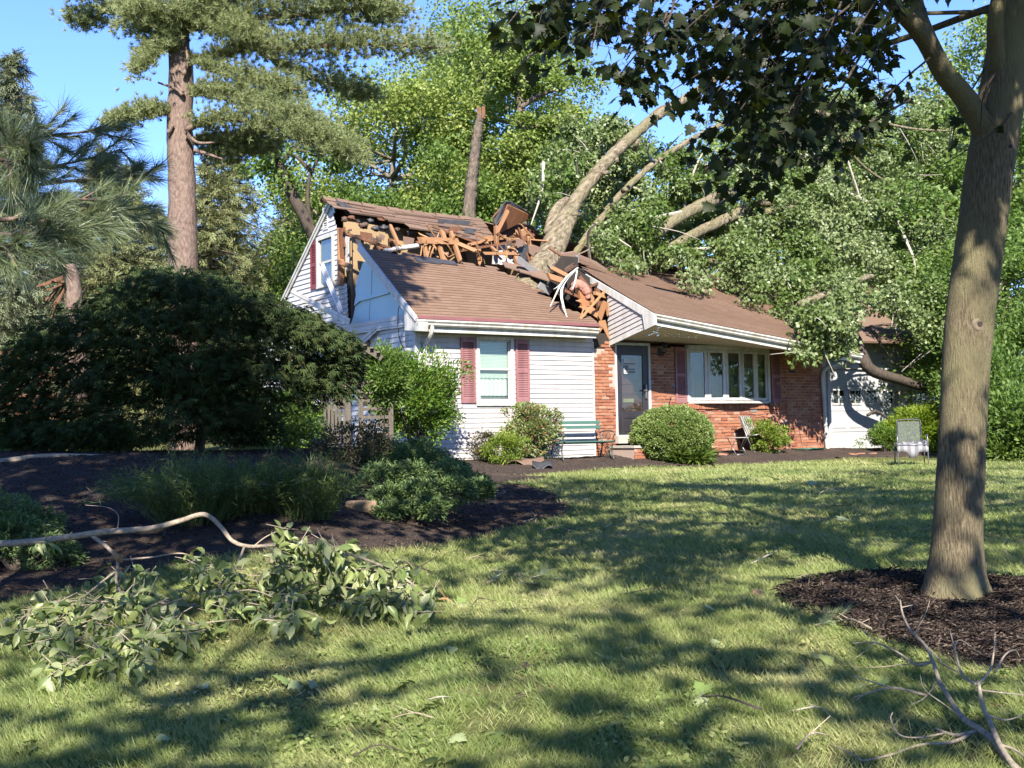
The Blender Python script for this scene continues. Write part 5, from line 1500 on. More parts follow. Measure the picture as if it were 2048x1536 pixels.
qz = pz.min(0) + rng.random((260, 2)) * (pz.max(0) - pz.min(0)); qz = qz[inside(pz, qz[:, 0], qz[:, 1])][:2]
for k in range(4): cl.append(W_(rng.uniform(1640, 1700), rng.uniform(605, 660), rng.uniform(-2.7, -1.7)))
for k in range(16): cl.append(W_(rng.uniform(1590, 1685), rng.uniform(610, 715), rng.uniform(-1.95, -1.5)))
for (x, y) in qz: cl.append(W_(x, y, rng.uniform(-2.4, -.2)))
cl = np.array(cl); per = 190
P = np.repeat(cl, per, 0); o = rdir(rng, len(P), .1) * (rng.random((len(P), 1)) ** .5) * np.repeat(rng.uniform(.22, .48, len(cl)), per)[:, None]; o[:, 2] *= .85
P = P + o
lc = to_world  # keep leaves off the torn ridge hole
wl = P + B0 - HA; lxx = wl @ hu; lyy = wl @ hv
ok = ~((lxx < 6.2) & (lyy < 2.9) & (wl[:, 2] < 5.6)); P = P[ok]; o = o[ok]; n = len(P)
leaves('crown', P, o * 1.5 + rdir(rng, n) * .5 + [0, 0, -.35], rdir(rng, n, .7), .105 * rng.uniform(.7, 1.25, n), .09 * rng.uniform(.8, 1.2, n), T_DIAMOND, l_silver, ft)
mb = MB()
for k in range(210):
    c = cl[rng.integers(len(cl))]; d = rdir(rng, 1)[0] * [1, .5, .8] + [0, 0, -.3]; l = rng.uniform(.5, 1.5)
    mb.tube(curve([c, c + d * l * .5 + rng.normal(size=3) * .1, c + d * l], 3), np.linspace(.016, .005, 7), 4, cap=False)
for k in range(34):
    c = cl[rng.integers(len(cl))]
    if to_loc(c + B0)[1] < 1.2: continue
    d = nrm(np.array([rng.normal(), rng.normal() * .5 - .3, rng.normal() * .7])); l = rng.uniform(.9, 2.2)
    q = curve([c - d * l * .5, c + rng.normal(size=3) * .15 + [0, -.1, .1], c + d * l * .5], 5); mb.tube(q, np.linspace(.045, .015, len(q)), 6)
mb.build('twig_sprays', b_driftgrey, ft)

# ------------------------------------------------------------------ maple in the front lawn
DM = 8.25
B0 = GP(1908, 1196); DM = float((B0 - CAM) @ cF)
mp_ = empty('norway_maple', B0, 0, 'big-leaved maple with smooth dappled trunk in the front lawn', 'tree'); rng = np.random.default_rng(61)
def Q(px, py, d=0.0): return PD(px, py, DM + d) - B0
cen = [(1909, 1210, 64), (1909, 1196, 60), (1911, 1150, 54), (1913, 1100, 50), (1915, 1050, 47), (1923, 900, 45), (1930, 760, 45.5), (1940, 640, 47), (1956, 520, 46.5), (1968, 430, 46.5), (1980, 340, 46), (1992, 270, 46), (2004, 190, 44), (2014, 100, 38), (2026, 0, 33), (2036, -150, 30), (2040, -400, 26), (2030, -800, 20), (2020, -1300, 10)]
T = curve([Q(x, y) for x, y, r in cen], 5); R = np.interp(np.linspace(0, len(cen) - 1, len(T)), range(len(cen)), [r / FPX * DM for x, y, r in cen])
mb = MB(); V, F = tube_arr(T, R, 28, True, .035, rng)
a = np.arctan2(V[:, 1] - B0[1] * 0 - np.interp(V[:, 2], T[:, 2], T[:, 1]), V[:, 0] - np.interp(V[:, 2], T[:, 2], T[:, 0]))
low = np.exp(-np.maximum(V[:, 2], 0) / .10)
ctr = np.stack([np.interp(V[:, 2], T[:, 2], T[:, 0]), np.interp(V[:, 2], T[:, 2], T[:, 1]), V[:, 2]], 1)
V = ctr + (V - ctr) * (1 + .22 * low + .13 * np.cos(a * 5 + 1) * low + .02 * np.cos(a * 3 + V[:, 2] * 1.3))[:, None]
mb.add(V, F)
# fork and limbs
for (pts, dd, r0, r1) in [([(1985, 290), (1960, 245), (1925, 190), (1890, 150), (1862, 100), (1835, 60), (1790, 10), (1740, -60), (1640, -160)], [0, -.05, -.12, -.2, -.3, -.4, -.6, -.9, -1.4], .082, .038),
                          ([(1868, 110), (1840, 40), (1828, -20), (1800, -140)], [-.3, -.2, -.1, .1], .06, .03), ([(2004, 200), (1990, 60), (2000, -60), (1960, -260)], [0, -.15, -.3, -.9], .06, .035),
                          ([(2016, 120), (2060, 0), (2140, -120), (2300, -300)], [0, .1, .3, .8], .09, .04), ([(2030, -100), (1900, -300), (1700, -420), (1400, -450)], [0, -.3, -1.0, -1.8], .08, .025), ([(2036, -250), (2100, -480), (2250, -700)], [0, -.5, -1.3], .07, .02), ([(2040, -400), (1900, -700), (1700, -900)], [0, .5, 1.2], .07, .02)]:
    q = curve([Q(x, y, d) for (x, y), d in zip(pts, dd)], 5); V, F = tube_arr(q, np.linspace(r0, r1, len(q)), 12, True, .05, rng); mb.add(V, F)
mb.build('trunk', b_maple, mp_, True)
m_scar = M('healed_knot', (.15, .12, .08), (.08, .06, .04), 30, .9, .5, .006)
def knot(px, py, r):
    f0 = Q(px, py); k = int(np.argmin(np.abs(T[:, 2] - f0[2]))); ax_ = T[k]; toC = nrm((CAM - B0 - ax_) * [1, 1, 0]); sx_ = np.cross(toC, [0, 0, 1.0]); off = (f0 - ax_) @ sx_
    off = float(np.clip(off, -R[k] * .8, R[k] * .8)); s = ax_ + sx_ * off + toC * (math.sqrt(max(R[k] ** 2 - off ** 2, 0)) - .012); s[2] = f0[2]
    ndir = nrm(s - ax_ * [1, 1, 0] - [0, 0, s[2]]); ndir[2] = 0; ndir = nrm(ndir)
    mb = MB(); mb.tube([s - ndir * .03, s + ndir * .004, s + ndir * .011, s + ndir * .009, s + ndir * .0], [r * 1.5, r * 1.15, r * .85, r * .55, r * .4], 16); o = mb.build('knot', m_scar, mp_, True)
    MB().tube([s - ndir * .01, s + ndir * .0135], [r * .42, r * .40], 12).build('knot_hollow', m_dark, o)


knot(1958, 652, .042); knot(1962, 248, .034); knot(2018, 303, .034)
# leafy sprays hanging into the picture
spr = [(1010, 55), (1030, 80), (1060, 30), (1090, 110), (1110, 60), (1150, 40), (1180, 110), (1210, 60), (1240, 150), (1270, 190), (1285, 90), (1300, 30), (1330, 110), (1345, 180), (1370, 60), (1395, 140), (1420, 25), (1440, 100), (1400, 210), (1430, 190), (1460, 160), (1420, 270), (1450, 250), (1480, 220), (1410, 340), (1440, 350), (1470, 320), (1500, 260), (1510, 350), (1530, 190), (1545, 280), (1560, 110), (1580, 220), (1600, 60), (1610, 160), (1640, 240), (1650, 120), (1680, 40), (1690, 200), (1720, 140), (1740, 60), (1760, 190), (1700, 280), (1640, 320), (1580, 330), (1210, 10), (1130, 10), (1500, 40), (1520, 120), (1480, 100), (1340, 20), (1250, 40), (1600, 10), (1560, 20), (1760, 10), (1650, 10), (1480, 10), (1450, 60), (1390, 90), (1620, 90), (1540, 70), (1680, 110), (1590, 270), (1470, 390), (1520, 310), (1960, 262), (1900, 320), (1870, 340)]
P = []; D = []; N = []; S_ = []; mb = MB()
for (x, y) in spr:
    dd = rng.uniform(-2.2, -.4) - (.5 if x < 1300 else 0)
    if (x, y) in ((1960, 262), (1900, 320), (1870, 340)): dd = -.35
    tip = Q(x, y, dd); up = Q(x + rng.uniform(60, 200), y - rng.uniform(90, 240), dd + .3)
    tw = curve([up, (up + tip) / 2 + rng.normal(size=3) * .05, tip], 4); mb.tube(tw, np.linspace(.007, .003, len(tw)), 5, cap=False)
    small = (x, y) in ((1960, 262), (1900, 320), (1870, 340))
    for j in range(4 if small else rng.integers(27, 38)):
        b = tw[rng.integers(3, len(tw))] + rng.normal(size=3) * .05; dl = nrm(rdir(rng, 1)[0] * [1, 1, .5] + [0, 0, -.55]); pt = rng.uniform(.04, .10)
        P.append(b + dl * pt); D.append(dl + rng.normal(size=3) * .2 + [0, 0, -.25]); N.append(nrm(rng.normal(size=3) * .55 + [0, -.5, .75])); S_.append(rng.uniform(.05, .09))
        mb.tube([b, b + dl * pt], [.0015, .0012], 3, cap=False)
mb.build('twig_sprays', b_dark, mp_)
n = len(P); S_ = np.array(S_)
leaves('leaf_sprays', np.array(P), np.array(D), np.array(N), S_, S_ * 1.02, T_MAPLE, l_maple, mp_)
cP, cD, cC = clumps(rng, Q(1850, -800, -.2), (4.5, 4.3, 3.2), 120, 105, .8, flat=.5)
wz = cP + B0; f_ = (wz - CAM) @ cF; pyy = 768 - FPX * ((wz - CAM) @ cU) / np.maximum(f_, .1)
ok = (pyy < -25) | (f_ < .5); cP = cP[ok]; cD = cD[ok]; n = len(cP)
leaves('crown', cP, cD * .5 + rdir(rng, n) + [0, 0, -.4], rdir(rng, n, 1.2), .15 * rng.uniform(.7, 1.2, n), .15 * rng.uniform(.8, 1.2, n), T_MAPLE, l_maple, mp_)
mb = MB(); limbs(mb, rng, T[40:], cC, .05, 26, 6, .1); mb.build('branches', b_maple, mp_, True)

# street trees behind the camera: only their shade reaches the picture
GS = 'street trees shading the front lawn'
s1 = broadleaf('street_tree', 'tall shade tree standing right of the viewer', 'tree', (6.0, -.6, float(ground(6.0, -.6))), 11.5, 3.4, 71, l_shade, lo=.36, nc=46, per=32, ll=.24, tr=.2, nl=20, cr=.8, group=GS, lean=(-3.0, 0))
broadleaf('street_tree', 'leaning shade tree standing behind the viewer', 'tree', (-4.8, -4.6, float(ground(-4.8, -4.6))), 11.5, 3.5, 74, l_shade, lo=.36, nc=44, per=24, ll=.24, tr=.2, nl=14, cr=.75, group=GS, lean=(5.6, 0))
broadleaf('street_tree', 'dense shade tree standing just left of the viewer', 'tree', (-4.3, 2.8, float(ground(-4.3, 2.8))), 11.5, 3.1, 72, l_shade, lo=.42, nc=64, per=140, ll=.27, tr=.2, nl=20, group=GS, lean=(0, .6))
broadleaf('street_tree', 'very tall shade tree left of the front bed', 'tree', (-6.8, 9.0, float(ground(-6.8, 9.0))), 15.4, 2.3, 73, l_shade, lo=.64, nc=46, per=80, ll=.27, tr=.28, nl=16, group=GS, lean=(5.0, 5.0))
for (x, y, rz, sc, lb) in SHADE_TREES: place_copy(s1, (x, y, float(ground(x, y))), rz, sc, lb, GS)
# ------------------------------------------------------------------ dark laceleaf maple on the raised bed
B0 = GP(402, 908); dj = float((B0 - CAM) @ cF)
if not 11 < dj < 17: B0 = at(402, 14.0); dj = 14.0
jm = empty('laceleaf_maple', B0, 0, 'broad dark umbrella shaped laceleaf maple on the mulch bed', 'tree'); rng = np.random.default_rng(81)
def J(px, py, d=0.0): return PD(px, py, dj + d) - B0
mb = MB(); q = curve([J(402, 925), J(400, 890), J(408, 850), J(400, 800)], 5); V, F = tube_arr(q, np.linspace(.075, .055, len(q)), 10, True, .12, rng); mb.add(V, F)
tops = []
for k in range(26):
    a = k * 2.4 + rng.random(); rr = rng.uniform(.5, 1.0)
    e = J(375 + math.cos(a) * 310 * rr, 625 + 40 * rng.random() + 130 * rr ** 2.2, math.sin(a) * 1.7 * rr); s = J(400, 800 + rng.uniform(-5, 30))
    m_ = (s + e) / 2 + [0, 0, .28]; qq = curve([s, m_, e], 5); mb.tube(qq, np.linspace(.035, .008, len(qq)), 6); tops.append(e)
mb.build('trunk', b_dark, jm, True)
def dome(x):
    return np.interp(x, [15, 40, 110, 200, 260, 300, 350, 400, 460, 520, 580, 640, 690, 722], [830, 690, 612, 575, 540, 520, 512, 518, 540, 568, 600, 628, 662, 720])
Pj = []; Dj = []; xs = np.r_[rng.uniform(15, 722, 740), rng.uniform(300, 430, 90)]
for x in xs:
    ed = abs((x - 375) / 350); top = dome(x); bot = np.interp(x, [15, 60, 160, 300, 350, 450, 560, 640, 700, 722], [880, 888, 882, 872, 866, 838, 806, 788, 765, 740])
    t = rng.random() ** 1.25; y = top + (bot - top) * t
    dep = math.sqrt(max(.02, 1 - ed ** 2)) * 1.75; dz = rng.uniform(-1, 1) * dep
    dz = dz if rng.random() < .35 else -abs(dz)
    y2 = y if t > .25 else top + (bot - top) * t + abs(dz) / 2 * 25 + rng.random() * 10
    c = J(x, y2, dz); outd = nrm(np.array([(x - 385) / 300, dz / 1.8, -.35])); k = 22
    oo = rng.normal(size=(k, 3)) * [.15, .13, .040] + outd * rng.random((k, 1)) * .18 + [0, 0, -.02]; oo[:, 2] -= (np.abs(oo[:, 0]) ** 2) * .9
    Pj.append(c + oo); Dj.append(np.tile(outd, (k, 1)) + rng.normal(size=(k, 3)) * .5 + [0, 0, -.25])
P = np.concatenate(Pj); D = np.concatenate(Dj); n = len(P)
g_ = ground(P[:, 0] + B0[0], P[:, 1] + B0[1]) - B0[2] + .12; wz = P + B0 - CAM; pj = 1024 + FPX * (wz @ cR) / (wz @ cF); ok = (P[:, 2] > g_) & (pj < 716 + 10 * rng.random(len(P))); P = P[ok]; D = D[ok]; n = len(P)
leaves('crown', P, D, np.c_[rng.normal(size=(n, 2)) * .35, np.ones(n)], .10 * rng.uniform(.8, 1.5, n), .10 * rng.uniform(.8, 1.4, n), T_DISSECT, l_jm, jm)

# ------------------------------------------------------------------ shrubs
def shrub(name, label, base, r, h, seed, mleaf, nc=40, per=120, ll=.07, lw=.5, cr=.25, tmpl=T_DIAMOND, stems=7, up=.3, group=None, cat='shrub', z0=.12, shell=.6, sm=b_dark, srad=.012, flat=.8, jit=.108):
    rng = np.random.default_rng(seed); root = empty(name, base, 0, label, cat, group)
    rx, ry = r if isinstance(r, tuple) else (r, r)
    P, D, C = clumps(rng, (0, 0, z0 * h + h * (1 - z0) * .5), (rx, ry, h * (1 - z0) * .5), nc, per, cr, shell=shell, flat=flat, jit=jit)
    ok = P[:, 2] > .03; P = P[ok]; D = D[ok]; n = len(P)
    if stems:
        mb = MB()
        for k in range(stems):
            e = C[rng.integers(len(C))] * [.8, .8, .95]; s = np.array([rng.normal() * .05, rng.normal() * .05, -.1]); mb.tube(curve([s, (s * .6 + e * .4) + [0, 0, .1], e], 4), np.linspace(srad, srad * .35, 9), 5)
        mb.build('stems', sm, root, True)
    leaves('foliage', P, D + rdir(rng, n) * .8 + [0, 0, up], rdir(rng, n, .8), ll * rng.uniform(.7, 1.25, n), ll * lw * rng.uniform(.8, 1.2, n), tmpl, mleaf, root)
    return root


def lw(x, y): w = to_world((x, y, 0)); return np.array([w[0], w[1], float(ground(w[0], w[1]))])


shrub('boxwood', 'clipped round boxwood ball in front of the charcoal door', lw(*LY(1345, 900, -1.05)[:2]), (.86, .80), 1.16, 91, l_box, nc=1250, per=120, ll=.038, lw=.7, cr=.085, z0=-.05, shell=.84, stems=10, jit=.02)
w = lw(-.48, -.75); shrub('viburnum', 'big leafy shrub at the corner of the white siding', w, (.76, .72), 1.88, 92, l_shrub, nc=110, per=150, ll=.080, lw=.42, cr=.25, z0=.20, stems=16, srad=.018, jit=.15)
shrub('viburnum', 'leafy vine covering the right side of the wooden arbor', at(772, 20.3), (.28, .36), 1.7, 93, l_dec2, nc=60, per=130, ll=.075, lw=.45, cr=.22, z0=.48, stems=8)
shrub('variegated_shrub', 'pale variegated shrub beside the green bench', lw(2.48, -.38), (.50, .30), 1.22, 94, l_var, nc=70, per=90, ll=.075, lw=.40, cr=.17, z0=.05, stems=14, up=.2, jit=.22)
shrub('azalea', 'low dark green shrub left of the green bench against the siding', lw(1.55, -.75), (.42, .36), .56, 95, l_azal, nc=44, per=90, ll=.055, lw=.45, cr=.14, z0=.0, jit=.22)
shrub('azalea', 'small reddish shrub against the siding behind the low green one', lw(1.35, -.3), (.22, .2), .62, 96, l_barb, nc=22, per=70, ll=.045, lw=.5, cr=.13, z0=.1)
shrub('azalea', 'small yellow green azalea beside the striped folding chair', lw(*LY(1538, 905, -.75)[:2]), (.42, .40), .70, 97, l_azal, nc=60, per=90, ll=.065, lw=.42, cr=.13, z0=.10, jit=.22)
shrub('azalea', 'small round dark shrub in front of the garage door', lw(12.75, -1.1), (.40, .38), .66, 98, l_shrub, nc=44, per=90, ll=.055, lw=.5, cr=.14, z0=.08, jit=.22)
gR = 'golden shrubs in front of the garage'
shrub('golden_cypress', 'golden yellow thread-leaf shrub left of the metal lawn chair', lw(13.9, -1.2), (.82, .6), 1.05, 99, l_gold, nc=110, per=130, ll=.13, lw=.16, cr=.24, z0=.0, up=-.1, group=gR)
shrub('golden_cypress', 'golden yellow thread-leaf shrub behind the metal lawn chair', lw(15.1, -.9), (.8, .6), 1.22, 100, l_gold, nc=100, per=130, ll=.13, lw=.16, cr=.24, z0=.0, up=-.1, group=gR)
GD = 'dark shrubs right of the maple trunk'
for k, (px, d, r, h, lb) in enumerate([(1990, 27.5, 1.0, 2.3, 'dark tall shrub right of the maple trunk, nearest to it'), (2050, 25.5, .9, 1.4, 'dark low shrub cut by the right edge of the lawn'), (2060, 29, 1.2, 3.4, 'tall dark shrub at the right edge behind the low one'), (1965, 30, 1.0, 3.0, 'tall dark shrub behind the maple trunk beside the garage')]):
    shrub('dark_shrub', lb, at(px, d), r, h, 110 + k, l_dec2, nc=60, per=130, ll=.11, lw=.6, cr=.42, z0=.0, group=GD)
shrub('strappy_plant', 'pale strappy plant at the foot of the dark shrubs', at(2030, 25), (.5, .4), .5, 115, l_hosta, nc=18, per=40, ll=.28, lw=.09, cr=.2, z0=0, stems=0, cat='plant')
shrub('daylily', 'floppy strap leaved plant by the door step beside the boxwood ball', lw(5.75, -1.5), (.42, .3), .34, 116, l_hosta, nc=20, per=42, ll=.30, lw=.08, cr=.17, z0=0, stems=0, cat='plant', up=.4)
for k, (px, py, d, r, h, m_, lb) in enumerate([(560, 860, 18.5, .55, .9, l_dec2, 'dark bushy shrub between the laceleaf maple and the arbor'), (480, 862, 17.5, .5, .75, l_jm, 'dark low shrub right of the laceleaf maple trunk'), (610, 850, 20.5, .5, .9, l_shrub, 'leafy shrub just left of the arbor panel')]):
    shrub('bed_shrub', lb, at(px, d), r, h, 120 + k, m_, nc=34, per=110, ll=.08, lw=.5, cr=.22, z0=0)
for k, (px, d, r, lb) in enumerate([(60, 17.2, .7, 'low leafy groundcover clump under the laceleaf maple at the left edge'), (190, 17.6, .6, 'low leafy groundcover clump left of the laceleaf maple trunk')]):
    shrub('groundcover', lb, at(px, d), (r, .4), .38, 130 + k, l_dec2, nc=22, per=60, ll=.13, lw=.5, cr=.2, z0=0, stems=0, cat='plant')


def brush(name, label, base, rx, h, n, seed, mleaf, group=None):
    """fine feathery shrub of many thin upright shoots"""
    rng = np.random.default_rng(seed); root = empty(name, base, 0, label, 'shrub', group); mb = MB(); P = []; D = []
    for k in range(n):
        a = rng.random() * 6.283; rr = rng.random() ** .6; o = np.array([math.cos(a), math.sin(a), 0]) * rr
        s = o * rx * .45; e = s + o * rx * .75 * rng.uniform(.6, 1.2) + [rng.normal() * .1, rng.normal() * .1, h * rng.uniform(.55, 1.05) * (1 - .45 * rr)]
        m_ = (s + e) / 2 + [0, 0, h * .15]; q = curve([s, m_, e], 5); mb.tube(q, np.linspace(.0035, .0012, len(q)), 3, cap=False)
        for j in range(34):
            i = rng.integers(2, len(q)); P.append(q[i] + rng.normal(size=3) * .02); D.append(nrm(q[i] - q[i - 1]) + rng.normal(size=3) * .65)
    mb.build('stems', mleaf, root); P = np.array(P); n = len(P)
    leaves('foliage', P, np.array(D), rdir(rng, n), rng.uniform(.04, .10, n), rng.uniform(.005, .010, n), T_NEEDLE, mleaf, root); return root


GB_ = 'feathery shrubs on the mulch bed'
brush('broom_shrub', 'dark feathery shrub in front of the laceleaf maple trunk', GP(390, 1048), .75, .74, 300, 141, l_wisp, GB_)
brush('broom_shrub', 'small dark feathery shrub between the two larger ones', GP(505, 1030), .5, .6, 170, 144, l_wisp, GB_)
brush('broom_shrub', 'lighter feathery shrub left of the stone edging', GP(612, 1040), .52, .70, 230, 142, l_wisp, GB_)
shrub('barberry', 'dark purplish barberry behind the spreading juniper', at(705, 14.2), (.46, .42), .46, 143, l_barb, nc=60, per=100, ll=.035, lw=.5, cr=.16, z0=0, sm=b_dark)


def juniper(name, label, base, lobes, seed, sc=1.0):
    rng = np.random.default_rng(seed); root = empty(name, base, 0, label, 'shrub'); P = []; D = []; mb = MB()
    for (x, y, z, r, k) in lobes:
        c = np.array([x, y, z]); mb.tube(curve([(0, 0, -.05), c * .5 + [0, 0, .05], c * [1, 1, .8]], 4), np.linspace(.03, .01, 9), 5)
        for j in range(k):
            u = rdir(rng, 1, .45)[0]; p = c + u * r * rng.uniform(.7, 1.05) * [1, 1, .6]; m = 16
            for t in range(m): P.append(p + rng.normal(size=3) * .022 * sc + u * .012 * t / m); D.append(u * [1, 1, .6] + rng.normal(size=3) * .55)
    mb.build('stems', b_dark, root); P = np.array(P); n = len(P)
    leaves('foliage', P, np.array(D), rdir(rng, n, .6), .050 * sc * rng.uniform(.6, 1.3, n), .016 * sc, T_DIAMOND, l_jun, root); return root


jb = GP(850, 1012)
def jl(px, py, h, r, k): p = GP(px, py) - jb; return (p[0], p[1], p[2] + h, r, k)
def jd(px, py, d, r, k): p = PD(px, py, d) - jb; return (p[0], p[1], max(p[2], float(ground(p[0] + jb[0], p[1] + jb[1])) - jb[2] + .02), r, k)
juniper('spreading_juniper', 'sprawling green juniper spilling over the stone edging', jb, [jd(780, 998, 12.3, .20, 150), jd(840, 995, 12.4, .24, 170), jd(905, 985, 12.6, .22, 160), jd(958, 984, 12.9, .16, 110), jd(790, 1022, 12.0, .11, 70), jd(862, 1018, 12.1, .14, 90), jd(768, 1030, 11.9, .09, 50), jd(760, 962, 13.2, .27, 170), jd(830, 960, 13.3, .29, 190), jd(900, 958, 13.5, .25, 160), jd(950, 970, 13.3, .15, 90), jd(740, 932, 14.3, .28, 150), jd(800, 927, 14.5, .31, 180), jd(860, 927, 14.6, .27, 150), jd(905, 942, 14.2, .18, 110), jd(775, 908, 15.3, .27, 140), jd(830, 908, 15.5, .25, 130)], 151)
jc = GP(40, 1150); jb = jc
juniper('low_juniper', 'low rounded green juniper at the left edge of the bed', jc, [jl(-40, 1140, .16, .34, 200), jl(30, 1135, .20, .32, 200), jl(90, 1140, .12, .24, 150), jl(0, 1120, .28, .36, 220), jl(60, 1110, .22, .28, 170), jl(120, 1135, .06, .16, 90), jl(-60, 1110, .3, .4, 200)], 152, .8)

# ------------------------------------------------------------------ stone edging, bricks and rubble
m_stone = M('sandstone', (.24, .17, .105), (.17, .115, .07), 24, .95, .6, .015)
m_cob = M('fieldstone', (.30, .29, .27), (.20, .19, .18), 10, .9, .6, .02)
def stone(name, label, c, sx, sy, sz, rz, seed, mat, group=None, cat='stone'):
    q = np.random.default_rng(seed); mb = MB(); mb.box((-sx, -sy, -.08), (sx, sy, sz)); o = mb.build(name, mat, None)
    o.location = tuple(float(v) for v in c); o.rotation_euler = (0, q.normal() * .04, rz)
    b = o.modifiers.new('b', 'BEVEL'); b.width = min(sx, sy, sz) * .25; b.segments = 3
    s = o.modifiers.new('s', 'SUBSURF'); s.subdivision_type = 'SIMPLE'; s.levels = 3; s.render_levels = 3
    tx = bpy.data.textures.new('stone_noise', 'CLOUDS'); tx.noise_scale = .12
    d = o.modifiers.new('d', 'DISPLACE'); d.texture = tx; d.strength = .03 * min(1, sz / .1); d.mid_level = .5; d.texture_coords = 'GLOBAL'
    return tag(o, label, cat, group)


GE = 'stones edging the raised bed'
stone('edging_stone', 'long tan stone at the left end of the bed edging', GP(722, 1024), .155, .10, .115, .10, 1, m_stone, GE)
stone('edging_stone', 'tan edging stone half under the juniper sprays', GP(826, 1028), .15, .10, .105, -.05, 2, m_stone, GE)
stone('edging_stone', 'small tan edging stone in the gap between the two long ones', GP(782, 1026), .06, .08, .09, .3, 3, m_stone, GE)
stone('fieldstone', 'pale grey stone under the leafy fallen branch', GP(528, 1242), .075, .06, .035, .4, 4, m_cob)
GK = 'loose bricks along the house bed'
for k, (px, py, rz, lb) in enumerate([(1705, 912, .3, 'loose red brick left of the metal lawn chair, nearest the downspout'), (1722, 911, -.4, 'loose red brick left of the metal lawn chair, middle of three'), (1745, 911, .2, 'loose red brick left of the metal lawn chair, nearest to it'), (1445, 912, .1, 'loose red brick by the folding side table'), (1250, 912, .6, 'broken red brick at the door step'), (1272, 914, 1.2, 'red brick fragment in the bed between step and boxwood'), (1993, 926, .8, 'broken red brick on the lawn right of the maple trunk')]):
    p = GP(px, py); mb = MB().box((-.10, -.05, -.02), (.10, .05, .06)); o = tag(mb.build('loose_brick', m_brick, None, bevel=.006), lb, 'brick', GK); o.location = tuple(map(float, p)); o.rotation_euler = (.1 * math.sin(k), .15 * math.cos(k * 2), rz)
def torn(name, label, base, pts, mat, cat='debris', th=.006):
    """bent sheet: list of rows of points"""
    V = []; F = []; r = len(pts); c = len(pts[0])
    for row in pts: V += [tuple(p) for p in row]
    for i in range(r - 1):
        for j in range(c - 1): F.append((i * c + j, i * c + j + 1, (i + 1) * c + j + 1, (i + 1) * c + j))
    o = mesh_obj(name, V, F, mat, None, True, base); s = o.modifiers.new('t', 'SOLIDIFY'); s.thickness = th; return tag(o, label, cat)


sh_pts = lambda L, Wd, A, ph: [[(L * (i / 8 - .5), Wd * (j / 4 - .5), .05 + A * math.sin(i * .9 + ph) * (.6 + .4 * math.cos(j)) + .03 * j) for i in range(9)] for j in range(5)]
torn('torn_shingles', 'torn brown roof shingles lying on the bed before the bench', GP(1052, 932), sh_pts(.72, .40, .07, .3), m_shingle_old)
torn('torn_shingles', 'small curled dark shingle scrap beside the torn shingles', GP(1085, 940), sh_pts(.4, .25, .05, 2), m_felt)
torn('torn_flashing_scrap', 'grey bent flashing scrap at the brick door step', GP(1240, 912), [[(x, .02 * math.sin(x * 9) + j * .05, (.30 - abs(x) * .7) * (j / 2)) for x in np.linspace(-.25, .35, 7)] for j in range(3)], m_grey)

# ------------------------------------------------------------------ bench, chairs, table, arbor, hose
def local_empty(name, x, y, rz, label, cat):
    w = lw(x, y); return empty(name, w, PHI + rz, label, cat)


bn = local_empty('garden_bench', 3.62, -.62, 0, 'green slatted garden bench with ornate iron ends by the siding', 'bench')
for k, (z, y) in enumerate([(.72, .26), (.82, .29)]): MB().box((-.70, y, z - .035), (.70, y + .025, z + .035)).build('backrest_slat', m_green, bn, bevel=.005)
for k in range(4): MB().box((-.70, -.22 + k * .115, .40 - .012 * k), (.70, -.13 + k * .115, .425 - .012 * k)).build('seat_slat', m_green, bn, bevel=.005)
for sx in (-.66, .66):
    mb = MB(); X = lambda y, z: (sx, y, z)
    mb.tube(curve([X(.34, .88), X(.29, .72), X(.22, .50), X(.17, .38), X(.20, .2), X(.28, .0)], 4), .017, 6)
    mb.tube(curve([X(.22, .36), X(.0, .39), X(-.22, .40), X(-.28, .44)], 4), .016, 6)
    mb.tube(curve([X(-.20, .39), X(-.16, .2), X(-.24, .0)], 4), .016, 6)
    mb.tube(curve([X(.25, .60), X(.05, .64), X(-.18, .63), X(-.27, .57), X(-.22, .50), X(-.20, .40)], 4), .014, 6)
    for (cy, cz, r) in ((-.05, .52, .07), (.09, .53, .06), (.0, .22, .075), (.0, .11, .04), (.0, .32, .04)): mb.tube([X(cy + r * math.cos(a), cz + r * math.sin(a)) for a in np.linspace(0, 6.283, 13)], .008, 5)
    mb.tube([X(-.16, .22), X(.19, .22)], .008, 5); mb.tube(curve([X(-.2, .36), X(0, .25), X(.18, .36)], 4), .008, 5); mb.tube(curve([X(-.2, .06), X(0, .18), X(.22, .06)], 4), .008, 5)
    mb.build('cast_end', m_iron, bn, True)

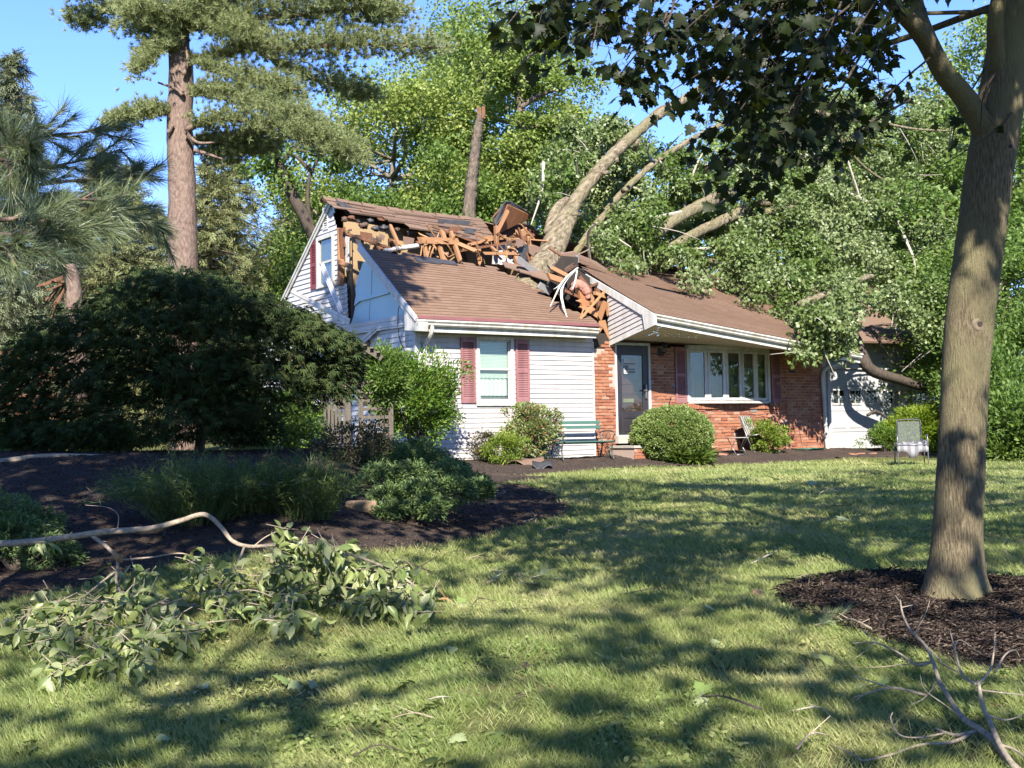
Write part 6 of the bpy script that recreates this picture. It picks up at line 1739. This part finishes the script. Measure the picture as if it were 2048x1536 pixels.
m_strip = M('chair_webbing', (.28, .265, .235), (.22, .205, .185), 6, .8)
m_stripD = M('chair_webbing_dark', (.06, .055, .05), (.045, .04, .038), 6, .8)
p = LY(1507, 895, -.55); fc = local_empty('folding_chair', p[0], p[1], .25, 'striped folding lawn chair leaning back by the brick wall', 'chair')
mb = MB()
for sx in (-.25, .25):
    mb.tube([(sx, .22, .86), (sx, .02, .38), (sx, -.16, .0)], .012, 6); mb.tube([(sx, -.26, .42), (sx, .06, .38), (sx, .26, .0)], .012, 6)
mb.tube([(-.25, -.15, .02), (.25, -.15, .02)], .011, 6); mb.tube([(-.25, .25, .02), (.25, .25, .02)], .011, 6); mb.tube([(-.25, .22, .86), (.25, .22, .86)], .012, 6); mb.tube([(-.25, -.26, .42), (.25, -.26, .42)], .012, 6)
mb.build('frame', m_metal, fc, True)
for nm, a, b in (('backrest', (.22, .86), (.04, .42)), ('seat', (.05, .39), (-.26, .425))):
    for mt, ph in ((m_strip, 0), (m_stripD, 1)):
        mb = MB()
        for i in range(16):
            if (i % 3 == 0) != (ph == 1): continue
            x0, x1 = -.24 + .03 * i, -.24 + .03 * i + .028
            mb.prism([(x0, a[0] - .014, a[1]), (x1, a[0] - .014, a[1]), (x1, b[0] - .014, b[1]), (x0, b[0] - .014, b[1])], (0, .006, .003))
        mb.build(nm if ph == 0 else nm + '_stripe', mt, fc)
p = LY(1475, 905, -.95); tb = local_empty('side_table', p[0], p[1], 0, 'small folding metal side table beside the striped chair', 'table')
mb = MB(); mb.tube([(0, 0, .415), (0, 0, .43)], [.27, .27], 28); mb.build('table_top', m_strip, tb)
mb = MB()
for sx in (-.17, .17):
    mb.tube([(sx, -.15, .41), (sx * .9, .15, .0)], .010, 6); mb.tube([(sx * .9, .15, .41), (sx, -.15, .0)], .010, 6)
mb.tube([(-.17, -.15, .03), (.17, -.15, .03)], .009, 6); mb.tube([(-.16, .15, .03), (.16, .15, .03)], .009, 6); mb.build('legs', m_metal, tb, True)

p = GP(1823, 931); lc_ = empty('lawn_chair', p, -.20, 'metal lawn chair with dark mesh back and draped cloth on the lawn edge', 'chair')
mb = MB()
for sx in (-.29, .29):
    mb.tube(curve([(sx, -.30, .0), (sx, -.29, .44), (sx, -.25, .60), (sx, -.10, .62), (sx, .18, .60)], 4), .013, 7); mb.tube([(sx, .30, .0), (sx, .20, .45)], .013, 7); mb.tube([(sx, -.28, .42), (sx, .22, .40)], .012, 7)
mb.tube([(-.29, -.28, .42), (.29, -.28, .42)], .012, 7); mb.build('frame', m_metal, lc_, True)
mb = MB(); mb.tube(curve([(-.24, .20, .40), (-.23, .26, .84), (-.19, .29, .93), (.19, .29, .93), (.23, .26, .84), (.24, .20, .40)], 5), .015, 7); mb.build('back_frame', m_black, lc_, True)
def mesh_fabric():
    m, nt, b, out = mk('mesh_sling'); b.inputs['Base Color'].default_value = (.10, .11, .10, 1); b.inputs['Roughness'].default_value = .7
    t = nt.nodes.new('ShaderNodeBsdfTransparent'); x = nt.nodes.new('ShaderNodeMixShader'); x.inputs[0].default_value = .38
    nt.links.new(t.outputs[0], x.inputs[1]); nt.links.new(b.outputs[0], x.inputs[2]); nt.links.new(x.outputs[0], out.inputs[0]); return m


MB().prism([(-.22, .22, .42), (.22, .22, .42), (.21, .27, .90), (-.21, .27, .90)], (0, .006, 0)).build('backrest', mesh_fabric(), lc_)
MB().box((-.27, -.27, .405), (.27, .20, .415)).build('seat', m_black, lc_)
V = []; F = []; c = 17; r = 13; rg = np.random.default_rng(4)
for j in range(r):
    for i in range(c):
        x = -.30 + .60 * i / (c - 1); t = j / (r - 1); y = .18 - .52 * t; z = .44 + .02 * math.sin(x * 30 + j) + .10 * max(0, x) * (1 - t) * 2 + .015 * rg.normal()
        if t > .84: y = -.30 - .01 * rg.random(); z = .42 - (t - .84) * (.9 if abs(x) > .1 else 1.6)
        V.append((x, y, z))
for j in range(r - 1):
    for i in range(c - 1): F.append((j * c + i, j * c + i + 1, (j + 1) * c + i + 1, (j + 1) * c + i))
def plaid():
    m, nt, b, out = mk('plaid_cloth'); tc = nt.nodes.new('ShaderNodeTexCoord'); wv = []
    for d in ('X', 'Y'):
        w = nt.nodes.new('ShaderNodeTexWave'); w.bands_direction = d; w.inputs['Scale'].default_value = 2.2; w.inputs['Distortion'].default_value = .5; nt.links.new(tc.outputs['Object'], w.inputs[0]); wv.append(ramp(nt, w.outputs[1], [(.45, (.20, .195, .20)), (.55, (.03, .028, .033))]))
    nt.links.new(mixc(nt, .5, wv[0], wv[1]), b.inputs['Base Color']); b.inputs['Roughness'].default_value = .9; return m


cl_ = mesh_obj('draped_cloth', V, F, plaid(), None, True, p); cl_.rotation_euler = (0, 0, -.20); cl_.modifiers.new('t', 'SOLIDIFY').thickness = .008
tag(cl_, 'black and white plaid cloth draped on the metal lawn chair seat', 'blanket')

# arbor: two side panels and an arched top
m_gw = M('weathered_cedar', (.10, .085, .065), (.055, .045, .035), 5, .85, .5, .006, stretch=(6, 6, 1))
wa = at(708, 20.2); ab = empty('garden_arbor', wa, .05, 'weathered wooden garden arbor with lattice sides and arched top', 'arbor')
k_ = 20.2 / 2400
def ax(px): return (px - 708) * k_
zb = -.1; zt = (873 - 715) * k_ + .53 - wa[2]
for px in (640, 697): MB().box((ax(px) - .04, -.04 + (.0 if px == 697 else .5), zb), (ax(px) + .04, .04 + (.0 if px == 697 else .5), zt)).build('post', m_gw, ab, bevel=.004)
for px in (721, 781): MB().box((ax(px) - .04, -.04, zb), (ax(px) + .04, .04, zt)).build('post', m_gw, ab, bevel=.004)
mb = MB(); z = .15
while z < zt - .1: mb.box((ax(721) + .04, -.02, z), (ax(781) - .04, .02, z + .055)); z += .14
for q_ in (.12, .22, .32): mb.box((ax(721) + q_, .02, .1), (ax(721) + q_ + .03, .035, zt - .1))
mb.build('ladder_panel', m_gw, ab)
mb = MB()
for px in (649, 657, 664, 671, 678, 688): x = ax(px); mb.box((x - .022, .04, .05), (x + .022, .06, zt * .62))
for z in (.3, .75): mb.box((ax(640) + .04, .061, z), (ax(697) - .04, .08, z + .05))
mb.build('slat_panel', m_gw, ab)
mb = MB(); xs_ = np.linspace(ax(676), ax(766), 15)
for y in (-.25, .35):
    P_ = [(x, y, zt + .18 * math.sin(math.pi * (i / 14)) - .02) for i, x in enumerate(xs_)]
    for a, b in zip(P_[:-1], P_[1:]): mb.beam(a, b, .035, .10)
for i in range(1, 14, 2): mb.box((xs_[i] - .03, -.35, zt + .18 * math.sin(math.pi * i / 14) + .032), (xs_[i] + .03, .45, zt + .18 * math.sin(math.pi * i / 14) + .062))
for z in (zt - .22, zt - .42): mb.box((ax(690), -.04, z), (ax(766), .0, z + .05))
mb.build('arched_top', m_gw, ab)
mb = MB(); rg = np.random.default_rng(9); c = GP(1615, 903)
for k in range(5):
    r = .16 + .035 * k + .03 * rg.random(); mb.tube([c + [r * 1.3 * math.cos(a) + rg.normal() * .008, r * .8 * math.sin(a) + rg.normal() * .008, ground(float(c[0]), float(c[1])) * 0 + .045 + .006 * k + .01 * math.sin(a * 3 + k)] for a in np.linspace(0, 6.283, 26)], .011, 6, cap=False)
tag(mb.build('garden_hose', M('hose_green', (.012, .07, .045), (.008, .05, .03), 5, .45), None, True), 'coiled green garden hose on the ground by the brick wall', 'hose')

# ------------------------------------------------------------------ fallen branches in the foreground
def branch_px(mb, pts, r0, r1, n=7, rng=None, k=6):
    """pts: (px, py, height above ground of that spot at depth from its own foot (fx, fy))"""
    q = curve(pts, k); V, F = tube_arr(q, np.linspace(r0, r1, len(q)), n, True, .12 if rng is not None else 0, rng); mb.add(V, F); return q


rng = np.random.default_rng(161)
D0 = float((GP(430, 1200) - CAM) @ cF)
B0 = GP(250, 1215); lb = empty('leafy_branch', B0, 0, 'large fallen branch with big pale green leaves on the lawn edge', 'fallen branch')
def H(px, py, d=0.0): return PD(px, py, D0 + d) - B0
mb = MB(); Qs = []
for (pts, r0, r1) in [([(-30, 1090, .2), (60, 1084, .15), (140, 1074, .1), (210, 1064, .1), (300, 1057, .05), (360, 1042, .05), (408, 1029, .0), (440, 1052, 0), (465, 1082, -.05), (500, 1093, -.1), (560, 1090, -.1), (640, 1096, -.15), (720, 1115, -.2), (800, 1150, -.2), (860, 1200, -.3)], .026, .006),
                     ([(185, 1072, .1), (215, 1095, .05), (235, 1120, -.05), (232, 1160, -.15), (240, 1185, -.2), (222, 1218, -.3)], .015, .008), ([(240, 1185, -.2), (290, 1198, -.3), (340, 1208, -.35), (395, 1210, -.4), (440, 1200, -.4)], .015, .006),
                     ([(222, 1218, -.3), (260, 1222, -.4), (320, 1226, -.45), (380, 1218, -.45), (430, 1195, -.4)], .010, .005), ([(488, 1095, -.1), (475, 1130, -.2), (460, 1150, -.25), (440, 1170, -.3)], .010, .005), ([(540, 1115, -.15), (560, 1145, -.25), (600, 1170, -.3), (650, 1195, -.35)], .009, .004),
                     ([(240, 1120, -.05), (300, 1115, .1), (365, 1107, .2), (415, 1130, .2)], .008, .003), ([(235, 1140, -.1), (190, 1175, -.2), (140, 1220, -.3), (120, 1260, -.45)], .008, .003), ([(222, 1218, -.3), (200, 1260, -.5), (180, 1300, -.6), (150, 1330, -.7)], .008, .003), ([(222, 1218, -.3), (280, 1260, -.5), (290, 1300, -.6)], .007, .003),
                     ([(60, 1290, -.5), (20, 1300, -.5), (-40, 1295, -.5)], .006, .003), ([(235, 1060, .1), (236, 1030, .15), (215, 1015, .2), (170, 1010, .25)], .004, .002), ([(505, 1095, -.1), (530, 1075, -.1), (560, 1060, -.1), (580, 1050, -.1)], .006, .003), ([(650, 1100, -.15), (700, 1150, -.3), (720, 1190, -.35)], .006, .003), ([(580, 1100, -.1), (620, 1140, -.25), (640, 1180, -.35)], .006, .003), ([(430, 1195, -.4), (500, 1180, -.4), (560, 1200, -.45)], .006, .003)]:
    Qs.append(branch_px(mb, [H(*p) for p in pts], r0, r1, 8, rng))
mb.build('stem', b_twig, lb, True)
MB().tube([H(228, 1108, -.05), H(238, 1116, -.08), H(243, 1124, -.06)], [.02, .024, .012], 7).build('broken_stub', m_pale, lb)
P = []; D = []; N = []; Ls = []; S_ = []
zones = [(430, 540, 1140, 1215, 70), (540, 700, 1085, 1200, 150), (690, 820, 1120, 1215, 110), (800, 875, 1180, 1225, 36), (520, 640, 1180, 1245, 60), (330, 480, 1180, 1260, 60), (250, 420, 1240, 1300, 50), (90, 200, 1190, 1260, 70), (180, 310, 1140, 1210, 46), (90, 220, 1260, 1345, 70), (10, 110, 1210, 1290, 44), (380, 470, 1120, 1170, 36), (560, 620, 1055, 1100, 14), (640, 670, 1080, 1110, 8), (200, 300, 1200, 1330, 60), (80, 100, 1075, 1100, 3), (700, 850, 1150, 1200, 60)]
mb = MB()
for (x0, x1, y0, y1, k) in zones:
    nt_ = max(2, int(k * .46))
    for t in range(nt_):
        x, y = rng.uniform(x0, x1), rng.uniform(y0, y1); gq = GP(x, max(y, 1150) + rng.uniform(8, 60) + (30 if y < 1150 else 0)); c = PD(x, y, float((gq - CAM) @ cF)) - B0; g_ = float(ground(c[0] + B0[0], c[1] + B0[1])) - B0[2]
        if c[2] < g_ + .03: c[2] = g_ + .03 + .05 * rng.random()
        sh = nrm(rng.normal(size=3) * [1, .6, .35] + [.35 if x > 450 else -.1, -.3, -.2]); L = rng.uniform(.07, .16); mb.tube([c - sh * L, c, c + sh * L * .4], [.003, .0022, .0015], 4, cap=False)
        for j in range(5):
            b = c + sh * (L * (j / 4 - .6)) ; d = nrm(sh * .5 + rng.normal(size=3) * .55 + [0, -.15, -.55])
            P.append(b + d * .015); D.append(d); N.append(nrm(rng.normal(size=3) * .6 + [0, -.55, .7])); S_.append(rng.uniform(.07, .125))
mb.build('twig_sprays', b_twig, lb)
P = np.array(P); S_ = np.array(S_); D = np.array(D)
tipz = P[:, 2] + nrm(D)[:, 2] * S_; gz = ground(P[:, 0] + B0[0], P[:, 1] + B0[1]) - B0[2] + .012; bad = tipz < gz; D[bad, 2] = (gz - P[:, 2])[bad] / S_[bad] * .8
P[:, 2] = np.maximum(P[:, 2], gz)
hv_ = rng.random(len(P)) < .45; VF = [leaf_arrays(P[k_], D[k_], np.array(N)[k_], S_[k_], S_[k_] * w_, t_) for k_, w_, t_ in ((~hv_, .50, T_OVATE), (hv_, .42, T_CURL))]; mesh_obj('leaves', *merge(VF), l_mag, lb)

# bare branch at the lower right
b_bare = BARK('bark_bare_branch', (.15, .12, .085), (.33, .275, .205), scale=14, st=(3, 3, 3), bmp=.4, bd=.004)
B0 = GP(1930, 1440); bb = empty('bare_branch', B0, 0, 'leafless fallen branch with forked twigs at the lower right', 'fallen branch'); mb = MB(); rng = np.random.default_rng(162)
def Gd(px, py, fy):
    """point seen at (px,py) standing above the ground spot seen at (px,fy)"""
    g_ = GP(px, fy); d = float((g_ - CAM) @ cF); return PD(px, py, d) - B0
for (pts, r0, r1) in [([(2075, 1570, 1580), (2025, 1530, 1545), (1985, 1480, 1500), (1958, 1458, 1480), (1925, 1435, 1460), (1898, 1395, 1430), (1878, 1360, 1400), (1866, 1322, 1375), (1850, 1290, 1350), (1822, 1262, 1330), (1806, 1230, 1310), (1800, 1200, 1290)], .022, .006),
                     ([(2060, 1580, 1590), (2005, 1500, 1530), (1985, 1455, 1500), (1965, 1410, 1470), (1957, 1368, 1440), (1950, 1366, 1430)], .018, .009), ([(1955, 1370, 1440), (1925, 1350, 1420), (1910, 1300, 1395), (1900, 1262, 1370)], .010, .004), ([(1955, 1370, 1440), (1980, 1340, 1420), (1988, 1300, 1400), (1990, 1265, 1385)], .009, .003),
                     ([(1867, 1322, 1375), (1835, 1330, 1370), (1795, 1305, 1345), (1750, 1285, 1318), (1705, 1287, 1310)], .011, .004), ([(1755, 1287, 1318), (1735, 1268, 1305), (1722, 1258, 1300)], .005, .002), ([(1850, 1290, 1350), (1890, 1330, 1370), (1920, 1345, 1400)], .007, .004),
                     ([(1955, 1462, 1480), (1915, 1470, 1482), (1890, 1465, 1480), (1872, 1457, 1474)], .012, .007), ([(1940, 1470, 1485), (1900, 1485, 1500), (1840, 1490, 1505), (1780, 1510, 1525), (1725, 1522, 1535)], .011, .005), ([(1725, 1522, 1535), (1690, 1500, 1520), (1660, 1490, 1505)], .006, .003), ([(1867, 1322, 1375), (1800, 1330, 1350), (1740, 1335, 1345), (1680, 1330, 1338)], .005, .002),
                     ([(1908, 1300, 1400), (1920, 1280, 1385), (1965, 1310, 1390)], .005, .002), ([(1990, 1345, 1430), (2010, 1310, 1410), (2030, 1300, 1400), (2040, 1315, 1400)], .006, .003), ([(1960, 1380, 1440), (2000, 1385, 1440), (2048, 1390, 1440)], .006, .003), ([(1800, 1205, 1290), (1790, 1190, 1280)], .004, .002), ([(1803, 1215, 1295), (1825, 1210, 1290)], .004, .002), ([(1830, 1265, 1335), (1850, 1230, 1320), (1860, 1200, 1310)], .004, .002),
                     ([(1890, 1466, 1480), (1840, 1475, 1495), (1800, 1470, 1500), (1782, 1440, 1485), (1785, 1425, 1480)], .006, .003), ([(1878, 1360, 1400), (1850, 1395, 1420), (1820, 1410, 1425)], .005, .002), ([(1975, 1430, 1480), (2010, 1440, 1480), (2048, 1430, 1475)], .007, .003), ([(1750, 1285, 1318), (1720, 1310, 1322), (1690, 1330, 1336)], .004, .002), ([(1930, 1440, 1465), (1890, 1410, 1450), (1850, 1380, 1430), (1840, 1350, 1420)], .004, .002), ([(2000, 1490, 1525), (2030, 1500, 1530), (2070, 1530, 1550)], .009, .005)]:
    branch_px(mb, [Gd(*p) for p in pts], r0 * .78, r1 * .8, 7, rng, 5)
mb.build('stem', b_bare, bb, True)
# smaller sticks, sprigs and single leaves lying about
GSK = 'sticks lying on the lawn and beds'
for k, (a, b, c, r, m_, lb_) in enumerate([((0, 925), (90, 918), (205, 912), .045, b_twig, 'thick pale fallen limb on the mulch at the left edge'), ((785, 1120), (830, 1138), (895, 1158), .012, b_dark, 'straight dark stick beside the leafy branch tip'), ((1500, 1128), (1535, 1118), (1555, 1100), .006, b_driftgrey, 'thin pale curved stick on the sunny lawn left of the maple'), ((985, 985), (1008, 990), (1012, 975), .006, b_driftgrey, 'small forked pale stick on the mulch tip'), ((1040, 1046), (1070, 1040), (1060, 1020), .008, b_twig, 'small stick at the front of the mulch tip'), ((855, 1400), (880, 1406), (910, 1394), .004, b_driftgrey, 'thin dry stick on the near lawn'), ((1580, 1422), (1640, 1428), (1670, 1446), .004, b_driftgrey, 'thin dry twig on the near lawn left of the bare branch'), ((870, 1204), (890, 1206), (905, 1206), .014, m_pale, 'short pale broken stick at the tip of the leafy branch'), ((1700, 1010), (1650, 1018), (1690, 1024), .006, b_dark, 'dark twig on the shaded lawn before the maple'), ((1240, 1190), (1300, 1186), (1340, 1176), .005, b_dark, 'thin dark twig in the middle of the lawn')]):
    P = [GP(*q, .02) for q in (a, b, c)]; P[1][2] += .03; q = curve(P, 6); mb = MB(); V, F = tube_arr(q - P[0], np.linspace(r, r * .5, len(q)), 7, True, .15, rng); mb.add(V, F)
    e = q[7] - P[0]; mb.tube([e, e + rng.normal(size=3) * .08 + [0, 0, .05]], [r * .5, r * .2], 4)
    tag(mb.build('stick', m_, None, True, loc=P[0]), lb_, 'stick', GSK)
B0 = GP(1060, 1160); sp_ = empty('pine_sprig', B0, 0, 'fallen white pine sprig on the lawn beyond the leafy branch', 'pine sprig'); mb = MB(); P = []; D = []
for pts in ([(985, 1140), (1020, 1145), (1065, 1158), (1110, 1160)], [(975, 1165), (985, 1160), (1000, 1145)], [(1060, 1156), (1080, 1150), (1090, 1140)], [(1030, 1150), (1050, 1168), (1070, 1172)]):
    q = curve([GP(x, y, .05) - B0 for x, y in pts], 6); mb.tube(q, np.linspace(.007, .003, len(q)), 5)
    for i in range(5, len(q)): P.append(q[i]); D.append(nrm(q[i] - q[i - 1]) + [0, 0, .2])
mb.build('stem', b_twig, sp_); Pn, Dn, Nn, L, W = tufts(rng, np.array(P), np.array(D), .11, .003, 34, .5); Dn[:, 2] = np.abs(Dn[:, 2]) * .6 - .05; leaves('needles', Pn, Dn, Nn, L, W, T_NEEDLE, l_pineN, sp_)
B0 = GP(1660, 1245); sp_ = empty('pine_sprig', B0, 0, 'green pine sprig lying on the mulch ring round the maple', 'pine sprig'); mb = MB(); P = []; D = []
for pts in ([(1630, 1250), (1660, 1242), (1700, 1215)], [(1640, 1246), (1655, 1230), (1680, 1222)]):
    q = curve([GP(x, y, .04) - B0 for x, y in pts], 6); mb.tube(q, np.linspace(.005, .002, len(q)), 5)
    for i in range(2, len(q)): P.append(q[i]); D.append(nrm(q[i] - q[i - 1]) + [0, 0, .2])
mb.build('stem', b_twig, sp_); Pn, Dn, Nn, L, W = tufts(rng, np.array(P), np.array(D), .10, .003, 26, .45); Dn[:, 2] = np.abs(Dn[:, 2]) * .6 - .05; leaves('needles', Pn, Dn, Nn, L, W, T_NEEDLE, l_pineN, sp_)
mtan = LEAF('leaf_dry', [(.40, .27, .13), (.34, .20, .09), (.46, .34, .19)], .2, tcol=(.4, .25, .1)); mgl = LEAF('leaf_dropped', [(.16, .22, .06), (.24, .28, .12), (.30, .33, .20)], .25)
GL = 'leaves lying on the lawn'
for k, (px, py, s, tm, m_, lb_) in enumerate([(2003, 1412, .075, T_OVATE, mtan, 'curled tan dry leaf under the bare branch'), (1592, 1404, .05, T_OVATE, mtan, 'small orange brown leaf on the near lawn'), (895, 1300, .07, T_MAPLE, mgl, 'pale maple leaf on the shaded middle of the near lawn'), (905, 1472, .085, T_MAPLE, mgl, 'green maple leaf on the bottom of the lawn'), (745, 1410, .06, T_OVATE, mgl, 'pale leaf turned over on the near lawn'), (340, 1475, .09, T_OVATE, mgl, 'light green oval leaf at the bottom left of the lawn'), (1525, 1183, .09, T_MAPLE, mtan, 'crumpled pale leaf at the edge of the maple mulch'), (1425, 1215, .07, T_MAPLE, mgl, 'pale leaf on the lawn left of the maple mulch'), (1220, 1050, .10, T_MAPLE, mgl, 'green leaf on the lawn just right of the mulch tip'), (1630, 968, .16, T_MAPLE, mgl, 'light green leaf cluster piece on the lawn before the striped chair'), (1690, 1035, .16, T_MAPLE, mgl, 'grey green leaf on the shaded lawn left of the maple'), (1800, 985, .12, T_MAPLE, mgl, 'green leaf on the lawn below the lawn chair'), (215, 1083, .08, T_OVATE, mtan, 'tan dry leaf hung on the leafy branch stem')]):
    p = GP(px, py, .045); V, F = leaf_arrays([(0, 0, 0)], [rdir(rng, 1)[0] * [1, 1, .15]], [(.3 * rng.normal(), -.5, .8)], np.array([s]), np.array([s * (.62 if tm is T_OVATE else 1)]), tm)
    tag(mesh_obj('fallen_leaf', V, F, m_, None, False, p), lb_, 'leaf', GL)

# storm litter: small twigs and leaves blown over the lawn
rng = np.random.default_rng(201); tws = []; lvs = []
for k in range(3):
    q = curve([(-.12, 0, .02), (0, .02 * rng.normal(), .05), (.13, .03 * rng.normal(), .02)], 4); mb = MB(); mb.tube(q, np.linspace(.005, .002, len(q)), 5)
    for j in range(3):
        i = rng.integers(2, len(q) - 1); mb.tube([q[i], q[i] + rng.normal(size=3) * [.05, .05, .015] + [0, 0, .015]], [.003, .0015], 4)
    o = mb.build('storm_twig', b_twig if k else b_dark, None); tag(o, 'short thin twig blown down on the lawn', 'twig', 'small twigs scattered over the lawn'); tws.append(o)
    V, F = leaf_arrays(rng.normal(size=(3, 3)) * [.03, .03, .004], rdir(rng, 3) * [1, 1, .15], np.array([(.3, -.4, .8)] * 3), rng.uniform(.06, .10, 3), rng.uniform(.05, .09, 3), T_MAPLE if k < 2 else T_OVATE)
    o = mesh_obj('storm_leaf', V, F, mgl if k != 1 else l_mag); tag(o, 'little cluster of torn green leaves on the lawn', 'leaf', 'torn leaf clusters scattered over the lawn'); lvs.append(o)
for src, cnt in ((tws, 30), (lvs, 34)):
    done = 0
    while done < cnt:
        d = 4.9 * (22 / 4.9) ** rng.random(); x = (rng.random() * 2 - 1) * .42 * d
        if x < -1.5 and d > 8 or any(inside(b_, np.array([x]), np.array([d]))[0] for b_ in BEDS[:2]): continue
        o = src[done] if done < 3 else src[done % 3].copy()
        if done >= 3: COL.objects.link(o)
        o.location = (float(x), float(d), float(ground(x, d)) + .03); o.rotation_euler = (0, 0, rng.random() * 6.28); sc_ = rng.uniform(.7, 1.5); o.scale = (sc_, sc_, sc_); done += 1

# ------------------------------------------------------------------ lawn grass
def grass_mat():
    m, nt, b, out = mk('grass_blades')
    isl = ramp(nt, island(nt), [(.06, (.10, .145, .035)), (.28, (.17, .225, .06)), (.5, (.235, .29, .085)), (.72, (.30, .325, .125)), (.92, (.44, .39, .21))])
    pt = ramp(nt, noise(nt, .85, 5, .65), [(.33, (.09, .15, .03)), (.48, (.19, .235, .065)), (.60, (.31, .30, .125)), (.70, (.40, .34, .19))])
    col = mixc(nt, .55, isl, pt); nt.links.new(col, b.inputs['Base Color']); b.inputs['Roughness'].default_value = .5; b.inputs['Specular IOR Level'].default_value = .3
    t = nt.nodes.new('ShaderNodeBsdfTranslucent'); nt.links.new(mixc(nt, .4, col, (.26, .32, .04)), t.inputs['Color'])
    x = nt.nodes.new('ShaderNodeMixShader'); x.inputs[0].default_value = .35
    nt.links.new(b.outputs[0], x.inputs[1]); nt.links.new(t.outputs[0], x.inputs[2]); nt.links.new(x.outputs[0], out.inputs[0]); return m


rng = np.random.default_rng(171)
def scatter(n, d0, d1, kx=.47):
    u = rng.random(n); d = d0 * (d1 / d0) ** u; x = (rng.random(n) * 2 - 1) * kx * d + .0; return x, d      # density falls with 1/d2
X, Y = scatter(GRASS_N, 4.4, 27.0)
mask = np.ones(len(X), bool)
for b_ in BEDS: mask &= ~(inside(b_, X, Y) & (edge_dist(b_, X, Y) > .04 + .10 * rng.random(len(X)) ** 2))
yl = (X - HA[0]) * hv[0] + (Y - HA[1]) * hv[1]; xl = (X - HA[0]) * hu[0] + (Y - HA[1]) * hu[1]
mask &= ~((yl > -.3) & (xl > -.3) & (xl < 20)) & ~((X < -2.6) & (Y > 17) & (rng.random(len(X)) < .3))
bare = vnoise(X * 1.7, Y * 1.7, 21) * .6 + vnoise(X * 5, Y * 5, 22) * .4; mask &= ~((bare < .37) & (rng.random(len(X)) < .8))
X = X[mask]; Y = Y[mask]; n = len(X)
tall = vnoise(X * 1.3, Y * 1.3, 31) * .6 + vnoise(X * 4.5, Y * 4.5, 32) * .6
L = (.028 + .05 * tall) * rng.uniform(.55, 1.35, n) * np.interp(Y, [4, 10, 25], [1, 1.05, 1.25]); W = np.interp(Y, [4.4, 8, 14, 26], [.0034, .0046, .008, .015]) * rng.uniform(.7, 1.3, n)
la = (vnoise(X * .9, Y * .9, 41) + .4 * vnoise(X * 3.1, Y * 3.1, 43)) * 6 + rng.normal(size=n) * 1.5; lean = np.abs(rng.normal(size=n)) * .7 + .1 + .5 * vnoise(X * 1.1, Y * 1.1, 42)
Dg = np.c_[np.cos(la) * lean, np.sin(la) * lean, np.ones(n)]; Pg = np.c_[X, Y, ground(X, Y) - .004]
V, F = leaf_arrays(Pg, Dg, np.c_[-np.sin(la) + rng.normal(size=n) * .5, np.cos(la) + rng.normal(size=n) * .5, .4 * np.ones(n)], L, W, T_BLADE)
# clover and weeds
X2, Y2 = scatter(8000, 4.5, 14); wd = vnoise(X2 * 1.5, Y2 * 1.5, 51); k = (wd > .56)
for b_ in BEDS: k &= ~inside(b_, X2, Y2)
X2, Y2 = X2[k], Y2[k]; m2 = len(X2); P2 = np.repeat(np.c_[X2, Y2, ground(X2, Y2) + .025], 3, 0) + rng.normal(size=(m2 * 3, 3)) * [.012, .012, .006]
V2, F2 = leaf_arrays(P2, rdir(rng, m2 * 3) * [1, 1, .3], rdir(rng, m2 * 3, 1.6), rng.uniform(.015, .034, m2 * 3), rng.uniform(.014, .03, m2 * 3), T_OVATE)
V, F = merge([(V, F), (V2, F2)])
tag(mesh_obj('grass', V, F, grass_mat()), 'short patchy lawn grass with straw tufts and clover', 'grass', kind='stuff')
